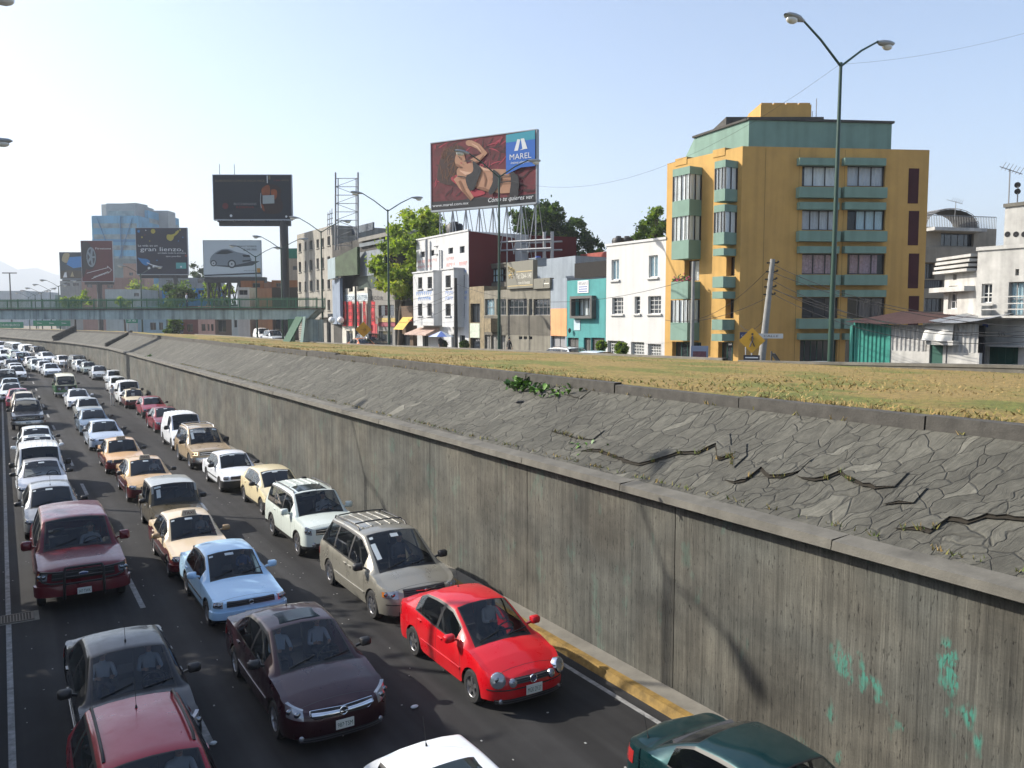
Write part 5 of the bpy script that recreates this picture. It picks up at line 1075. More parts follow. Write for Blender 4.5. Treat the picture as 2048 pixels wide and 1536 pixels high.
sg = b.plain(f, zr_(Z6, 455, 1115, 512, 1212), 0, .04, mat('pale blue sign', (.42, .52, .58), .6), 'sign_board')
for r in ((397, 1282, 498, 1600), (545, 1282, 612, 1600), (615, 1282, 740, 1600)): b.window(f, zr_(Z6, *r), nx=2, fm=DGREY, pm=DGREY, dep=.2, name='door')
close(b); k = MB(); p = f.P(*f.uv(*Z6(420, 1215), .2), .25); k.lathe([(.02, .2), (.12, .1), (.1, -.1), (.02, -.2)], p, 10); b.part('wall_lamp', k, FRB)
# ------------------------------------------------------------ grey-blue and peach house
GB = wallmat('grey blue wall', '#98a3ad', .85); PEACH = wallmat('peach wall', '#e3a878', .9)
f = fx(1101, 1133.5); b = block('grey_peach_house', 'slim house, grey blue above and peach below, left of the turquoise house', f, 557, GB, utop=1117)
b.plain(f, (1101.2, 617, 1133.3, 672), 0, .03, PEACH, 'peach_panel'); b.window(f, (1102, 672, 1130, 740), nx=2, fm=DGREY, pm=mat('grey garage door', (.25, .25, .26), .6), dep=.25, name='garage_door'); close(b)
# grey-blue set-back storey, dark screen and red block behind
f = fx(1067, 1150, 43); b = block('grey_rooftop_room', 'pale grey blue rooftop room with a dark screen behind the turquoise house', f, 517, GB, utop=1100, depth=6, zb=10); close(b); f = fx(1150, 1212, 42.5); b.plain(f, (1149, 524, 1212, 555), -.1, .1, mat('black shade cloth', (.02, .018, .016), .95, noise=.3), 'shade_screen')
f = fx(1160, 1212, 50); b = block('salmon_house', 'low salmon pink house seen behind the dark roof screen', f, 506, wallmat('salmon wall', '#b86458', .8), utop=1185, depth=5, zb=8); close(b)
RED = wallmat('dark red wall', '#5e1517', .95, noise=.08, streak=.1)
A = at_depth(1058, 638, 82); B_ = at_depth(1152, 638, 84); f = Fac(A, B_); b = block('dark_red_building', 'dark red windowless block behind the grey office, right of the billboard frame', f, 472, RED, utop=1100, depth=8); close(b)
# ------------------------------------------------------------ long grey office
GRY = wallmat('grey render', '#8d897c', .8, noise=.2, streak=.3); GRYD = wallmat('dark rough render', '#6e6a60', .8, noise=.25, streak=.3); STN = wallmat('rough stone facing', '#9a8c70', .8, noise=.4, nscale=2.5)
f = fx(968.5, 1100.5); b = block('grey_office', 'long grey two storey office with ribbon windows and a phone number sign', f, 578, GRY, utop=1035)
for (x0, x1, n) in ((900, 1000, 3), (1022, 1124, 3), (1140, 1345, 4), (1365, 1400, 1), (1415, 1588, 4)): b.window(f, zr_(Z5, x0, 888, x1, 1062), nx=n, ny=2, fm=FRG, pm=None, curtain=CURTB if x0 in (900, 1365) else None, fw=.05, dep=.2)
for (x0, x1) in ((897, 960), (965, 1035), (1060, 1122), (1455, 1592)): b.window(f, zr_(Z5, x0, 1272, x1, 1600), nx=2, fm=DGREY, pm=mat('grey steel door', (.2, .195, .18), .6), dep=.2, name='door')
for x in (1260, 1310, 1365): b.window(f, zr_(Z5, x, 1285, x + 36, 1318), nx=1, fm=FRG, dep=.2, fw=.03, name='vent')
b.plain(f, zr_(Z5, 1128, 1068, 1590, 1272), 0, .02, GRYD, 'lower_panel'); b.plain(f, zr_(Z5, 893, 1068, 1126, 1272), 0, .02, GRYD, 'lower_panel')
b.plain(f, zr_(Z5, 893, 1095, 962, 1240), 0, .75, STN, 'projecting_sign')
OLV = mat('olive grey sign', (.17, .165, .135), .7, noise=.08); CREAM = mat('cream lettering', (.66, .64, .56), .7); GOLDT = mat('gold lettering', (.5, .38, .16), .6)
sg = b.plain(f, (1013.5, 522, 1066, 576.5), -.2, .25, OLV, 'sign_board'); b.text(f, 'Tel: 5264-1140', 1032.5, 546, 1063, 556.5, CREAM, .27, sg); b.text(f, 'con 6 lineas', 1036, 561, 1060, 568, CREAM, .27, sg)
k = MB()
for r in ((1032.5, 541.8, 1064, 543.2), (1015.5, 570.5, 1065, 571.8)): a0, z0, a1, z1 = f.rect(*r, .26); f.bx(k, a0, z0, a1, z1, .25, .262)
b.part('gold_rule', k, GOLDT, sg); k = MB()
for i, (x0, x1, y0, y1) in enumerate(((250, 290, 500, 660), (300, 330, 550, 640), (335, 370, 540, 660), (375, 400, 560, 670), (410, 445, 590, 770), (260, 375, 765, 782), (320, 345, 690, 740), (275, 300, 820, 870), (350, 378, 815, 870))): a0, z0, a1, z1 = f.rect(1000 + x0 * .0651, 500 + y0 * .0651, 1000 + x1 * .0651, 500 + y1 * .0651, .27); k.tube([f.P(a0 + (a1 - a0) * (.5 + .5 * math.cos(t)), z0 + (z1 - z0) * (.5 + .5 * math.sin(t)), .27) for t in np.linspace(0, 5.2, 12)], .035, 4)
b.part('emblem', k, GOLDT, sg)
sg = b.plain(f, (1067, 556.5, 1099.5, 577), -.2, .22, OLV, 'sign_board'); k = MB(); a0, z0, a1, z1 = f.rect(1086, 559, 1098, 573, .23); f.bx(k, a0 + .1, z0 + .35 * (z1 - z0), a1, z0 + .5 * (z1 - z0), .22, .232); k.tube([f.P(a0, z0, .23), f.P(a0 + .2, z1, .23)], .03, 4); b.part('emblem', k, CREAM, sg)
f.um = 1035; close(b)
p = at_depth(1076, 505, 73); t = empty('water_tank', (p[0], p[1], f.uv(1080, 517)[1] - .3), 'small grey square tank with a blue lid on the grey office roof', 'water tank'); k = MB(); k.box((-.55, -.55, 0), (.55, .55, .62)); k.box((-.6, -.6, .62), (.6, .6, .7)); k.build('tank_shell', GB, t); k = MB(); k.lathe([(.25, .7), (.25, .86), (.01, .9)], n=12); k.build('lid', mat('blue lid', (.04, .08, .3), .5), t)
f = fx(939, 1013, 40.5); b = block('upper_office', 'set back office storey with a ribbon of dark framed windows under the red wall', f, 532, GRYD, utop=975, depth=6, zb=9)
b.window(f, (942, 538, 1012, 566), nx=6, ny=2, fm=FRB, pm=None, curtain=CURTB, fw=.12, dep=.2); close(b, cap=CONC)
f = fx(938, 968); b = block('stone_front_house', 'narrow stone faced front with dark windows between clinic and grey office', f, 573, STN, utop=953)
b.window(f, zr_(Z5, 745, 938, 848, 1140), nx=2, fm=FRB, dep=.3); b.window(f, zr_(Z5, 745, 1305, 850, 1600), nx=1, fm=FRB, dep=.3, name='door'); sg = b.plain(f, zr_(Z5, 740, 1148, 842, 1300), 0, .05, mat('pale green notice', (.5, .56, .46), .7, noise=.2), 'sign_board'); close(b)
# ------------------------------------------------------------ white clinic with painted lettering, red side
CLW = wallmat('clinic white wall', '#dcdedf', .74, noise=.08, streak=.15); REDT = mat('faded red lettering', (.5, .25, .24), .9); BLT = mat('faded blue lettering', (.2, .28, .52), .9); BLD_ = mat('blue painted sign', (.05, .17, .46), .8)
f = fx(834, 937.5); b = block('white_clinic', 'four storey white building with painted lettering, two bays and a dark red side', f, 471.5, CLW, utop=886, depth=10)
for r in ((215, 388, 262, 448), (318, 372, 362, 432), (512, 347, 562, 410), (632, 330, 684, 402)): b.window(f, zr_(Z5, *r), nx=2, fm=FRB, dep=.25)
for r in ((632, 635, 684, 765), (632, 942, 684, 1070)): b.window(f, zr_(Z5, *r), nx=2, ny=1, fm=FRB, sill=CLW, dep=.25, curtain=CURTB)
CB = 1.1
for (u0, u1, v0, v1, wins) in ((826.5, 867, 545, 651, ((192, 660, 236, 782), (292, 655, 340, 778), (190, 940, 236, 1068), (290, 938, 338, 1068))), (884, 908, 539, 654, ((482, 640, 538, 768), (482, 940, 538, 1068)))):
    a0, z0, a1, z1 = f.rect(u0, v0, u1, v1, CB); fb_ = Fac(f.P(a0, 0, CB), f.P(a1, 0, CB)); 
    for r in wins: b.window(fb_, zr_(Z5, *r), nx=2, fm=FRB, sill=CLW, dep=.22, bars=.16)
    b.wall(fb_, 0, z0, fb_.L, z1, CLW, name='bay'); k = MB()
    for a in (a0, a1): k.add([f.P(a, z0, 0), f.P(a, z0, CB), f.P(a, z1, CB), f.P(a, z1, 0)], [(0, 1, 2, 3)])
    k.add([f.P(a0, z0, 0), f.P(a1, z0, 0), f.P(a1, z0, CB), f.P(a0, z0, CB)], [(0, 1, 2, 3)]); f.bx(k, a0 - .1, z1, a1 + .1, z1 + .14, 0, CB + .1); b.part('bay_side', k, CLW)
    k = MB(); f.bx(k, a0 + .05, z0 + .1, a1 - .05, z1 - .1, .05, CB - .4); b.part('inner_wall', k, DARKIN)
def scrawl(fc, u0, v0, u1, v1, m, n, o, parent=None):
    """painted words too weathered to read: worn letter strokes"""
    a0, z0, a1, z1 = fc.rect(u0, v0, u1, v1, o); k = MB()
    for i in range(n):
        c0, c1 = a0 + (a1 - a0) * i / n, a0 + (a1 - a0) * (i + .74) / n; w = (c1 - c0) * .26; ty = RNG.integers(0, 4)
        fc.bx(k, c0, z0, c0 + w, z1, o - .008, o)
        if ty != 1: fc.bx(k, c1 - w, z0 + (z1 - z0) * (.45 if ty == 2 else 0), c1, z1, o - .008, o)
        if ty != 3: fc.bx(k, c0 + w, z1 - (z1 - z0) * .2, c1 - w, z1, o - .008, o)
        if ty in (0, 1): fc.bx(k, c0 + w, z0 + (z1 - z0) * .42, c1 - w, z0 + (z1 - z0) * .6, o - .008, o)
    return b.part('faded_lettering', k, m, parent)
scrawl(f, 836, 519, 874, 525, REDT, 9, .012); scrawl(f, 836, 531, 864, 536, REDT, 7, .012); scrawl(f, 893, 514, 910, 520, REDT, 4, .012); scrawl(f, 893, 526, 912, 533, REDT, 4, .012); scrawl(f, 918, 523, 935, 531, REDT, 4, .012); scrawl(f, 921, 540, 934, 546, BLT, 3, .012)
scrawl(f, 919, 582, 935, 588, BLT, 4, .012); scrawl(f, 919, 593, 935, 599, BLT, 4, .012)
scrawl(f, 833, 582.5, 865, 590, BLD_, 8, CB + .012); scrawl(f, 837, 594, 862, 601, BLD_, 6, CB + .012); scrawl(f, 891, 582, 907, 589, BLT, 4, CB + .012); scrawl(f, 891, 593, 907, 600, BLT, 4, CB + .012)
b.window(f, zr_(Z5, 240, 1265, 300, 1600), nx=2, fm=FRB, dep=.3, name='door'); b.window(f, zr_(Z5, 545, 1265, 600, 1600), nx=1, fm=FRB, dep=.3, name='door'); b.window(f, zr_(Z5, 632, 1275, 690, 1600), nx=2, fm=FRB, dep=.3, name='door')
a0, z0, a1, z1 = f.rect(822, 655, 866, 668, .9); k = MB(); k.add([f.P(a0, z0, 1.7), f.P(a1, z0, 1.7), f.P(a1 - .3, z1, .02), f.P(a0 + .3, z1, .02), f.P(a0, z0 - .12, 1.7), f.P(a1, z0 - .12, 1.7)], [(0, 1, 2, 3), (4, 5, 1, 0)]); k.add([f.P(a1, z0, 1.7), f.P(a1, z0 - .12, 1.7), f.P(a1 - .3, z0 - .1, 0), f.P(a1 - .3, z1, .02)], [(0, 1, 2, 3)]); b.part('awning', k, mat('faded striped awning', (.45, .33, .28), .85, noise=.35, nscale=3))
k = MB(); p = f.P(*f.uv(881, 530)); 
for u in (880, 884): a, z = f.uv(u, 500); f.bx(k, a - .07, 7.5, a + .07, z, .01, .15)
b.part('drain_pipe', k, CLW); close(b, cap=CLW)
A = f.P(f.L, 0); sf = Fac(A + [.05, -.02, 0], A + np.array([5.2, -.02, 0])); k = MB(); zt_ = sf.uv(1000, 464)[1]; k.add([sf.P(0, 9, 0), sf.P(sf.L, 9, 0), sf.P(sf.L, b.zt - .4, 0), sf.P(0, b.zt, 0)], [(0, 1, 2, 3)]); sf.bx(k, 0, 9, sf.L, b.zt - .4, -.02, -.01); b.part('red_side_wall', k, RED)
p = at_depth(910, 460, 84); t = empty('water_tank', (p[0], p[1], b.zt), 'big dark roof tank on the white clinic under the large billboard', 'water tank'); k = MB(); k.lathe([(.85, 0), (.9, .2), (.9, 1.1), (.7, 1.35), (.35, 1.4), (.35, 1.55), (.01, 1.6)], n=18); k.build('tank_shell', TANKM, t, smooth=40)
# tan stair tower behind
f = fd(1018, 92, 1062, 92); b = block('tan_rear_house', 'sunlit tan and grey house behind the grey office below the billboard frame', f, 478, wallmat('tan wall', '#a3947c', .8, noise=.3, nscale=.4), utop=1040, depth=5, zb=8); close(b)
# ------------------------------------------------------------ grey five storey block
G5 = wallmat('weathered grey wall', '#b3afa5', .72, noise=.2, streak=.35, nscale=.5)
f = fx(597, 667); b = block('grey_apartments', 'weathered grey five storey block with small deep windows behind the footbridge end', f, 459, G5, utop=632, depth=14)
for cxs, (x0, x1, ys) in enumerate(((205, 232, ((365, 460), (570, 682), (790, 900))), (270, 290, ((350, 436), (560, 672), (785, 882))), (324, 356, ((335, 435), (548, 664), (772, 888))), (400, 427, ((322, 418), (530, 648), (765, 880))), (457, 482, ((310, 408), (522, 642), (758, 872), (990, 1105))), (520, 550, ((288, 388), (508, 620), (765, 866), (985, 1102))))):
    for y0, y1 in ys: b.window(f, zr_(Z3, x0, y0, x1, y1), nx=1 if x1 - x0 < 24 else 2, fm=FRG, dep=.3, sill=G5, fw=.06)
for r in ((385, 1200, 480, 1500), (515, 1200, 560, 1500)): b.window(f, zr_(Z3, *r), nx=2, fm=DGREY, dep=.35, name='shop_opening')
a, z = f.uv(620, 635); k = MB(); f.bx(k, f.L * .62, z, f.L, z + .5, 0, .8); b.part('ledge', k, G5); close(b)
# ruined billboard house and decor shop
DK = wallmat('grimy dark wall', '#4c4a46', .8, noise=.4, streak=.3); f = fx(667.5, 760); b = block('derelict_office', 'derelict dark office with a blank pale panel and peeling green hoarding', f, 474, DK, utop=740, depth=12)
b.plain(f, zr_(Z3, 872, 442, 1140, 716), 0, .2, wallmat('blank pale panel', '#8d959c', .8), 'blank_panel'); b.plain(f, zr_(Z3, 868, 342, 1140, 384), 0, .3, wallmat('grey band', '#7c848a', .8), 'band'); b.plain(f, zr_(Z3, 860, 275, 1180, 318), 0, .5, wallmat('grey cornice', '#8c8a84', .8), 'cornice'); b.plain(f, zr_(Z3, 852, 722, 1060, 862), 0, .15, mat('dark green panel', (.02, .04, .03), .6), 'dark_green_panel')
b.plain(f, zr_(Z3, 576, 190, 1020, 268), -3, -2.8, wallmat('roof wall', '#6c7680', .7, noise=.4), 'roof_wall'); close(b)
hb = at_depth(672, 638, 103); f_ = Fac(at_depth(672, 638, 104), at_depth(716, 638, 100)); gh = Bld('green_hoarding', 'peeling mottled green hoarding on the derelict office corner', 'billboard', f_.P(0, 10)); a0, z0, a1, z1 = f_.rect(672, 513, 716, 551); k = MB(); zz = f_.uv(716, 493)[1]
k.prism([f_.P(0, z0), f_.P(f_.L, z0), f_.P(f_.L, zz), f_.P(0, z1)], -f_.en * .4); gh.part('panel', k, mat('peeling green paint', (.045, .075, .035), .7, noise=.55, nscale=.9))
f2_ = Fac(at_depth(657, 638, 108), at_depth(672, 638, 104)); k = MB(); a0, z0, a1, z1 = f2_.rect(657, 516, 672, 557); f2_.bx(k, 0, z0, f2_.L, z1, -.4, 0); gh.part('side_panel', k, wallmat('pale metal panel', '#9fb0b6', .8))
# scaffold tower above it
sc = Bld('sign_scaffold', 'empty lattice scaffold of an old rooftop sign above the derelict office', 'scaffold', at_depth(694, 500, 104)); k = MB(); c = [[at_depth(u, v, d) for v in (500, 345)] for u, d in ((671, 104), (716, 104), (676, 107), (712, 107))]
for lo, hi in c[:2]: k.tube([lo, hi], .11, 6)
for lo, hi in c[2:]: k.tube([lo, hi - (0, 0, .8)], .07, 6)
sc.part('mast', k, FRG); k = MB()
for i in range(9):
    t = .06 + i * .108; pts = [lo + (hi - lo) * t for lo, hi in c]; k.tube([pts[0], pts[1]], .045, 5); k.tube([pts[2], pts[3]], .04, 5); k.tube([pts[0], pts[2]], .03, 5); k.tube([pts[1], pts[3]], .03, 5)
    if i < 8: q = [lo + (hi - lo) * (t + .108) for lo, hi in c]; k.tube([pts[0], q[1]] if i % 2 else [pts[1], q[0]], .035, 5)
sc.part('cross_bars', k, FRG)
k = MB(); 
for u in (655, 659, 663): k.tube([at_depth(u, 470, 108), at_depth(u + 1, 425 - (u - 655), 108)], .05, 5)
for v in (430, 440, 450, 460): k.tube([at_depth(654, v, 108), at_depth(666, v - 4, 108)], .05, 5)
sc.part('rusty_rods', k, FRG)
f = fx(684, 736, 37.2); DW = wallmat('cream shop wall', '#d3d0c4', .85); b = block('decor_shop', 'cream shop front with red vertical banners and a blue shop name', f, 583, DW, utop=710, depth=.7)
a0, z0, a1, z1 = f.rect(689, 589, 735, 602); b.plain(f, (688, 588, 735.5, 603), 0, .06, mat('pale sign band', (.5, .56, .58), .6), 'sign_band'); b.text(f, 'DECOR CENTER', 690, 591, 734, 600.5, mat('dark blue lettering', (.05, .1, .15), .6), .075)
for r in ((360, 1112, 500, 1400), (555, 1112, 660, 1400)): b.window(f, (660 + r[0] * .0912, 560 + r[1] * .0912, 660 + r[2] * .0912, 700), nx=2, fm=FRW, dep=.2, name='shop_window')
k = MB(); 
for (u0, u1, v0, v1) in ((690, 698, 577, 586), (706, 714, 573, 586), (729, 735, 575, 586)): a0, z0, a1, z1 = f.rect(u0, v0, u1, v1); f.bx(k, a0, z0, a1, z1, -.2, .02)
b.part('stepped_parapet', k, DW); close(b)
RB = mat('red banner cloth', (.5, .02, .03), .8, noise=.15); BT = mat('banner lettering', (.08, .01, .012), .8)
for i, (u0, u1, v1, lab, tx) in enumerate(((684.5, 692, 652, 'leftmost red banner on the cream shop beside the globe lamps', 'CORTINAS'), (696.5, 705, 652, 'second red banner from the left on the cream shop', 'PERSIANAS'), (710.5, 718.5, 652, 'red banner just right of the dark pole before the shop', 'ALFOMBRAS'), (726, 731.5, 652, 'narrow red banner above the yellow arrow sign', 'PISOS'), (742, 750, 650, 'shaded dark red banner on the grey shop under the tree', 'TAPICES'))):
    fb_ = fx(u0, u1, 36.9); a0, z0, a1, z1 = fb_.rect(u0, 603, u1, v1); q = Bld('banner', lab, 'banner', fb_.P(0, z1), 'red banners on the decor shop'); k = MB(); n = 8; k.grid([[fb_.P(a0 + (a1 - a0) * j / 2, z0 + (z1 - z0) * t, .03 * math.sin(t * 7 + i)) for j in range(3)] for t in np.linspace(0, 1, n)]); k.grid([[fb_.P(a0 + (a1 - a0) * (2 - j) / 2, z0 + (z1 - z0) * t, .03 * math.sin(t * 7 + i) - .01) for j in range(3)] for t in np.linspace(0, 1, n)]); q.part('cloth', k, RB)
    k = MB(); n = 7
    for j in range(n): zc = z1 - (z1 - z0) * (j + .75) / n * .98; fb_.bx(k, a0 + .12, zc, a0 + .2, zc + .42, .04, .055); fb_.bx(k, a1 - .2, zc, a1 - .12, zc + .42, .04, .055); fb_.bx(k, a0 + .2, zc + (.17 if j % 2 else .34), a1 - .2, zc + (.25 if j % 2 else .42), .04, .055)
    q.part('lettering', k, BT)
f = fx(736.5, 790, 37.6); b = block('grey_shop', 'grey shop in the shade of the big tree beside the cream shop', f, 577, wallmat('shop grey', '#8f8d88', .75), utop=745, depth=6); b.text(f, 'DECO', 738, 592, 759, 600, BLKT, .05); b.text(f, 'R', 761, 592, 766, 600, BLKT, .05); b.plain(f, (736, 648, 754, 675), 0, .06, mat('faded red notice', (.4, .05, .06), .7), 'red_board'); b.window(f, (757, 610, 788, 632), nx=3, fm=DGREY, dep=.2); b.window(f, (757, 662, 784, 700), nx=2, fm=FRW, dep=.3, name='shop_window'); b.plain(f, (756, 636, 790, 644), 0, .1, mat('yellow strip sign', (.4, .3, .1), .7), 'sign_board'); b.plain(f, (756, 645, 790, 653), 0, .1, mat('maroon strip sign', (.25, .05, .07), .7), 'sign_board'); close(b)
f = fx(790, 826, 38); b = block('corner_shop', 'low brown shop with a yellow awning left of the white clinic', f, 612, wallmat('brown shop', '#6f5a48', .7), utop=805, depth=6); a0, z0, a1, z1 = f.rect(806, 634, 826, 659); k = MB(); k.add([f.P(a0, z0, 1.2), f.P(a1, z0, 1.2), f.P(a1, z1, .02), f.P(a0, z1, .02)], [(0, 1, 2, 3)]); b.part('awning', k, mat('yellow awning', (.5, .33, .04), .7)); b.text(f, 'RA', 817, 638, 825, 643, mat('red lettering', (.45, .06, .03), .7), 1.3); b.window(f, (792, 668, 820, 705), nx=3, fm=DGREY, dep=.3, name='shop_window'); close(b)
sg = Bld('hanging_sign', 'tall blank blue grey upright sign beside the grey five storey block', 'sign', on_x(672, 600, 36.4)); f_ = Fac(on_x(665, 638, 36.4) + [.6, 0, 0], on_x(680.5, 638, 36.4)); a0, z0, a1, z1 = f_.rect(665, 558, 680, 648); k = MB(); f_.bx(k, a0, z0, a1, z1, -.35, 0); sg.part('panel', k, wallmat('blue grey sign', '#8795a8', .8))
for u, lab in ((663.5, 'white globe lamp at the left foot of the upright sign'), (681.5, 'white globe lamp at the right foot of the upright sign')):
    p = on_x(u, 640, 36.3); t = empty('globe_lamp', tuple(p), lab, 'lamp', 'globe lamps by the upright sign'); k = MB(); k.ball((0, 0, 0), .42, 14); k.build('globe', mat('white globe', (.75, .75, .72), .4), t, smooth=60); k = MB(); k.tube([(0, 0, -.4), (0, 0, -.55), (.7, 0, -.55)], .05, 6); k.build('bracket', FRG, t)
# ------------------------------------------------------------ right side: shed, house 575, rear apartments
W575 = wallmat('stained white wall', '#d0cfca', .72, noise=.26, nscale=1.1, streak=.3)
f = fx(1950, 2100, 38); b = block('corner_house', 'white art deco corner house number 575 with peeling plaster', f, 502, W575, utop=1950, depth=9)
b.window(f, zr_(Z8, 1012, 893, 1082, 1022), nx=2, ny=2, fm=FRW, sill=W575, dep=.2); b.window(f, zr_(Z8, 1190, 880, 1330, 1108), nx=3, ny=2, fm=FRG, dep=.2, curtain=CURTB); b.window(f, zr_(Z8, 1050, 1315, 1256, 1480), nx=4, ny=2, fm=GATE, pm=GATE, dep=.25, name='garage_door'); b.window(f, zr_(Z8, 1238, 795, 1262, 838), nx=1, fm=FRG, dep=.2, fw=.03)
b.plain(f, zr_(Z8, 1020, 1306, 1280, 1316), 0, .5, W575, 'door_canopy'); b.text(f, '575', *Z8(1122, 1212), *Z8(1170, 1250), BLKT, .02); bl = MB(); a0, z0, a1, z1 = f.rect(*Z8(1000, 1070), *Z8(1330, 1122), .7); f.bx(bl, a0, z0, a1, z0 + .1, 0, .8); f.bx(bl, a0, z0 + .1, a0 + .12, z1 + .2, 0, .8); [f.bx(bl, a0, z0 + h_, a1, z0 + h_ + .05, .72, .78) for h_ in (.35, .6, .9)]
b.part('balcony', bl, W575); b.plain(f, zr_(Z8, 1018, 1162, 1055, 1185), 0, .03, BLUET, 'street_plate'); close(b, cap=W575)
f = fx(2000, 2100, 39.5); b2 = block('upper_corner_house', 'white upper storey with round vents above house number 575', f, 416, W575, utop=2000, depth=6, zb=10); k = MB()
for x in (1186, 1243, 1298): a, z = f.uv(*Z8(x, 563)); k.lathe([(.01, -.03), (.13, -.03), (.13, .0)], (0, 0, 0), 12); k.v[-36:] = [tuple(f.P(a + v[1], z + v[0], .015)) for v in k.v[-36:]]
b2.part('round_vent', k, DARKIN); close(b2, cap=CONC)
# rounded left end of the corner house
f = Fac(on_x(1886, 638, 39.5), on_x(1950, 638, 38)); k = MB(); b = block('rounded_house_end', 'white rounded end of the corner house with ribbed cornice bands', f, 540, W575, utop=1950, depth=6); b.window(f, zr_(Z8, 790, 908, 848, 1062), nx=2, ny=3, fm=FRW, dep=.2); b.window(f, zr_(Z8, 822, 830, 846, 868), nx=1, fm=FRG, fw=.03, dep=.2); close(b)
k = MB()
for i in range(4): z = b.zt - .05 + i * .22; f.bx(k, -.35, z, f.L - .1, z + .13, -2.5, .42 - .05 * i)
f.bx(k, -.5, b.zt - .95, f.L - .1, b.zt - .72, -2.5, .5); b.part('cornice_band', k, W575)
# shed
TEALM = mat('teal corrugated metal', (.02, .2, .16), .5, noise=.2); GALV = mat('galvanised corrugated metal', (.38, .38, .37), .5, noise=.25); TILE = mat('dark red roof sheets', (.09, .045, .038), .85, noise=.45, nscale=3); TARP = mat('pale tarp', (.55, .55, .53), .8, noise=.15)
f = fx(1697, 1962, 36.0); sh = Bld('corrugated_shed', 'low shed of teal and grey corrugated metal with a sagging dark roof', 'shed', f.P(0, 4.6))
def corr(r, m, name):
    a0, z0, a1, z1 = f.rect(*r); n = int((a1 - a0) / .055); k = MB(); k.grid([[f.P(a0 + (a1 - a0) * i / n, z, .05 * (1 if (i // 2) % 2 else 0)) for z in (z0, z1)] for i in range(n + 1)]); sh.part(name, k, m)
corr((1706, 643, 1777, 740), TEALM, 'corrugated_panel'); corr((1779, 650, 1852, 702), GALV, 'corrugated_panel'); corr((1893, 648, 1958, 705), GALV, 'corrugated_panel'); sh.plain(f, (1775, 702, 1856, 740), -.2, .04, W575, 'low_wall'); sh.plain(f, (1893, 705, 1958, 740), -.2, .04, W575, 'low_wall')
for u in (1702, 1777, 1856, 1889): sh.plain(f, (u - 3, 650, u + 3, 740), -.1, .09, W575 if u > 1800 else TEALM, 'post')
sh.plain(f, (1858, 688, 1887, 740), -.1, .0, GATE, 'door'); sh.plain(f, (1852, 681, 1906, 690), -.2, .5, W575, 'door_lintel')
a0, a1 = 0, f.L; z0 = f.uv(1700, 642)[1]; z1 = f.uv(1890, 622)[1]
for (s0, s1, m) in ((f.uv(1692, 640, .6)[0], f.uv(1885, 640, .6)[0], TILE), (f.uv(1842, 640, .5)[0] + .5, f.L + .2, TARP)):
    n = 60; k = MB(); P = []
    for i in range(n + 1): a = s0 + (s1 - s0) * i / n; P.append([f.P(a, z0 + (z_ - z0) + .03 * (i % 2) - .1 * math.sin(math.pi * i / n), o) for o, z_ in ((.75, z0 - .05), (-1.5, z0 + .2), (-4.0, z0 + .5))])
    if m is TARP: P = [[p + [0, 0, .06] for p in r] for r in P]
    k.grid(P); sh.part('roof', k, m)
k = MB(); a0, z0, a1, z1 = f.rect(1842, 648, 1898, 682, .6); k.grid([[f.P(a0 + (a1 - a0) * i / 12, z0 + (z1 - z0) * j / 6, .55 + .2 * math.sin(i * .9) * (1 - j / 6) - .05 * j) for j in range(7)] for i in range(13)]); sh.part('hanging_tarp', k, TARP, smooth=60)
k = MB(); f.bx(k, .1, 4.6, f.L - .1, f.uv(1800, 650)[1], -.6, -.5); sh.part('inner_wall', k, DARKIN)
# apartments far right behind
f = fd(1840, 76, 1985, 78); BE = wallmat('beige flats', '#a59c8c', .75, noise=.2); b = block('beige_apartments', 'beige flats with a railed roof terrace and a domed lattice cage', f, 455, BE, utop=1900, depth=9)
b.window(f, zr_(Z8, 740, 558, 960, 642), nx=5, fm=FRB, dep=.4); b.window(f, zr_(Z8, 632, 758, 700, 860), nx=2, fm=FRB, dep=.4); b.window(f, zr_(Z8, 700, 760, 750, 830), nx=2, fm=FRB, dep=.4); b.plain(f, zr_(Z8, 622, 650, 1000, 752), 0, .8, BE, 'balcony'); b.window(f, zr_(Z8, 630, 868, 755, 925), nx=9, fm=FRB, dep=.2); b.plain(f, zr_(Z8, 700, 518, 1050, 540), 0, 1.2, W575, 'canopy'); b.window(f, zr_(Z8, 632, 990, 755, 1080), nx=4, fm=FRB, dep=.3); close(b)
k = MB(); z0 = b.zt; 
for i in range(46): a = f.L * i / 45; k.bar(f.P(a, z0, -.1), f.P(a, z0 + 1.1, -.1), .035)
k.bar(f.P(0, z0 + 1.1, -.1), f.P(f.L, z0 + 1.1, -.1), .06); b.part('roof_railing', k, FRG)
k = MB(); c = f.P(f.uv(1922, 440)[0], z0, -3)
for j in range(14):
    a = math.pi * j / 13; k.tube([c + np.array([f.ex[0] * 3.0 * math.cos(a), f.ex[1] * 3.0 * math.cos(a), 1.9 * math.sin(a) ** .8]) * 1 + f.en * (o - 1) for o in (0, 1, 2, 3)], .035, 4)
for j in range(7):
    k.tube([c + np.array([f.ex[0] * 3.0 * math.cos(a), f.ex[1] * 3.0 * math.cos(a), 1.9 * max(0, math.sin(a)) ** .8]) + f.en * (j * .5 - 1) for a in np.linspace(0, math.pi, 13)], .035, 4)
b.part('lattice_dome', k, FRG); k = MB(); k.grid([[c + np.array([f.ex[0] * 2.9 * math.cos(a), f.ex[1] * 2.9 * math.cos(a), 1.8 * max(0, math.sin(a)) ** .8]) + f.en * o for o in (-1, 2)] for a in np.linspace(0, math.pi, 13)]); b.part('dome_mesh', k, mat('grimy mesh', (.1, .1, .095), .8, noise=.5, nscale=2))
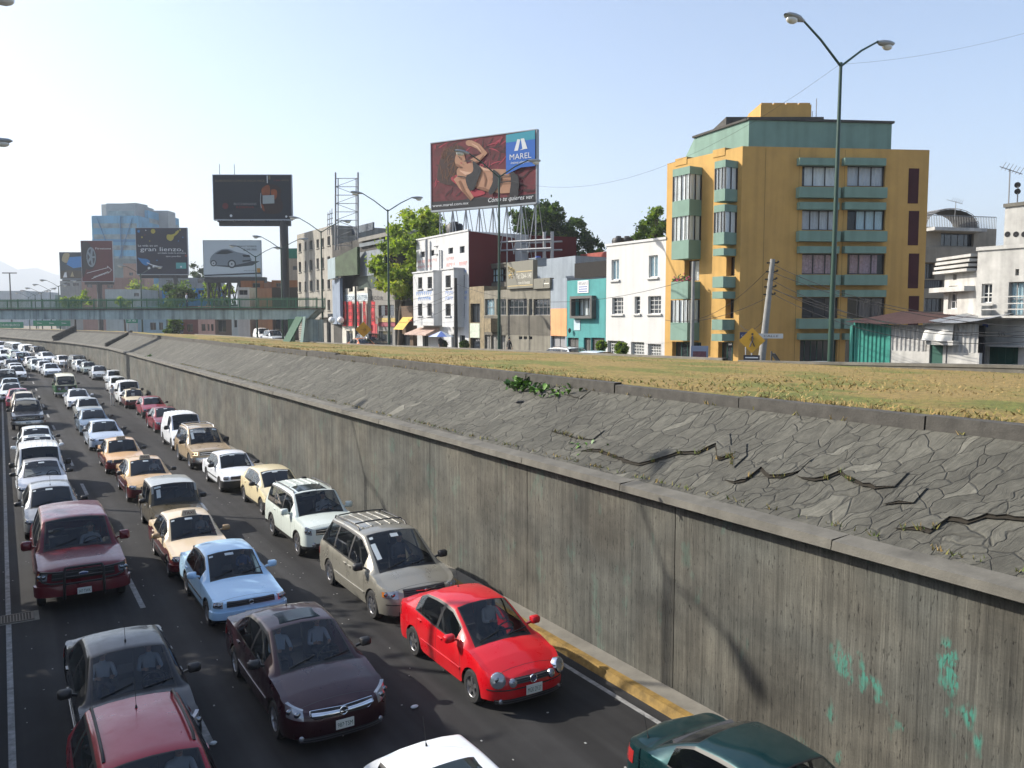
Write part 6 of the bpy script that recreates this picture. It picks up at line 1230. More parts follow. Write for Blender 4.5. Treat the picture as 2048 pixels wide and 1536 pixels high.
for u, d, h0, lab in ((2017, 40, 420, 'tall roof television aerial at the right picture edge'), (1909, 74, 455, 'thin roof aerial over the domed lattice cage')):
    p = at_depth(u, h0 - 10 if u > 2000 else 440, d); top = at_depth(u + 3, 338 if u > 2000 else 402, d); t = empty('television_aerial', tuple(p), lab, 'aerial'); k = MB(); k.tube([(0, 0, 0), tuple(top - p)], .03, 5); k.build('mast', FRG, t); k = MB(); q = top - p; k.tube([q + CR @ np.array([-.4 * d / 40 - .1, .12, 0]), q + CR @ np.array([.6, -.25, 0])], .02, 4)
    for s_ in np.linspace(-.3, .55, 6): c = q + CR @ np.array([s_, .06 - .32 * s_, 0]); k.tube([c + CR @ np.array([.06, .15, .1]), c - CR @ np.array([.06, .15, .1])], .014, 4)
    k.build('antenna_rods', FRG, t)
p = at_depth(2034, 415, 40); t = empty('roof_signal', tuple(p), 'pole with two stacked round black discs on the right hand roof', 'pole'); k = MB(); k.tube([(0, 0, 0), (0, 0, 1.0)], .03, 5); k.build('pole', FRG, t)
for v in (370, 383): c = at_depth(2035, v, 40) - p; k = MB(); d = -ray(2034, 375); d /= np.linalg.norm(d); k.tube([c, c + d * .1], [.14, .13], 16); k.build('disc', BLK, t)
# ================================================================== BILLBOARDS, BRIDGE, LAMPS, TREES, PEOPLE
def flat(name, hexc, k=1.0, **kw): return mat(name, tuple(x * k for x in lin(hexc)), .75, **kw)
STEEL = mat('galvanised steel', (.36, .37, .38), .5, .5); DSTEEL = mat('dark painted steel', (.03, .032, .035), .6); BFR = mat('billboard edge', (.3, .33, .36), .6)
class Board:
    def __init__(s, label, uL, uR, vTL, vTR, vBL, vBR, dL, dR, face):
        pL, pR = at_depth(uL, 638, dL), at_depth(uR, 638, dR); s.f = Fac(pL, pR)
        s.z1 = ((638 - vTL) * dL + (638 - vTR) * dR) / 2 / FPX + EYE; s.z0 = ((638 - vBL) * dL + (638 - vBR) * dR) / 2 / FPX + EYE
        c = s.f.P(s.f.L / 2, s.z0); s.b = Bld('billboard', label, 'billboard', c, 'advertising billboards'); k = MB(); s.f.bx(k, 0, s.z0, s.f.L, s.z1, -.35, 0); s.panel = s.b.part('panel', k, face)
        k = MB(); w = .09; H = s.z1 - s.z0
        s.f.bx(k, -w, s.z0 - w, 0, s.z1 + w, -.4, .05); s.f.bx(k, s.f.L, s.z0 - w, s.f.L + w, s.z1 + w, -.4, .05); s.f.bx(k, 0, s.z1, s.f.L, s.z1 + w, -.4, .05); s.f.bx(k, 0, s.z0 - 2 * w, s.f.L, s.z0, -.4, .06); s.b.part('frame', k, BFR); s.n = 0
    def q(s, a, b, o): return s.f.P(a * s.f.L, s.z0 + b * (s.z1 - s.z0), o)
    def poly(s, pts, m, name='picture_shape', curve=False):
        s.n += 1; o = .006 + .004 * s.n; k = MB()
        if curve: pts = smooth_loop(pts)
        k.add([s.q(a, b, o) for a, b in pts], [tuple(range(len(pts)))]); return s.b.part(name, k, m, s.panel)
    def line(s, pts, w, m, name='picture_line'):
        s.n += 1; o = .006 + .004 * s.n; k = MB(); ar = s.f.L / (s.z1 - s.z0)
        P = [np.array((a * ar, b)) for a, b in pts]; L = []; Rr = []
        ws = w if isinstance(w, (list, tuple)) else [w] * len(P)
        for i, p in enumerate(P):
            d = P[min(i + 1, len(P) - 1)] - P[max(i - 1, 0)]; d = d / np.linalg.norm(d); n = np.array((-d[1], d[0])) * ws[i] / 2; L.append(p + n); Rr.append(p - n)
        k.grid([[s.q(x / ar, y, o) for x, y in row] for row in (L, Rr)][::-1]); return s.b.part(name, k, m, s.panel)
    def text(s, t, a0, b0, a1, b1, m, shear=0, rise=0.0):
        s.n += 1; o = .006 + .004 * s.n; k = MB(); ux = s.f.ex * (a1 - a0) * s.f.L + np.array([0, 0, rise * (s.z1 - s.z0)]); L = np.linalg.norm(ux); put_text(k, t, s.q(a0, b0, o), ux / L, (0, 0, 1), (b1 - b0) * (s.z1 - s.z0), L, shear=shear); return s.b.part('lettering', k, m, s.panel)
    def disc(s, a, b, r, m, sq=1.0): ar = s.f.L / (s.z1 - s.z0); return s.poly([(a + r * math.cos(t) / ar, b + r * sq * math.sin(t)) for t in np.linspace(0, 2 * math.pi, 20)[:-1]], m)
    def lights(s, aa):
        k = MB()
        for a in aa: p, q = s.q(a, 0, .05) - [0, 0, .2], s.q(a, 0, 1.4) - [0, 0, .45]; k.tube([p, q], .04, 5); k.ball(q, (.22, .22, .14), 8)
        s.b.part('floodlight_arms', k, DSTEEL)
    def pole(s, a, r, z=4.6, m=None, back=.6): p = s.q(a, 0, -back); k = MB(); k.tube([(p[0], p[1], z), (p[0], p[1], s.z0 - .3)], r, 14); s.f.bx(k, s.f.L * .05, s.z0 - .9, s.f.L * .97, s.z0 - .15, -.9, -.3); s.b.part('pole', k, m or DSTEEL)
def smooth_loop(p, n=5):
    p = [np.array(q, float) for q in p]; out = []; m = len(p)
    for i in range(m):
        a, b, c, d = p[i - 1], p[i], p[(i + 1) % m], p[(i + 2) % m]
        for k in range(n): t = k / n; out.append(tuple(.5 * (2 * b + (c - a) * t + (2 * a - 5 * b + 4 * c - d) * t * t + (-a + 3 * b - 3 * c + d) * t ** 3)))
    return out
WT = flat('white print', '#d8dde0', .85); SKINP = flat('printed skin', '#b98a6c', .75, noise=.12, nscale=1.5); HAIRP = flat('printed auburn hair', '#3b1f18', .8, noise=.5, nscale=4); BLKP = flat('printed black', '#1a1c22', .9)
# reclining figure board
B = Board('large billboard of a reclining woman in black lingerie on red satin', 865, 1071.5, 290, 272, 420, 412, 84, 78, flat('red satin print', '#6d1526', .75, noise=.7, nscale=.9, stretch=(1.2, .5, 1)))
B.poly([(0, 0), (1, 0), (1, .12), (.62, .1), (.5, .14), (.3, .12), (0, .13)], BLKP)
def strokes(B, reg, n, m, w, ln, ang, name):
    B.n += 1; o = .006 + .004 * B.n; k = MB(); ar = B.f.L / (B.z1 - B.z0)
    for i in range(n):
        a, b = RNG.uniform(reg[0], reg[2]), RNG.uniform(reg[1], reg[3]); t = ang + RNG.normal(0, .5); L = ln * RNG.uniform(.4, 1.2); c = RNG.normal(0, .25); P = []
        for s_ in (0, .33, .66, 1): tt = t + c * s_; P.append((min(max(a * ar + L * s_ * math.cos(tt), .02), ar - .02), min(max(b + L * s_ * math.sin(tt), .02), .98)))
        W_ = [w * RNG.uniform(.2, .6), w, w * .8, w * .1]; nx_ = (-math.sin(t), math.cos(t)); k.grid([[B.q((x + sg * nx_[0] * ww / 2) / ar, y + sg * nx_[1] * ww / 2, o) for (x, y), ww in zip(P, W_)] for sg in (-1, 1)][::-1])
    return B.b.part(name, k, m, B.panel)
strokes(B, (.03, .16, .7, .95), 60, flat('satin shadow print', '#3d0c16', .8), .03, .22, .5, 'satin_folds'); strokes(B, (.03, .16, .7, .95), 45, flat('satin light print', '#a8384a', .8), .018, .2, .6, 'satin_folds'); strokes(B, (.7, .14, .97, .5), 25, flat('satin shadow print', '#3d0c16', .8), .03, .15, .4, 'satin_folds')
B.poly([(.06, .5), (.1, .78), (.18, .9), (.28, .92), (.34, .84), (.33, .7), (.3, .55), (.27, .42), (.2, .36), (.1, .4)], HAIRP, curve=True)
B.poly([(.2, .46), (.27, .5), (.28, .4), (.27, .35), (.22, .4)], flat('bright satin fold', '#a52a3c', .8), curve=True); B.poly([(.4, .24), (.5, .23), (.53, .18), (.44, .15), (.38, .18)], flat('bright satin fold', '#a52a3c', .8), curve=True)
strokes(B, (.09, .42, .28, .86), 60, flat('hair strand print', '#6a4428', .8), .012, .13, 1.2, 'hair_strands')
B.line([(.26, .47), (.31, .33), (.41, .12)], [.14, .12, .07], SKINP)
B.poly([(.24, .72), (.26, .8), (.3, .82), (.33, .78), (.345, .7), (.36, .62), (.33, .58), (.28, .6), (.25, .64)], SKINP, curve=True)
B.poly([(.26, .57), (.33, .62), (.42, .66), (.45, .62), (.5, .55), (.56, .52), (.63, .5), (.66, .42), (.63, .3), (.57, .2), (.5, .26), (.42, .3), (.36, .3), (.28, .42)], SKINP, curve=True)
B.line([(.4, .66), (.47, .69), (.53, .76), (.47, .87), (.39, .94)], [.08, .1, .1, .075, .08], SKINP)
B.poly([(.35, .96), (.38, .98), (.42, .94), (.4, .89), (.36, .91)], SKINP, curve=True)
B.line([(.6, .45), (.72, .42), (.8, .4)], [.15, .16, .1], SKINP); B.line([(.6, .3), (.7, .25), (.8, .23)], [.2, .18, .14], SKINP)
SKD = flat('printed skin shade', '#85593f', .8); SKL = flat('printed skin light', '#d6ac90', .8)
B.line([(.285, .4), (.33, .24), (.4, .11)], [.04, .04, .02], SKD); B.line([(.44, .29), (.52, .25), (.58, .21)], [.02, .045, .03], SKD); B.line([(.45, .61), (.53, .53), (.61, .5)], [.01, .035, .02], SKL); B.line([(.29, .55), (.35, .5), (.4, .5)], [.01, .05, .02], SKL); B.line([(.52, .5), (.54, .38), (.53, .28)], [.015, .03, .015], SKD)
B.line([(.6, .38), (.7, .35), (.8, .33)], [.04, .03, .02], SKD); B.line([(.42, .64), (.48, .66), (.525, .73)], [.02, .03, .02], SKD); B.line([(.5, .79), (.46, .87), (.41, .92)], [.01, .02, .01], SKL); B.poly([(.25, .66), (.28, .64), (.31, .6), (.28, .6), (.255, .63)], SKD, curve=True)
B.line([(.285, .745), (.297, .73)], .014, BLKP); B.line([(.305, .78), (.318, .765)], .014, BLKP); B.line([(.3, .66), (.317, .655)], .014, flat('lip print', '#9a2f38', .9)); B.line([(.272, .765), (.29, .75)], .008, HAIRP); B.line([(.298, .72), (.31, .7)], .01, SKD)
B.poly([(.42, .66), (.46, .62), (.5, .52), (.47, .4), (.43, .26), (.38, .27), (.35, .44), (.42, .52)], BLKP, curve=True); B.line([(.27, .47), (.35, .445)], .015, BLKP); B.line([(.34, .68), (.42, .67)], .015, BLKP)
B.poly([(.61, .5), (.64, .49), (.69, .38), (.66, .26), (.6, .16), (.57, .2), (.61, .34)], BLKP, curve=True); B.line([(.67, .42), (.78, .39)], .013, BLKP); B.line([(.67, .32), (.78, .32)], .013, BLKP)
B.poly([(.78, .44), (.82, .42), (.85, .35), (.85, .2), (.84, .1), (.77, .1), (.78, .3)], BLKP, curve=True)
B.poly([(.735, .98), (.998, .995), (.998, .5), (.87, .5), (.735, .42)], flat('blue panel print', '#1f62b8', .85)); B.poly([(.735, .98), (.998, .995), (.998, .87), (.735, .87)], flat('teal panel print', '#2f93a8', .85))
B.poly([(.81, .74), (.845, .74), (.865, .89), (.84, .9)], WT); B.poly([(.86, .74), (.9, .75), (.92, .75), (.895, .9), (.87, .9), (.885, .76)], WT); B.poly([(.9, .75), (.93, .75), (.9, .9), (.88, .9)], WT)
B.text('MAREL', .77, .62, .965, .7, WT); B.text('íntima elegancia', .78, .56, .96, .595, WT, shear=.3)
B.text('www.marel.com.mx', .02, .045, .38, .088, WT); B.text('Cómo te quieres ver', .57, .05, .985, .115, WT, shear=.3)
k = MB(); zb_ = 15.2
for a in np.linspace(.06, .98, 8):
    p = B.q(a, 0, -.4); k.tube([(p[0], p[1], B.z0), (p[0], p[1], zb_ - 3)], .07, 5); q = B.q(a, 0, -3); k.tube([(q[0], q[1], zb_ - 3), (p[0], p[1], B.z0 + 2)], .04, 5)
for i in range(7):
    a0, a1 = .06 + i * .131, .06 + (i + 1) * .131; p, q = B.q(a0, 0, -.4), B.q(a1, 0, -.4); k.tube([(p[0], p[1], B.z0), ((p[0] + q[0]) / 2, (p[1] + q[1]) / 2, zb_ - 1)], .05, 5); k.tube([(q[0], q[1], B.z0), ((p[0] + q[0]) / 2, (p[1] + q[1]) / 2, zb_ - 1)], .05, 5)
for z in (zb_ - .6, zb_ + .2):
    for o in (-.4, -2.6): k.tube([B.q(.0, 0, o) * [1, 1, 0] + [0, 0, z], B.q(1.12, 0, o) * [1, 1, 0] + [0, 0, z]], .09, 5)
for a in (-.12, -.02, 1.03, 1.1): p = B.q(a, 0, -1); k.tube([(p[0], p[1], zb_ - 3), (p[0], p[1], zb_ + 1.0)], .16, 6)
B.b.part('support_frame', k, STEEL)
# whisky bottle board
B = Board('black billboard with a whisky bottle on a tall dark pole', 434, 588, 356, 354, 442, 440, 120, 120, flat('dark navy print', '#1c2530', .8))
GDT = flat('gold print', '#7d7455', .7); RDT = flat('red print', '#8a2a2c', .7)
B.text('ELABORADO COMO SE HACIA HACE', .03, .85, .66, .9, GDT); B.text('150', .78, .865, .86, .9, RDT); B.text('AÑOS', .87, .865, .97, .9, GDT)
AMBP = flat('amber bottle print', '#8f4a22', .85, noise=.4, nscale=.8)
B.poly([(.61, .3), (.6, .42), (.63, .55), (.61, .68), (.66, .76), (.7, .79), (.76, .79), (.83, .75), (.87, .66), (.86, .5), (.89, .3), (.84, .14), (.66, .14)], flat('dark amber print', '#2c1c1c', .9), curve=True); B.poly([(.63, .55), (.62, .68), (.67, .76), (.72, .76), (.72, .56)], AMBP, curve=True); B.poly([(.74, .66), (.81, .66), (.81, .5), (.76, .44)], AMBP, curve=True); B.poly([(.61, .35), (.62, .24), (.65, .18), (.64, .3)], AMBP, curve=True)
B.line([(.695, .99), (.695, .82)], .02, WT); B.poly([(.71, .99), (.735, .99), (.735, .9), (.71, .9)], GDT); B.poly([(.63, .54), (.78, .55), (.78, .36), (.63, .35)], flat('pale label print', '#9aa3a4', .9))
B.line([(.61, .6), (.6, .42), (.61, .25)], .008, WT)
B.text('BUCHANANS', .26, .32, .55, .375, flat('grey print', '#8d8f92', .8)); B.text('RESERVA', .29, .25, .52, .3, RDT); B.disc(.15, .3, .07, flat('dim red seal', '#5c2024', .9)); B.disc(.22, .08, .03, WT); B.disc(.93, .06, .025, WT)
B.pole(.88, .6); B.lights((.1, .3, .5, .7, .92)); k = MB()
for a in (.08, .27): p = B.q(a, 1, -.2); k.tube([p, p + (0, 0, 1.6)], .04, 4)
B.b.part('lightning_rods', k, DSTEEL)
# silver car board
B = Board('white billboard with a printed silver sedan and price', 411, 524.5, 485, 481, 553, 552, 150, 150, flat('white sky print', '#b9c3ca', .9)); SILP = flat('printed silver car', '#77828c', .9); DKP = flat('printed dark glass', '#2c343c', .9)
B.poly([(.2, .28), (.5, .24), (.85, .3), (.98, .42), (.72, .42), (.3, .36)], flat('printed shadow', '#39424a', .9)); B.poly([(.11, .36), (.12, .52), (.2, .66), (.33, .76), (.45, .76), (.58, .68), (.74, .62), (.82, .52), (.83, .42), (.7, .36), (.5, .3), (.3, .3), (.18, .3)], SILP, curve=True); B.poly([(.2, .62), (.32, .73), (.42, .74), (.53, .67), (.4, .62)], DKP)
for a, b, r in ((.17, .36, .09), (.49, .34, .12)): B.disc(a, b, r, DKP); B.disc(a, b, r * .68, flat('printed rim', '#a5acb2', .9)); B.disc(a, b, r * .2, DKP)
B.poly([(.68, .6), (.8, .6), (.82, .54), (.7, .54)], DKP); B.poly([(.68, .44), (.82, .46), (.82, .42), (.68, .4)], DKP)
B.text('RENAULT FLUENCE', .59, .82, .93, .865, DKP); B.text('$199,900', .7, .72, .93, .78, DKP); B.poly([(0, .03), (1, .1), (1, .06), (0, 0)], DKP); B.poly([(.93, .1), (.99, .1), (.99, .22), (.93, .22)], flat('printed yellow mark', '#b9873a', .9)); B.text('DRIVE THE CHANGE', .7, .14, .92, .165, DKP)
k = MB()
for a in np.linspace(.05, .6, 4):
    p = B.q(a, 0, -.5); k.tube([(p[0], p[1], B.z0), (p[0], p[1], 4.6)], .25, 6); q = B.q(min(a + .18, .98), 0, -.5); k.tube([(p[0], p[1], B.z0), (q[0], q[1], 7)], .12, 5); k.tube([(q[0], q[1], B.z0), (p[0], p[1], 7)], .12, 5)
for z in (B.z0 - 1, 10.5): k.tube([B.q(0, 0, -.5) * [1, 1, 0] + [0, 0, z], B.q(.75, 0, -.5) * [1, 1, 0] + [0, 0, z]], .14, 5)
B.f.bx(k, 0, B.z0 - 1.2, B.f.L * 1.06, B.z0 - .2, -1.5, -.1); B.b.part('support_frame', k, DSTEEL)
# paint splash board
B = Board('dark billboard with paint splashes and the words gran lienzo', 277.5, 379, 458.5, 458, 549, 549, 190, 190, flat('night blue print', '#1d2033', .9, noise=.2, nscale=.3)); SPL = flat('olive paint splash', '#a89c3c', .9); BSP = flat('blue paint splash', '#2f78b0', .9)
B.disc(.34, .93, .05, SPL); B.poly([(.6, .8), (.62, .75), (.68, .72), (.73, .76), (.75, .82), (.8, .86), (.85, .93), (.82, .95), (.77, .89), (.7, .86), (.62, .86)], SPL, curve=True); B.disc(.8, .9, .03, SPL); B.disc(.87, .96, .018, SPL); B.poly([(.02, .36), (.1, .34), (.2, .33), (.26, .27), (.2, .19), (.12, .22), (.06, .3)], BSP, curve=True); B.disc(.06, .93, .03, BSP)
for a, b, r, m in ((.12, .8, .02, SPL), (.2, .95, .012, WT), (.27, .72, .012, SPL), (.18, .85, .01, RDT), (.92, .8, .014, BSP), (.97, .4, .025, RDT), (.83, .72, .012, BSP), (.24, .13, .03, WT), (.33, .16, .025, WT), (.4, .3, .015, BSP)): B.disc(a, b, r, m)
B.line([(.2, .25), (.3, .2), (.45, .16)], .02, WT)
B.text('La vida es un', .04, .6, .42, .645, WT); B.text('gran lienzo,', .08, .5, .92, .59, WT); B.text('arrójale toda la pintura', .42, .445, .97, .48, WT); B.text('que puedas.', .58, .375, .88, .41, WT); B.poly([(.77, .12), (.97, .12), (.97, .25), (.77, .25)], flat('teal card print', '#4b9a98', .9)); B.disc(.87, .16, .02, WT)
B.pole(.73, .5); B.lights((.1, .5, .9))
# tyre board
B = Board('dark red billboard with a printed tyre and a long arrow', 168, 230, 484, 483, 564, 562, 230, 230, flat('deep red print', '#5a1a20', .9, noise=.4, nscale=.2))
B.poly([(.02, .1), (.2, .5), (.3, .9), (.08, .98), (.02, .9)], BLKP, curve=True); ar = B.f.L / (B.z1 - B.z0); el = lambda a, b, rx, ry: [(a + rx * math.cos(t), b + ry * math.sin(t)) for t in np.linspace(0, 2 * math.pi, 24)[:-1]]
B.poly(el(.24, .58, .24, .3), BLKP); B.poly(el(.31, .6, .15, .25), flat('printed alloy', '#7f8c94', .9)); B.poly(el(.31, .6, .12, .2), DKP)
for t in np.linspace(0, 2 * math.pi, 6)[:-1]: B.line([(.31, .6), (.31 + .13 * math.cos(t), .6 + .22 * math.sin(t))], .05, flat('printed alloy', '#7f8c94', .9))
B.text('Firestone', .46, .79, .96, .84, WT); B.line([(.15, .2), (.84, .34)], .012, WT); B.line([(.84, .34), (.82, .38), (.96, .28), (.84, .2), (.84, .24), (.3, .06)], .012, WT); B.text('GRAN RENDIMIENTO', .36, .08, .86, .125, WT, rise=.12); B.pole(.5, .7)
B = Board('blue billboard with a printed beach scene, leftmost of the billboards', 124.5, 168.5, 506, 506, 558, 558, 262, 262, flat('dark teal print', '#263c46', .9, noise=.3, nscale=.2)); B.poly([(.45, .82), (1, .85), (1, .45), (.6, .4), (.3, .55)], flat('sea blue print', '#2d7fc0', .9)); B.poly([(.1, .7), (.2, .95), (.45, .95), (.4, .75), (.3, .6)], flat('sand print', '#a59a78', .9), curve=True); B.poly([(.02, .02), (.98, .02), (.98, .3), (.5, .33), (.02, .3)], flat('dusk print', '#4d4436', .9, noise=.6, nscale=.4)); B.poly([(.12, .05), (.3, .05), (.28, .26), (.2, .24)], WT); B.poly([(.45, .08), (.62, .08), (.55, .28)], flat('sand print', '#a59a78', .9)); B.pole(.5, .5)
# ------------------------------------------------------------ far towers and houses
NET = flat('blue safety netting', '#5fa2c4', .9, noise=.3, nscale=.12, streak=.25); NETD = flat('dark blue netting band', '#3f86b4', .8); CONF = flat('raw concrete', '#9aa3a6', .8, noise=.2, nscale=.2)
tw = Bld('tower_block', 'tall office tower wrapped in blue netting behind the billboards', 'tower', at_depth(250, 638, 360))
def mass(u0, u1, v, d0, d1, m, name, depth=18, bands=0, extra=None):
    f = fd(u0, d0, u1, d1); z1 = (638 - v) * (d0 + d1) / 2 / FPX + EYE; k = MB(); f.bx(k, 0, 4.6, f.L, z1, -depth, 0); w = tw.part(name, k, m)
    for i in range(bands): 
        z = z1 - 3 - i * 4.6; k = MB(); f.bx(k, .6, z - 2.2, f.L - .6, z - .2, -.05, .06); tw.part('window_band', k, flat('netted glass', '#8aa0a4', .8, noise=.5, nscale=.35), w)
        if i % 3 == 1: k = MB(); f.bx(k, 0, z - 3.4, f.L, z - 2.4, -.05, .16); tw.part('netting_band', k, NETD, w)
    return f, z1, w
f, z1, w = mass(191, 283, 434, 352, 352, NET, 'front_wing', bands=9); k = MB()
for a0, a1 in ((.12, .5), (.88, .5)): k.bar(f.P(f.L * a0, z1 - 1, .3), f.P(f.L * a1, z1 - 22, .3), .7, .2)
k.bar(f.P(f.L * .62, z1, .35), f.P(f.L * .62, 20, .35), 1.0, .2); tw.part('scaffold_bracing', k, NETD, w)
mass(221, 279, 410, 357, 357, CONF, 'upper_block', bands=2); mass(279, 303, 411, 357, 364, CONF, 'upper_side', bands=0); mass(303, 364, 432, 362, 392, NET, 'right_wing', bands=5); mass(303, 343, 424, 372, 372, CONF, 'roof_storey', depth=8)
def far_house(lab, u0, u1, v, d, hexc, wins=(), cat='house', depth=10, group='houses beyond the footbridge', d1=None, k_=.8, zb=4.5):
    f = fd(u0, d, u1, d1 or d); z = (638 - v) * d / FPX + EYE; b = Bld('far_house', lab, cat, f.P(0, zb), group); b.f, b.zt, b.zb, b.m, b.depth = f, z, zb, wallmat('far wall ' + hexc, hexc, k_, noise=.2, nscale=.3), depth
    for r in wins: b.window(f, r, nx=2, fm=FRG, dep=.25)
    return close(b)
far_house('grey block under the blue beach billboard', 123, 168, 562, 255, '#8f9696', [(128, 566, 140, 572), (146, 566, 158, 572)])
far_house('dusty rose block under the tyre billboard', 166, 262, 556, 245, '#9c8078', [(174, 568, 184, 575), (214, 570, 226, 576), (196, 566, 204, 572)])
far_house('pale salmon block left of the paint splash billboard', 250, 284, 528, 275, '#b79684', [(258, 545, 266, 551)])
far_house('green grey block right below the netted tower', 231, 262, 518, 300, '#7f8f8e')
far_house('white garage house with a small window behind the footbridge rail', 212, 284, 579, 205, '#aeb9ba', [(268, 586, 278, 593)])
far_house('mixed grey block below the paint splash billboard', 320, 425, 556, 215, '#8d959a', [(335, 560, 345, 567), (360, 560, 372, 568), (395, 557, 418, 566)])
far_house('bright blue two storey house with a brown window behind the footbridge', 326, 418, 577, 165, '#3f86c4', [(396, 580, 409, 588), (330, 590, 342, 600), (356, 650, 368, 672)])
far_house('pale green grey block far left of the blue beach billboard', 112, 128, 590, 300, '#6f9088'); far_house('long pale shed far away at the left edge', -30, 55, 582, 420, '#b3bcc2', depth=30)
far_house('green roofed house behind the black billboard pole', 572, 598, 498, 135, '#3f8a74', zb=12); far_house('cream house right of the black billboard pole', 575, 597, 518, 132, '#b4a898', [(585, 532, 594, 540)], zb=6)
far_house('orange brick house left of the grey five storey block', 545, 597, 561, 128, '#9a6a48', [(552, 566, 562, 574)]); far_house('dark low shop beside the footbridge stair', 545, 597, 575, 126, '#4b443e', [(550, 625, 570, 660)])
far_house('tan brick house above the footbridge rail', 514, 546, 577, 133, '#a58468', d1=133); far_house('white framed rooftop room above the footbridge rail', 476, 500, 575, 136, '#c9cac6', [(478, 580, 495, 590)]); far_house('orange brown upper house behind the white rooftop room', 483, 530, 562, 150, '#96603c', [(505, 566, 520, 575)])
for lab, u0, u1, hexc, ws in (('pale blue street house seen under the footbridge', 275, 332, '#9db8c4', [(300, 645, 312, 660), (318, 645, 326, 660)]), ('brown red street house seen under the footbridge', 366, 396, '#7a5450', [(374, 648, 386, 664)]), ('pink street house with narrow windows seen under the footbridge', 396, 430, '#c9a498', [(403, 648, 411, 662), (415, 648, 419, 662), (422, 648, 427, 662)]), ('brown street house with a red sign seen under the footbridge', 430, 463, '#6a5a50', [(436, 640, 452, 664)]), ('white street house with tall windows seen under the footbridge', 463, 494, '#b9c2c4', [(468, 640, 474, 655), (480, 640, 486, 655)]), ('tan street house seen under the footbridge', 494, 514, '#a78658', [(498, 645, 508, 660)]), ('dark brown street house seen under the footbridge', 514, 546, '#5b4c44', [(520, 640, 540, 660)])):
    far_house(lab, u0, u1, 612, 148 if u0 > 390 else 158, hexc, ws)
# ------------------------------------------------------------ footbridge
BGRN = mat('green painted railing', (.07, .17, .1), .6, noise=.2); BGRY = wallmat('bridge girder', '#a4b6b6', .95, noise=.2, streak=.5)
Lf, Rt = at_depth(-60, 638, 94), at_depth(634, 638, 84.5); fb = Fac(Lf, Rt); br = Bld('footbridge', 'concrete footbridge with green picket railings crossing the trench far away', 'footbridge', fb.P(fb.L, 4.6)); k = MB()
seg = [0, fb.L * .19, fb.L * .37, fb.L * .5, fb.L * .78, fb.L]
for a, b_ in zip(seg, seg[1:-1]): fb.bx(k, a + .03, 7.95, b_ - .03, 9.0, -1.9, 0)
a = seg[-2]; k.prism([fb.P(a + .03, 7.95, 0), fb.P(fb.L - 1.2, 7.95, 0), fb.P(fb.L, 9.0, 0), fb.P(a + .03, 9.0, 0)], -fb.en * 1.9); br.part('girder', k, BGRY); k = MB(); fb.bx(k, 0, 9.0, fb.L, 9.12, -2.05, .12); br.part('deck', k, CONCD)
for o, in ((.02,), (-1.9,)):
    k = MB(); n = int(fb.L / .16)
    for i in range(n + 1): a = fb.L * i / n; k.add([fb.P(a - .02, 9.12, o), fb.P(a + .02, 9.12, o), fb.P(a + .02, 10.25, o), fb.P(a - .02, 10.25, o), fb.P(a, 9.12, o - .03), fb.P(a, 10.25, o - .03)], [(0, 1, 2, 3), (1, 4, 5, 2), (4, 0, 3, 5)])
    for z in (9.22, 10.05): fb.bx(k, 0, z - .04, fb.L, z + .05, o - .03, o + .03)
    for i in range(14): a = fb.L * i / 13; fb.bx(k, a - .05, 9.1, a + .05, 10.2, o - .05, o + .04)
    br.part('railing', k, BGRN)
k = MB(); a = fb.uv(617, 660)[0]; fb.bx(k, a - .9, 4.6, a + .9, 7.95, -1.6, -.3); br.part('pier', k, BGRY); k = MB(); a = 1.0; fb.bx(k, a - .9, 0, a + .9, 7.95, -1.6, -.3); br.part('pier', k, BGRY)
# stair down to the lawn side, its flight seen end on
a0 = fb.uv(582, 660)[0]; a1 = fb.uv(600, 650)[0]; a2 = fb.uv(628, 690)[0]; k = MB(); k.prism([fb.P(a0, 4.8, 2.6), fb.P(a0 + .8, 4.8, 2.6), fb.P(a1 + .5, 8.0, .3), fb.P(a1 - .3, 8.0, .3)], (0, 0, .25)); br.part('stair_side', k, BGRN); k = MB(); k.prism([fb.P(a2 - .3, 4.8, 2.6), fb.P(a2, 4.8, 2.6), fb.P(a1 + .8, 8.0, .3), fb.P(a1 + .5, 8.0, .3)], (0, 0, .25)); br.part('stair_side', k, mat('pale green steel', (.2, .3, .25), .6)); k = MB()
for i in range(16):
    t = i / 15; p0 = fb.P(a0 + .8 + (a1 + .5 - a0 - .8) * t, 4.8 + 3.2 * t, 2.6 - 2.3 * t); p1 = fb.P(a2 - .3 + (a1 + .5 - a2 + .3) * t, 4.8 + 3.2 * t, 2.6 - 2.3 * t); k.bar(p0, p1 + np.array([.01, 0, 0]), .3, .04)
br.part('stair_treads', k, CONCD); k = MB(); fb.bx(k, a0 - .2, 4.6, a0 + .5, 8.0, .1, .25); br.part('stair_panel', k, BGRN)
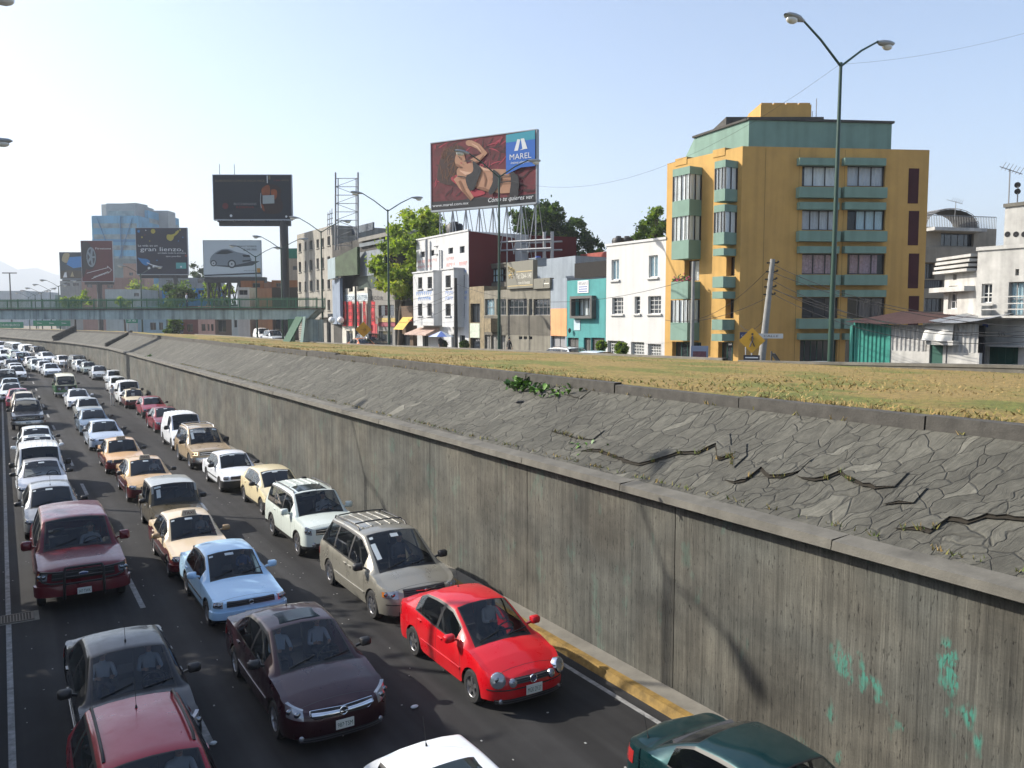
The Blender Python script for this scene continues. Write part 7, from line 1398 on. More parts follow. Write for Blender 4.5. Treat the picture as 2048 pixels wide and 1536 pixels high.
# green road signs beyond the bridge
SGN = mat('green road sign', (.01, .2, .11), .5); 
for u0, u1, v0, v1, d, lab, tx in ((-20, 46, 644, 656, 190, 'wide green road sign at the left edge beyond the footbridge', 'RIO CHURUBUSCO'), (66, 140, 641, 652, 178, 'long green road sign hanging beyond the footbridge', '>  >  >'), (252, 275, 636, 646, 150, 'small green road sign with an exit number under the footbridge', '26')):
    f_ = fd(u0, d, u1, d); a0, z0, a1, z1 = f_.rect(u0, v0, u1, v1); q = Bld('road_sign', lab, 'road sign', f_.P(f_.L / 2, z0), 'green road signs'); k = MB(); f_.bx(k, 0, z0, f_.L, z1, -.15, 0); q.part('panel', k, SGN); k = MB(); put_text(k, tx, f_.P(f_.L * .1, z0 + (z1 - z0) * .3, .02), f_.ex, (0, 0, 1), (z1 - z0) * .4, f_.L * .8); q.part('lettering', k, WT); k = MB(); [k.tube([f_.P(f_.L * a, 0 if d > 160 else 4.6, -.2), f_.P(f_.L * a, z1, -.2)], .12, 6) for a in (.12, .88)]; q.part('post', k, STEEL)
# ------------------------------------------------------------ street lamps
LGRN = mat('dark green lamp post', (.012, .045, .03), .45, noise=.15); LHD = mat('lamp head grey', (.3, .32, .33), .45, .4); LBOWL = mat('lamp bowl', (.6, .6, .55), .25, coat=1)
def street_lamp(x, y, z0, zt_, label, arm=2.3, rz=0.0, r0=.13, lean=0.0, scale=1.0, single=0, group='double armed street lamps'):
    t = empty('street_lamp', (x, y, z0), label, 'street lamp', group, rz); h = zt_ - z0; k = MB(); k.tube([(0, 0, 0), (lean * .5, 0, h * .5), (lean, 0, h)], [r0, r0 * .75, r0 * .5], 10); k.lathe([(r0 * 1.9, 0), (r0 * 1.9, .1), (r0 * 1.2, .5)], n=10); k.build('pole', LGRN, t, smooth=50)
    for sd in ((-1, 1) if not single else (single,)):
        k = MB(); e = np.array([lean + sd * arm, 0, h + arm * .52]); k.tube([(lean, 0, h - .15), (lean + sd * arm * .55, 0, h + arm * .29), e], [.05, .045, .04], 7); a = k.build('arm', LGRN, t, smooth=50)
        k = MB(); P = []
        for s_, w_, u_, d_ in ((0, .05, .05, .05), (.12, .09, .07, .07), (.3, .17, .1, .1), (.55, .2, .11, .1), (.8, .16, .09, .07), (.92, .06, .03, .02)):
            c = e + np.array([sd * s_ * scale, 0, .06 * s_]); P.append([c + np.array([0, w_ * math.cos(q) * scale, (u_ if math.sin(q) > 0 else d_) * math.sin(q) * scale]) for q in np.linspace(0, 2 * math.pi, 13)])
        k.grid(P if sd < 0 else [q[::-1] for q in P]); hd = k.build('lamp_head', LHD, t, smooth=60)
        k = MB(); k.ball(e + np.array([sd * .58 * scale, 0, -.07 * scale]), (.24 * scale, .15 * scale, .13 * scale), 12); k.build('lamp_bowl', LBOWL, t, smooth=60)
    return t
for (u, v, X, lab) in ((1678, 124, 29, 'tall double armed lamp post before the ochre apartment block'), (998, 350, 29, 'double armed lamp post crossing the reclining woman billboard'), (775.5, 419, 29, 'double armed lamp post before the bright green tree'), (642, 462, 29, 'double armed lamp post before the grey five storey block'), (562, 496, 29, 'double armed lamp post before the black billboard pole'), (511, 512, 29, 'double armed lamp post before the silver car billboard')):
    p = on_x(u, v, X); street_lamp(p[0], p[1], 4.6, p[2], lab, lean=.12 if u > 1600 else 0, rz=.0, scale=1.15, r0=.125)
for i, (u, v, d, lab) in enumerate(((281, 547, 150, 'far lamp post before the paint splash billboard'), (117, 572, 190, 'far lamp post left of the tyre billboard, tallest of the small ones'), (100, 580, 205, 'far lamp post, third from the blue beach billboard'), (82, 586, 225, 'far lamp post, fourth from the blue beach billboard'), (70, 590, 245, 'far lamp post, fifth from the blue beach billboard'), (57, 594, 262, 'smallest far lamp post above the left end of the footbridge'))):
    p = at_depth(u, v, d); street_lamp(p[0], p[1], 2, p[2], lab, scale=1.5, r0=.18, arm=2.4)
for y, zt_, lab in ((26.2, 15.6, 'left verge lamp post whose lamp head pokes into the top left corner'), (43.3, 14.9, 'left verge lamp post whose lamp head shows at the left edge')): street_lamp(-2.0, y, 0, zt_, lab, scale=1.2, arm=1.7)
p = at_depth(19, 546, 300); t = empty('high_mast', (p[0], p[1], 2), 'tall mast with a flat crossbar at the left edge beyond the footbridge', 'mast'); k = MB(); k.tube([(0, 0, 0), (0, 0, p[2] - 2)], [.3, .2], 8); k.bar((-2.2, 1.2, p[2] - 2), (2.2, -1.2, p[2] - 2), .4, .35); k.build('mast', DSTEEL, t)
# ------------------------------------------------------------ poles, wires, signs along the street
CPOLE = mat('grey concrete pole', (.26, .26, .25), .85, noise=.2); WIRE = mat('black cable', (.012, .012, .014), .7)
ftop = on_x(1545.5, 518, 33); fbot = on_x(1519, 735, 33); lp = empty('utility_pole', tuple(fbot - [0, 0, .8]), 'leaning grey concrete utility pole before the ochre apartment block', 'utility pole'); k = MB(); k.tube([(0, 0, 0), tuple(ftop - fbot + [0, 0, .8])], [.2, .12], 10); k.build('pole', CPOLE, lp, smooth=50); d = ftop - fbot + [0, 0, .8]; k = MB()
for t in (.97, .9, .84, .78, .72): q = d * t; k.bar(q + (.2, -.18, 0), q + (-.2, .18, 0), .07); k.ball(q + (.2, -.2, .05), .06, 6)
k.build('insulator', WIRE, lp)
def pole(u, vt, X, lab, r=.14, m=CPOLE, zb=4.6, lean=(0, 0)):
    p = on_x(u, vt, X); t = empty('utility_pole', (p[0], p[1], zb), lab, 'utility pole'); k = MB(); k.tube([(lean[0], lean[1], 0), (0, 0, p[2] - zb)], [r, r * .7], 9); k.build('pole', m, t, smooth=50); return p
pC = pole(911, 556, 34.5, 'dark utility pole before the white clinic', .2, mat('tarred pole', (.06, .058, .055), .9)); pD = pole(711, 573, 34.5, 'dark utility pole before the red banners', .16, mat('tarred pole', (.06, .058, .055), .9)); pE = pole(1387, 523, 35, 'thin grey pole before the left face of the ochre apartment block', .13)
WN = [0]
def wire(a, b, sag, lab, r=.014):
    a, b = np.array(a), np.array(b); k = MB(); k.tube([a + (b - a) * t - np.array([0, 0, sag * 4 * t * (1 - t)]) for t in np.linspace(0, 1, 15)], r, 4); c = (a + b) / 2; k.v = [tuple(np.array(v) - c) for v in k.v]; o = k.build('cable', WIRE, loc=tuple(c)); tag(o, lab, 'cable', 'overhead cables')
for i, (t, u, v, s) in enumerate(((.96, 2060, 640, .7), (.9, 2060, 655, .5), (.84, 2060, 662, .9), (.78, 2060, 670, .8), (.77, 2060, 676, .5), (.74, 2060, 683, .9))): wire(fbot - [0, 0, .8] + d * t, on_x(u, v, 34), s, 'thin black cable running right from the leaning utility pole over the shed')
for t, u, v in ((.95, 1387, 640), (.7, 1330, 640), (.55, 1480, 650)): wire(fbot - [0, 0, .8] + d * t, on_x(u, v, 36.5), .5, 'thin black cable running left and down from the leaning utility pole')
for i, (z, s) in enumerate(((-.8, 1.0), (-1.2, 1.4), (-1.6, 1.2), (-2.2, 1.8))): wire(pC + (0, 0, z), pD + (0, 0, z), s, 'sagging cable between the two dark utility poles before the shops')
wire(pC + (0, 0, -.5), pE + (0, 0, -1), 1.5, 'long cable from the dark pole by the clinic to the thin grey pole')
wire(at_depth(1690, 128, 33.6), at_depth(2080, 58, 30), .2, 'thin cable rising right from the tall lamp post to the picture edge', .004); wire(at_depth(1678, 130, 33.6), at_depth(1010, 358, 56), 2.2, 'thin sagging cable between the two nearest lamp posts on the right', .006)
YS_ = mat('yellow warning sign', (.55, .3, .02), .5); 
def diamond(u, v, X, r, lab, man=True, zb=4.6):
    p = on_x(u, v, X); dr = -ray(u, v); dr[2] = 0; dr /= np.linalg.norm(dr); ex = np.array([-dr[1], dr[0], 0]); t = empty('warning_sign', (p[0], p[1], zb), lab, 'road sign'); k = MB(); h = p[2] - zb; c = np.array([0, 0, h]); k.prism([c + ex * r, c + np.array([0, 0, r]), c - ex * r, c - np.array([0, 0, r])], dr * -.03); k.build('sign_plate', YS_, t)
    k = MB(); o = c + dr * .012; Q = lambda a, b: o + ex * a * r + np.array([0, 0, b * r])
    if man:
        k.lathe([(.001, 0), (.085 * r, 0)], (0, 0, 0), 12); k.v = [tuple(Q(.02, .5) + ex * v[0] + np.array([0, 0, v[1]])) for v in k.v]
        for a, b_, w in (((0, .38), (0, -.02), .2), ((0, .3), (-.2, .05), .08), ((0, .3), (.2, .08), .08), ((0, 0), (-.18, -.5), .1), ((0, 0), (.2, -.48), .1)): k.bar(Q(*a), Q(*b_), w * r, .012)
    else:
        for a, b_ in (((-.4, 0), (.3, 0)), ((.3, 0), (.05, .22)), ((.3, 0), (.05, -.22))): k.bar(Q(*a), Q(*b_), .12 * r, .012)
    k.build('symbol', BLKT, t); k = MB(); k.tube([tuple(-dr * .06), tuple(-dr * .06 + np.array([0, 0, h + r * .6]))], .035, 8); k.build('post', STEEL, t); return t, c, ex, dr
t, c, ex, dr = diamond(1504, 681, 31, .62, 'yellow diamond pedestrian crossing sign before the ochre apartment block'); k = MB(); k.obox(c + np.array([0, 0, -.83]), ex * .38, dr * .012, (0, 0, .12)); k.build('lower_plate', BLKT, t); k = MB(); k.obox(c + np.array([0, 0, -.83]) + dr * .014, ex * .3, dr * .003, (0, 0, .03)); k.build('lower_lettering', WT, t)
diamond(727, 659, 31, .8, 'yellow diamond arrow sign before the red banners', man=False)
p = on_x(1492, 671, 32); t = empty('street_name_sign', (p[0], p[1], 4.6), 'small navy street name plate left of the pedestrian sign', 'street sign'); k = MB(); k.obox((0, 0, p[2] - 4.6), ex * .3, dr * .015, (0, 0, .17)); k.build('plate', mat('navy plate', (.02, .03, .09), .5), t); k = MB(); put_text(k, 'CALLE', tuple(np.array([0, 0, p[2] - 4.6]) - ex * .24 + dr * .02 - np.array([0, 0, .06])), ex, (0, 0, 1), .1, .48); k.build('lettering', WT, t); k = MB(); k.tube([(0, 0, 0), (0, 0, p[2] - 4.5)], .03, 6); k.build('post', STEEL, t)
p = on_x(1540, 672, 32.6); t = empty('street_name_sign', (p[0], p[1], p[2]), 'pale street name plate fixed to the leaning utility pole', 'street sign'); k = MB(); k.obox((0, 0, 0), ex * .62, dr * .012, (0, 0, .12)); k.build('plate', mat('pale plate', (.4, .42, .42), .5), t); k = MB(); put_text(k, 'CALLE', tuple(-ex * .3 + dr * .016 - np.array([0, 0, .05])), ex, (0, 0, 1), .1, .7); k.build('lettering', BLKT, t)
p = on_x(1399, 706, 35); t = empty('real_estate_board', (p[0], p[1], 4.6), 'small printed board at the foot of the thin grey pole', 'board'); f_ = Fac(p * [1, 1, 0] - ex * .5, p * [1, 1, 0] + ex * .5); k = MB(); k.obox((0, 0, p[2] - 4.6), ex * .5, dr * .02, (0, 0, .42)); k.build('panel', flat('printed board', '#7f8ea6', .8), t); k = MB(); k.obox(tuple(np.array([0, 0, p[2] - 4.7]) + dr * .024), ex * .38, dr * .004, (0, 0, .2)); k.build('picture', flat('printed house', '#6a4450', .8, noise=.5, nscale=6), t)
# wedge of dark sheet and small pickup by the pole
p = on_x(1563, 712, 33); t = empty('steel_plate', (p[0], p[1], 4.7), 'dark slanted steel plate leaning on the ochre apartment block', 'plate'); k = MB(); k.bar((-.4, .2, 1.6), (.5, -.3, .2), .5, .06); k.bar((-.45, .25, 1.7), (-.45, .25, 0), .06); k.build('plate', DSTEEL, t)
p = on_x(1632, 711, 31.5); add_car('boxy', 'pickup_truck', p[0], p[1], '#b9c4cb', 'silver pickup with a pale roll bar before the ochre apartment block', 'pickup truck', z=4.6, rz=math.pi, group='vehicles on the side street')
# ------------------------------------------------------------ trees
LEAF = [mat('leaf bright', (.22, .31, .03), .7), mat('leaf mid', (.09, .15, .025), .7), mat('leaf dark', (.03, .06, .016), .75), mat('leaf yellow', (.25, .29, .04), .7)]; 
for m_ in LEAF:
    n_, l_ = m_.node_tree.nodes, m_.node_tree.links; b0 = n_['Principled BSDF']; tl = n_.new('ShaderNodeBsdfTranslucent'); c0 = b0.inputs['Base Color'].default_value; tl.inputs[0].default_value = (c0[0] * 1.5, c0[1] * 1.5, c0[2] * .8, 1); mx_ = n_.new('ShaderNodeMixShader'); mx_.inputs[0].default_value = .45; l_.new(b0.outputs[0], mx_.inputs[1]); l_.new(tl.outputs[0], mx_.inputs[2]); l_.new(mx_.outputs[0], n_['Material Output'].inputs[0])
BARK = mat('bark', (.07, .055, .04), .95, noise=.3, nscale=5)
def crown_mesh(mb, clumps, n, size, mats=(0, 1, 2), rng=RNG, tall=1.0):
    V = []; F = []; M = []; w = np.array([c[3] ** 2 for c in clumps]); w = w / w.sum()
    for ci, (cx_, cy_, cz_, r) in enumerate(clumps):
        k = max(8, int(n * 1.9 * w[ci])); base = rng.integers(0, len(mats))
        P = rng.normal(size=(k, 3)); P /= np.linalg.norm(P, axis=1)[:, None]; P *= (r * np.abs(rng.normal(0, .62, k)))[:, None] * np.array([1, 1, .8 * tall]); P += (cx_, cy_, cz_)
        for p in P:
            a = rng.normal(size=3); a /= np.linalg.norm(a); b_ = np.cross(a, rng.normal(size=3)); b_ /= np.linalg.norm(b_); s_ = size * rng.uniform(.8, 1.75); i = len(V)
            V += [p - a * s_, p + b_ * s_ * .45, p + a * s_, p - b_ * s_ * .45]; F.append((i, i + 1, i + 2, i + 3)); M.append(mats[base] if rng.random() < .6 else mats[rng.integers(0, len(mats))])
    k0 = len(mb.v); mb.v += [tuple(map(float, v)) for v in V]; mb.f += [[q + k0 for q in f] for f in F]; mb.m += M
def tree(name, label, base, clumps, n, size, mats, trunk_r=.3, cat='tree', group=None, tall=1.0):
    base = np.array(base, float); t = empty(name, tuple(base), label, cat, group); cl = [(c[0] - base[0], c[1] - base[1], c[2] - base[2], c[3]) for c in clumps]
    k = MB(); top = np.mean([c[:3] for c in cl], axis=0); k.tube([(0, 0, -.2), tuple(top * [.15, .15, .35]), tuple(top * [.6, .6, .75])], [trunk_r, trunk_r * .8, trunk_r * .5], 9)
    for c in cl[:14]: k.tube([tuple(top * [.3, .3, .5]), tuple(top * .4 + np.array(c[:3]) * .45), tuple(c[:3])], [trunk_r * .45, trunk_r * .25, trunk_r * .08], 5)
    k.build('trunk', BARK, t, smooth=60); k = MB(); crown_mesh(k, cl, n, size, mats, tall=tall); k.build('crown', LEAF, t); return t
def px_clumps(pts, depth, spread=2.0):
    out = []
    for u, v, rp in pts:
        for j in range(7): q = at_depth(u + RNG.normal(0, rp * .5), v + RNG.normal(0, rp * .5), depth + RNG.normal(0, spread)); out.append((*q, rp * depth / FPX * RNG.uniform(.32, .72)))
    return out
b_ = at_depth(800, 638, 92); tree('street_tree', 'bright yellow green bushy tree left of the white clinic', (b_[0], b_[1], 4.6), px_clumps([(765, 535, 20), (775, 500, 18), (790, 470, 22), (820, 450, 22), (845, 435, 20), (860, 450, 18), (770, 565, 22), (790, 540, 26), (815, 500, 28), (840, 480, 24), (800, 585, 24), (825, 560, 26), (850, 520, 18), (760, 545, 14), (828, 590, 16), (868, 470, 12), (850, 425, 12)], 92, 2.2), 15000, .2, (0, 0, 1, 3), .4)
b_ = at_depth(1110, 638, 104); tree('dark_tree', 'broad dark green tree behind the dark red block', (b_[0], b_[1], 4.6), px_clumps([(1035, 445, 16), (1060, 440, 22), (1085, 440, 24), (1110, 425, 16), (1100, 455, 26), (1075, 470, 24), (1140, 455, 20), (1160, 445, 14), (1130, 480, 26), (1165, 480, 22), (1185, 495, 16), (1150, 510, 22), (1050, 470, 20), (1195, 505, 8), (1110, 412, 7)], 104, 2.5), 12000, .2, (1, 2, 2, 2), .45)
b_ = at_depth(1302, 638, 80); tree('dark_tree', 'mid green tree between the white house and the ochre apartment block', (b_[0], b_[1], 4.6), px_clumps([(1315, 425, 12), (1300, 445, 18), (1320, 455, 20), (1285, 465, 16), (1275, 478, 14), (1310, 480, 20), (1335, 450, 18), (1330, 485, 18)], 80, 1.6), 6500, .16, (1, 1, 2, 0), .3)
b_ = at_depth(885, 638, 100); tree('street_tree', 'pale green tree top behind the white clinic and the billboard frame', (b_[0], b_[1], 4.6), px_clumps([(862, 460, 16), (880, 455, 16), (905, 470, 12), (875, 475, 16)], 100, 1.5), 3000, .18, (0, 1, 3), .3)
for i, (pts, dp, n, mt, lab) in enumerate((([(150, 603, 12), (165, 600, 14), (135, 608, 10)], 175, 1600, (1, 1, 0), 'round green bush behind the left part of the footbridge rail'), ([(265, 585, 18), (275, 575, 14), (262, 600, 14)], 220, 1600, (1, 3, 3), 'olive tree below the paint splash billboard'), ([(300, 595, 20), (315, 585, 14), (290, 610, 16)], 225, 1600, (3, 1, 2), 'brownish olive tree right of the paint splash billboard pole'), ([(350, 595, 22), (365, 590, 18), (340, 605, 14)], 158, 2200, (2, 2, 1), 'dark tree before the bright blue house'), ([(425, 585, 16), (440, 600, 18), (455, 580, 12)], 160, 2000, (1, 0, 2), 'green tree inside the frame under the silver car billboard'), ([(345, 655, 14), (345, 670, 8)], 140, 1200, (1, 2), 'small round tree under the footbridge before the pale blue house'), ([(395, 545, 12), (388, 560, 10), (402, 560, 8)], 230, 1200, (2, 2), 'dark tree top between the two middle billboards'), ([(250, 608, 10), (240, 604, 8)], 190, 900, (1, 0), 'low green bush before the white garage house'))):
    c = px_clumps(pts, dp, 1.5); b_ = at_depth(pts[0][0], 638, dp); tree('street_tree', lab, (b_[0], b_[1], 4.6), c, n, .28, mt, .25)
for u, v, r, X, lab in ((1203, 692, 10.5, 36.2, 'clipped ball tree before the turquoise house'), (1243, 697, 13.5, 35.6, 'larger clipped egg shaped bush before the white house'), (928.5, 690, 9.5, 36, 'clipped dark ball bush before the stone front house'), (887, 688, 8, 36, 'clipped dark ball bush under the blue parasol')):
    p = on_x(u, v, X); R_ = r * np.dot(p - [0, 0, EYE], -CR[:, 2]) / FPX; t = empty('topiary_bush', (p[0], p[1], 4.7), lab, 'bush', 'clipped bushes on the pavement'); k = MB(); k.tube([(0, 0, 0), (0, 0, p[2] - 4.7)], .07, 6); k.build('stem', BARK, t); k = MB(); q = RNG.normal(size=(1500, 3)); q /= np.linalg.norm(q, axis=1)[:, None]
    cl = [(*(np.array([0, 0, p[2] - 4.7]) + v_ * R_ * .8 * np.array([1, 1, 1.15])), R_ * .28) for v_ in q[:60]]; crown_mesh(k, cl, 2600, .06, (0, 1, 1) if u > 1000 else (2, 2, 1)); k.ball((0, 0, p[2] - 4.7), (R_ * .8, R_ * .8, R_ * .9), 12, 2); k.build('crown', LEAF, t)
p = on_x(1212, 711, 35.5); t = empty('hedge', (p[0], p[1], 4.7), 'low clipped hedge between the two ball bushes before the white house', 'hedge'); k = MB(); crown_mesh(k, [(x, y, .35, .35) for x in (-.3, .2) for y in np.linspace(-1.3, 1.3, 8)], 1500, .06, (1, 2, 0)); k.build('crown', LEAF, t)
# ------------------------------------------------------------ plants in the trench
def leaf_plant(u, v, n, ln, lab, spread=.25):
    p = on_slope(u, v); t = empty('weed_plant', tuple(p), lab, 'plant', 'leafy weeds on the stone slope'); k = MB()
    for i in range(n):
        a = RNG.uniform(0, 6.28); tilt = RNG.uniform(.3, 1.2); d = np.array([math.cos(a) * math.cos(tilt), math.sin(a) * math.cos(tilt), math.sin(tilt)]); w = np.cross(d, (0, 0, 1)); w /= np.linalg.norm(w); L = ln * RNG.uniform(.5, 1.1); o = np.array([RNG.normal(0, spread * .5), RNG.normal(0, spread), 0]); o[2] = o[0] * .58
        P = [[o + d * L * s_ + w * ww * L - np.array([0, 0, .35 * L * s_ * s_]) + np.array([0, 0, abs(ww) * .3 * L]) for ww in (-h, 0, h)] for s_, h in ((0, .02), (.25, .13), (.5, .2), (.75, .15), (1, .01))]; k.grid(P, int(RNG.integers(0, 2)))
    k.build('leaves', [mat('broad leaf green', (.1, .22, .02), .55), mat('broad leaf dark', (.05, .13, .015), .55)], t, smooth=60)
leaf_plant(1040, 772, 60, .55, 'big clump of broad leaves at the top of the stone slope', .28); leaf_plant(1075, 780, 30, .4, 'middle clump of broad leaves at the top of the stone slope', .25); leaf_plant(1115, 785, 36, .35, 'right hand clump of smaller leaves at the top of the stone slope', .4); leaf_plant(1163, 893, 16, .22, 'small leafy weed in a crack of the stone slope'); leaf_plant(298, 713, 22, .4, 'far leafy weed at the foot of the stone slope')
k = MB(); mt = []
def tuft(p, n, h, spread, cols):
    for i in range(n):
        o = p + np.array([RNG.normal(0, spread), RNG.normal(0, spread), 0]); a = RNG.uniform(0, 6.28); w = np.array([math.cos(a), math.sin(a), 0]) * .012 * (1 + h * 2); tp = o + np.array([RNG.normal(0, .35) * h, RNG.normal(0, .35) * h, h * RNG.uniform(.5, 1.1)]); k.add([o - w, o + w, tp], [(0, 1, 2)], int(RNG.choice(cols)))
for p in WEEDPTS: tuft(p, 9, .13, .03, (0, 1, 2))
for y in np.arange(5, 70, .16):
    if RNG.random() < .55: tuft(np.array([12.12 + RNG.normal(0, .03), y, 4.44]), int(RNG.integers(2, 10)), .1, .05, (0, 1, 2))
for y in np.arange(5, 60, .3):
    if RNG.random() < .4: tuft(np.array([14.64, y, 5.92]), 5, .12, .04, (0, 1))
WD = [mat('dry grass', (.29, .2, .07), .9), mat('olive grass', (.19, .175, .045), .9), mat('green grass', (.1, .14, .03), .9), mat('straw', (.36, .26, .11), .9)]
tag(k.build('slope_weeds', WD), kind='stuff'); k = MB()
for i in range(16000):
    y = 4 + 75 * RNG.random() ** 1.7; x = 14.95 + 12 * RNG.random(); zz = 6.2 + .02 if x < 17 else np.interp(x, [16.5, 19, 22, 24.5, 27], [6.2, .6 * 6.22 + .4 * lawn_out(y), .35 * 6.2 + .65 * lawn_out(y) + .05, .15 * 6.2 + .85 * lawn_out(y) + .03, lawn_out(y)])
    o = np.array([x, y, zz - .04]); h = RNG.uniform(.015, .05); a = RNG.uniform(0, 6.28); w = np.array([math.cos(a), math.sin(a), 0]) * .025; tp = o + np.array([RNG.normal(0, .08), RNG.normal(0, .08), h + .04]); g_ = math.sin(x * .9 + math.sin(y * .35) * 2) + math.sin(y * .5 + x * .3) + RNG.normal(0, .7); k.add([o - w, o + w, tp], [(0, 1, 2)], 2 if g_ > 1.9 else 1 if g_ > .8 else 0 if g_ > -.6 else 3)
tag(k.build('lawn_grass', WD), kind='stuff')
k = MB()
for y in np.arange(4, 60, .07):
    if math.sin(y * 1.7) + math.sin(y * .63 + 1) + RNG.normal(0, .8) > .1: tuft(np.array([14.98 + abs(RNG.normal(0, .08)), y, 6.17]), int(RNG.integers(3, 9)), .13, .05, (0, 0, 1, 3))
tag(k.build('edge_grass', WD), kind='stuff')
# litter on the road and the lawn
for u, v, z, sx, lab in ((829, 1416, 0, .09, 'white scrap of litter on the road between the maroon and red cars'), (427, 1489, 0, .07, 'white scrap of litter on the road beside the crimson wagon'), (1040, 807, 6.2, .12, 'dark stone lying on the lawn edge')):
    p = on_z(u, v, z); k = MB(); k.ball((0, 0, .03), (sx, .05, .035), 7); tag(k.build('litter' if z == 0 else 'stone', WT if z == 0 else CONCD, loc=tuple(p)), lab, 'litter' if z == 0 else 'stone')
k = MB()
for i in range(260):
    x, y = RNG.uniform(-.3, 11), RNG.uniform(8, 40); k.box((x, y, .004), (x + RNG.uniform(.01, .04), y + RNG.uniform(.01, .05), .012))
tag(k.build('road_grit', mat('pale grit', (.3, .3, .29), .9)), kind='stuff')
# blue parasol stall and white crates, motorcycle dark shape by the clinic
p = on_x(882, 668, 35.6); t = empty('parasol', (p[0], p[1], 4.75), 'blue and white street parasol before the white clinic', 'parasol'); h = p[2] - 4.75; k = MB(); k.tube([(0, 0, 0), (0, 0, h + .25)], .03, 6); k.build('pole', STEEL, t)
for j in range(8):
    k = MB(); a0, a1 = 2 * math.pi * j / 8, 2 * math.pi * (j + 1) / 8; k.add([(0, 0, h + .3), (1.3 * math.cos(a0), 1.3 * math.sin(a0), h - .25), (1.3 * math.cos(a1), 1.3 * math.sin(a1), h - .25)], [(0, 1, 2)]); k.build('canopy_panel', mat('parasol blue', (.08, .14, .4), .7) if j % 2 else mat('parasol pale', (.45, .52, .62), .7), t)
# trees on the verge left of the road: they shade the near lanes
tag(strip('verge', [-9.5, -4.2], [.03, .03], DIRT, ys=list(range(-14, 110, 6)), kind='structure'))
for (x, y, z, r, lab) in ((-6.3, 25.0, 8.0, 3.9, 'leafy verge tree left of the road, nearest the camera'), (-6.6, 31.5, 8.6, 4.0, 'leafy verge tree left of the road, second from the camera'), (-8.5, 21.5, 9.5, 3.6, 'leafy verge tree left of the road, farther from the kerb')):
    cl = []
    for j in range(26):
        q = RNG.normal(size=3); q /= np.linalg.norm(q); q *= r * RNG.uniform(.25, .72); cl.append((x + q[0], y + q[1], z + q[2] * .85, r * .36))
    tree('verge_tree', lab, (x, y, 0), cl, 4200, .24, (1, 2, 0), .25)
k = MB(); k.box((-6500, -6500, -1.6), (6500, 6500, 400)); hz = k.build('haze', None); hz['kind'] = 'stuff'
hm_ = bpy.data.materials.new('haze'); hm_.use_nodes = True; n = hm_.node_tree.nodes; n.remove(n['Principled BSDF']); pv = n.new('ShaderNodeVolumePrincipled'); pv.inputs['Color'].default_value = (.86, .93, 1, 1); pv.inputs['Density'].default_value = .00036; pv.inputs['Anisotropy'].default_value = .2
hm_.node_tree.links.new(pv.outputs[0], n['Material Output'].inputs['Volume']); hz.data.materials.clear(); hz.data.materials.append(hm_)

# the other side of the road, out of the picture: far trench wall, houses, and the footbridge the view is taken from
ow = MB(); P = [[(-15 + cx(y), y, zr(y)), (-15.2 + cx(y), y, 4.4), (-17.8 + cx(y), y, 6.0), (-26 + cx(y), y, 6.0)] for y in YS if y < 150]; ow.grid(P); tag(ow.build('far_bank', CONC), kind='structure')
for i, (y0, y1, h, hx) in enumerate(((-20, -4, 14, '#b8a890'), (-3, 12, 10, '#a8b0b0'), (13, 24, 16, '#c0b4a0'), (25, 41, 11, '#9a8070'), (42, 60, 14, '#b0b0a8'), (61, 75, 9, '#a0a8b0'), (76, 100, 15, '#b4a898'))):
    f = Fac((-34, y1), (-34, y0)); f.en = np.array([1., 0, 0]); f.um = 0; b = Bld('roadside_house', 'plain house across the road, number %d along the far bank from the camera side' % (i + 1) if 0 else ('tall' if h > 13 else 'low') + ' house on the far bank left of the road, wall colour ' + {'#b8a890': 'sand', '#a8b0b0': 'pale grey', '#c0b4a0': 'cream', '#9a8070': 'brown', '#b0b0a8': 'stone', '#a0a8b0': 'bluish', '#b4a898': 'buff'}[hx], 'house', (-34, y0, 6), 'houses across the road'); b.f, b.zt, b.zb, b.m, b.depth = f, 6 + h, 0, wallmat('roadside wall ' + hx, hx, .7), 10
    for fl_ in range(int(h / 3)):
        for s_ in np.arange(1.5, f.L - 2.5, 3.6): b.window(f, (s_, 7 + fl_ * 3, s_ + 1.5, 8.5 + fl_ * 3), px=False, fm=FRG)
    close(b)
t = empty('near_footbridge', (0, -1, 6.4), 'green railed footbridge crossing over the road at the camera', 'footbridge'); k = MB(); k.box((-22, -1.2, -1.1), (27, .9, 0)); k.build('girder', BGRY, t); k = MB()
for x in np.arange(-22, 27, .16): k.box((x, -1.15, 0), (x + .04, -1.11, 1.1))
k.box((-22, -1.17, 1.0), (27, -1.09, 1.08)); k.build('railing', BGRN, t)
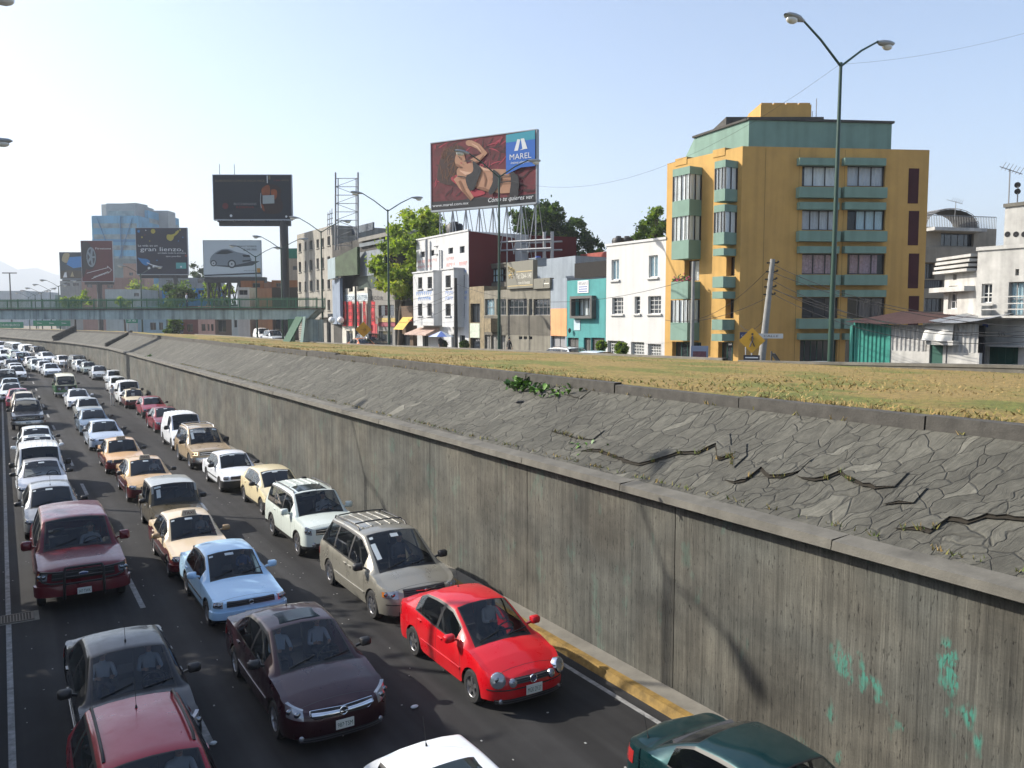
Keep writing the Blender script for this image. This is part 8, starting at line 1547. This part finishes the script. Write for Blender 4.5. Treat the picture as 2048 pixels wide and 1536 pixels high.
# ================================================================== PEOPLE
SKIN = mat('skin', (.42, .26, .18), .6); HAIR = mat('black hair', (.012, .01, .009), .7)
def person(label, loc, rz=0.0, pose='stand', shirt=(.5, .52, .56), pants=(.03, .035, .05), scale=1.0, hair=HAIR, group=None, arm=0.0, cap=None):
    """one figure grown over a joint skeleton; faces -y at rz 0"""
    N = {}; E = []; m_s, m_p = mat('cloth %.2f %.2f %.2f' % shirt, shirt, .9), mat('cloth %.2f %.2f %.2f' % pants, pants, .9); SHOE = mat('shoe leather', (.02, .018, .016), .6)
    def n(k, p, r, mi): N[k] = (p, r, mi)
    sit = pose == 'sit'; z0 = 0.0 if sit else .92
    n('pelvis', (0, 0, z0), (.15, .11), 1); n('waist', (0, .01 if not sit else .03, z0 + .16), (.135, .1), 0); n('chest', (0, .0 if not sit else .05, z0 + .36), (.165, .115), 0); n('collar', (0, .01 if not sit else .07, z0 + .5), (.09, .08), 0); n('neck', (0, .0 if not sit else .06, z0 + .565), (.055, .055), 2); n('jaw', (0, -.02 if not sit else .04, z0 + .635), (.068, .078), 2); n('brow', (0, -.012 if not sit else .048, z0 + .72), (.076, .09), 2); n('crown', (0, .01 if not sit else .065, z0 + .785), (.055, .065), 3)
    E += [('pelvis', 'waist'), ('waist', 'chest'), ('chest', 'collar'), ('collar', 'neck'), ('neck', 'jaw'), ('jaw', 'brow'), ('brow', 'crown')]
    for s, t in ((-1, 'r'), (1, 'l')):
        y = .0 if not sit else .06
        n('sh' + t, (s * .175, y, z0 + .46), (.06, .058), 0)
        if sit: el, wr_ = (s * .25, -.12, z0 + .22), (s * .17, -.36, z0 + .3)
        elif pose == 'walk': el, wr_ = (s * .225, .06 * s, z0 + .19), (s * .22, -.02 + .1 * s, z0 - .05)
        else: el, wr_ = (s * .23, .03, z0 + .18), (s * .22, -.06 - arm * .22, z0 - .06 + arm * .28)
        n('el' + t, el, (.045, .043), 0); n('wr' + t, wr_, (.03, .026), 2); d = np.array(wr_) - np.array(el); d /= np.linalg.norm(d); hand = np.array(wr_) + d * .075; n('pa' + t, tuple(hand), (.036, .018), 2); E += [('chest', 'sh' + t), ('sh' + t, 'el' + t), ('el' + t, 'wr' + t), ('wr' + t, 'pa' + t)]
        side = np.cross(d, (s, 0, 0)); side /= np.linalg.norm(side) + 1e-9
        for j, (o, ln) in enumerate(((-.03, .065), (-.01, .078), (.011, .072), (.03, .056))):
            a = hand + side * o + d * .03; b_ = a + d * ln * .55 + np.array([-s * .012, 0, 0]); c = b_ + d * ln * .4 + np.array([-s * .022, 0, -.004])
            n('f%s%d' % (t, j), tuple(a), (.011, .01), 2); n('g%s%d' % (t, j), tuple(b_), (.009, .009), 2); n('h%s%d' % (t, j), tuple(c), (.007, .007), 2); E += [('pa' + t, 'f%s%d' % (t, j)), ('f%s%d' % (t, j), 'g%s%d' % (t, j)), ('g%s%d' % (t, j), 'h%s%d' % (t, j))]
        th = np.array(wr_) + d * .035 + side * -.032; n('t' + t, tuple(th), (.012, .012), 2); n('u' + t, tuple(th + side * -.028 + d * .03), (.009, .009), 2); E += [('wr' + t, 't' + t), ('t' + t, 'u' + t)]
        if sit: hp, kn, an, to = (s * .1, -.04, z0 - .01), (s * .13, -.44, z0 + .07), (s * .12, -.62, z0 - .3), (s * .12, -.76, z0 - .34)
        else: st = (.14 * s if pose == 'walk' else .02 * s); hp, kn, an, to = (s * .095, 0, z0 - .04), (s * .1, st * .6 - .03, .48), (s * .1, st + .02, .09), (s * .12, st - .14, .045)
        n('hp' + t, hp, (.092, .09), 1); n('kn' + t, kn, (.06, .058), 1); n('an' + t, an, (.042, .045), 1); n('to' + t, to, (.036, .03), 4); E += [('pelvis', 'hp' + t), ('hp' + t, 'kn' + t), ('kn' + t, 'an' + t), ('an' + t, 'to' + t)]
    ks = list(N); ix = {k: i for i, k in enumerate(ks)}; me = bpy.data.meshes.new('person'); me.from_pydata([N[k][0] for k in ks], [(ix[a], ix[b]) for a, b in E], []); o = bpy.data.objects.new('person', me); COL.objects.link(o)
    md = o.modifiers.new('skin', 'SKIN'); md.use_smooth_shade = True
    for i, k in enumerate(ks): sv = me.skin_vertices[0].data[i]; sv.radius = N[k][1]; sv.use_root = k == 'pelvis'
    ss = o.modifiers.new('sub', 'SUBSURF'); ss.levels = ss.render_levels = 1
    bpy.context.view_layer.update(); m2 = bpy.data.meshes.new_from_object(o.evaluated_get(bpy.context.evaluated_depsgraph_get())); bpy.data.objects.remove(o)
    for q in (m_s, m_p, SKIN, hair, SHOE): m2.materials.append(q)
    A = np.array([N[a][0] for a, b in E]); B_ = np.array([N[b][0] for a, b in E]); D = B_ - A; LL = (D ** 2).sum(1); MI = [N[b][2] if N[b][2] in (2, 3, 4) and N[a][2] not in (0,) else N[a][2] for a, b in E]
    for p in m2.polygons:
        c = np.array(p.center); t = np.clip(((c - A) * D).sum(1) / LL, 0, 1); i = int(np.argmin(((A + D * t[:, None] - c) ** 2).sum(1))); a, b = E[i]; mi = MI[i]
        if a.startswith('el') and t[i] > .82: mi = 2
        if c[2] > N['brow'][0][2] + .03 or (c[2] > N['jaw'][0][2] + .02 and c[1] > N['brow'][0][1] + .045): mi = 3 if i > 3 and i < 8 else mi
        p.material_index = mi
    root = bpy.data.objects.new('person', m2); COL.objects.link(root); root.location = loc; root.rotation_euler = (0, 0, rz); root.scale = (scale,) * 3; tag(root, label, 'person', group)
    k = MB(); hx = np.array(N['brow'][0]); k.ball(hx + (0, -.092, -.035), (.014, .02, .026), 6); k.build('nose', SKIN, root, smooth=60)
    for s in (-1, 1): k = MB(); k.ball(hx + (s * .03, -.083, .0), (.013, .008, .008), 6); k.build('eye', mat('dark eye', (.03, .02, .015), .3), root); k = MB(); k.ball(hx + (s * .08, .01, -.03), (.012, .022, .034), 6); k.build('ear', SKIN, root)
    k = MB(); k.obox(hx + (0, -.08, -.085), (.024, 0, 0), (0, .006, 0), (0, 0, .005)); k.build('mouth', mat('lips', (.25, .09, .08), .6), root)
    k = MB(); n_ = 12; P = []
    for i in range(6):
        a = math.pi * .5 * i / 5
        P.append([hx + np.array([.084 * math.cos(a) * math.cos(q), .1 * math.cos(a) * math.sin(q) + .012, .0 + .085 * math.sin(a) + (.03 if math.sin(q) < -.3 and i == 0 else -.03 * (i == 0))]) for q in np.linspace(0, 2 * math.pi, n_ + 1)])
    k.grid(P); k.build('cap' if cap else 'hair', cap or hair, root, smooth=60)
    return root
def in_car(x, y, key, side, label, shirt):
    """sit a figure on a front seat; the car faces the camera"""
    c = TYPES[key]; sy = (c['cab'][1] + .28 - c['L'] / 2 + c.get('seatoff', 0)) * CS; fl = min(.52, pch(c['deck'])(1.) - .055 - .2)
    sc_ = min(CS, (c['H'] * CS - .1 - (fl + .22) * CS) / .8); return person(label, (x + side * .36 * CS, y + sy - .02, (fl + .22) * CS), 0, 'sit', shirt, scale=sc_, group='people in the cars')
POS = {}
for (key, lx, y), row in zip(CARPOS, T): POS[row[5]] = (key, lx + cx(y), y)
for frag, side, lab, sh in (('dark maroon sedan', 1, 'driver in a pale shirt in the dark maroon sunroof sedan', (.45, .5, .58)), ('dark maroon sedan', -1, 'passenger in a light blue shirt in the dark maroon sunroof sedan', (.4, .5, .6)), ('bright red sedan with', 1, 'driver in a white shirt in the bright red sedan', (.6, .62, .62)),
    ('black car with', 1, 'driver in a grey shirt in the black car behind the crimson wagon', (.3, .36, .42)), ('black car with', -1, 'passenger in a pale top in the black car behind the crimson wagon', (.45, .5, .55)), ('dark red full size', 1, 'driver in the dark red off-road wagon with the bull bar', (.35, .38, .4)), ('light blue boxy sedan directly', 1, 'driver in a dark blue shirt in the light blue boxy sedan', (.08, .12, .25)),
    ('cream and maroon taxi between', 1, 'taxi driver in a grey shirt between light blue sedan and square convertible', (.3, .3, .32)), ('champagne minivan', 1, 'driver in a dark top in the champagne minivan', (.12, .12, .14)), ('pale silver green', 1, 'driver in a pale shirt in the pale silver green off-road wagon', (.45, .46, .46)), ('gold and maroon taxi directly', 1, 'taxi driver in a white shirt directly behind the square convertible', (.5, .5, .5)), ('crimson wagon', 1, 'driver in a pale blue shirt in the crimson wagon', (.38, .45, .52))):
    for k_, v_ in POS.items():
        if k_.startswith(frag): in_car(v_[1], v_[2], v_[0], side, lab, sh)
p = on_x(1018.5, 690, 35.4); person('pedestrian in dark clothes walking past the grey office', (p[0], p[1], 4.76), R(95), 'walk', (.012, .012, .014), (.02, .02, .024), scale=1.02)
p = on_z(232, 800, .6); person('man in white standing beside the white van in the right lane', (p[0] - .3, p[1], zr(p[1])), R(30), 'stand', (.62, .62, .6), (.5, .5, .48), scale=1.15, arm=.6)
p = on_z(139, 733, 1.2 + zr(120)); person('street seller in a pale top walking between the middle and right lanes', (7.6 + cx(124), 124, zr(124)), 0, 'walk', (.5, .48, .46), (.04, .04, .05), scale=1.15)
person('street seller in black standing between the far left and middle lanes', (3.15 + cx(131), 131, zr(131)), R(20), 'stand', (.02, .02, .025), (.03, .03, .04), scale=1.15, arm=.8)
a_ = fb.uv(362, 600)[0]; q_ = fb.P(a_, 9.12, -1.0); person('person in a white top crossing the far footbridge', tuple(q_), R(60), 'walk', (.6, .6, .62), (.04, .05, .1), scale=1.0)
p = on_x(881, 680, 35.2); person('stall keeper in dark clothes under the blue parasol', (p[0], p[1], 4.76), 0, 'stand', (.03, .03, .035), (.03, .03, .03))
finish_paint()
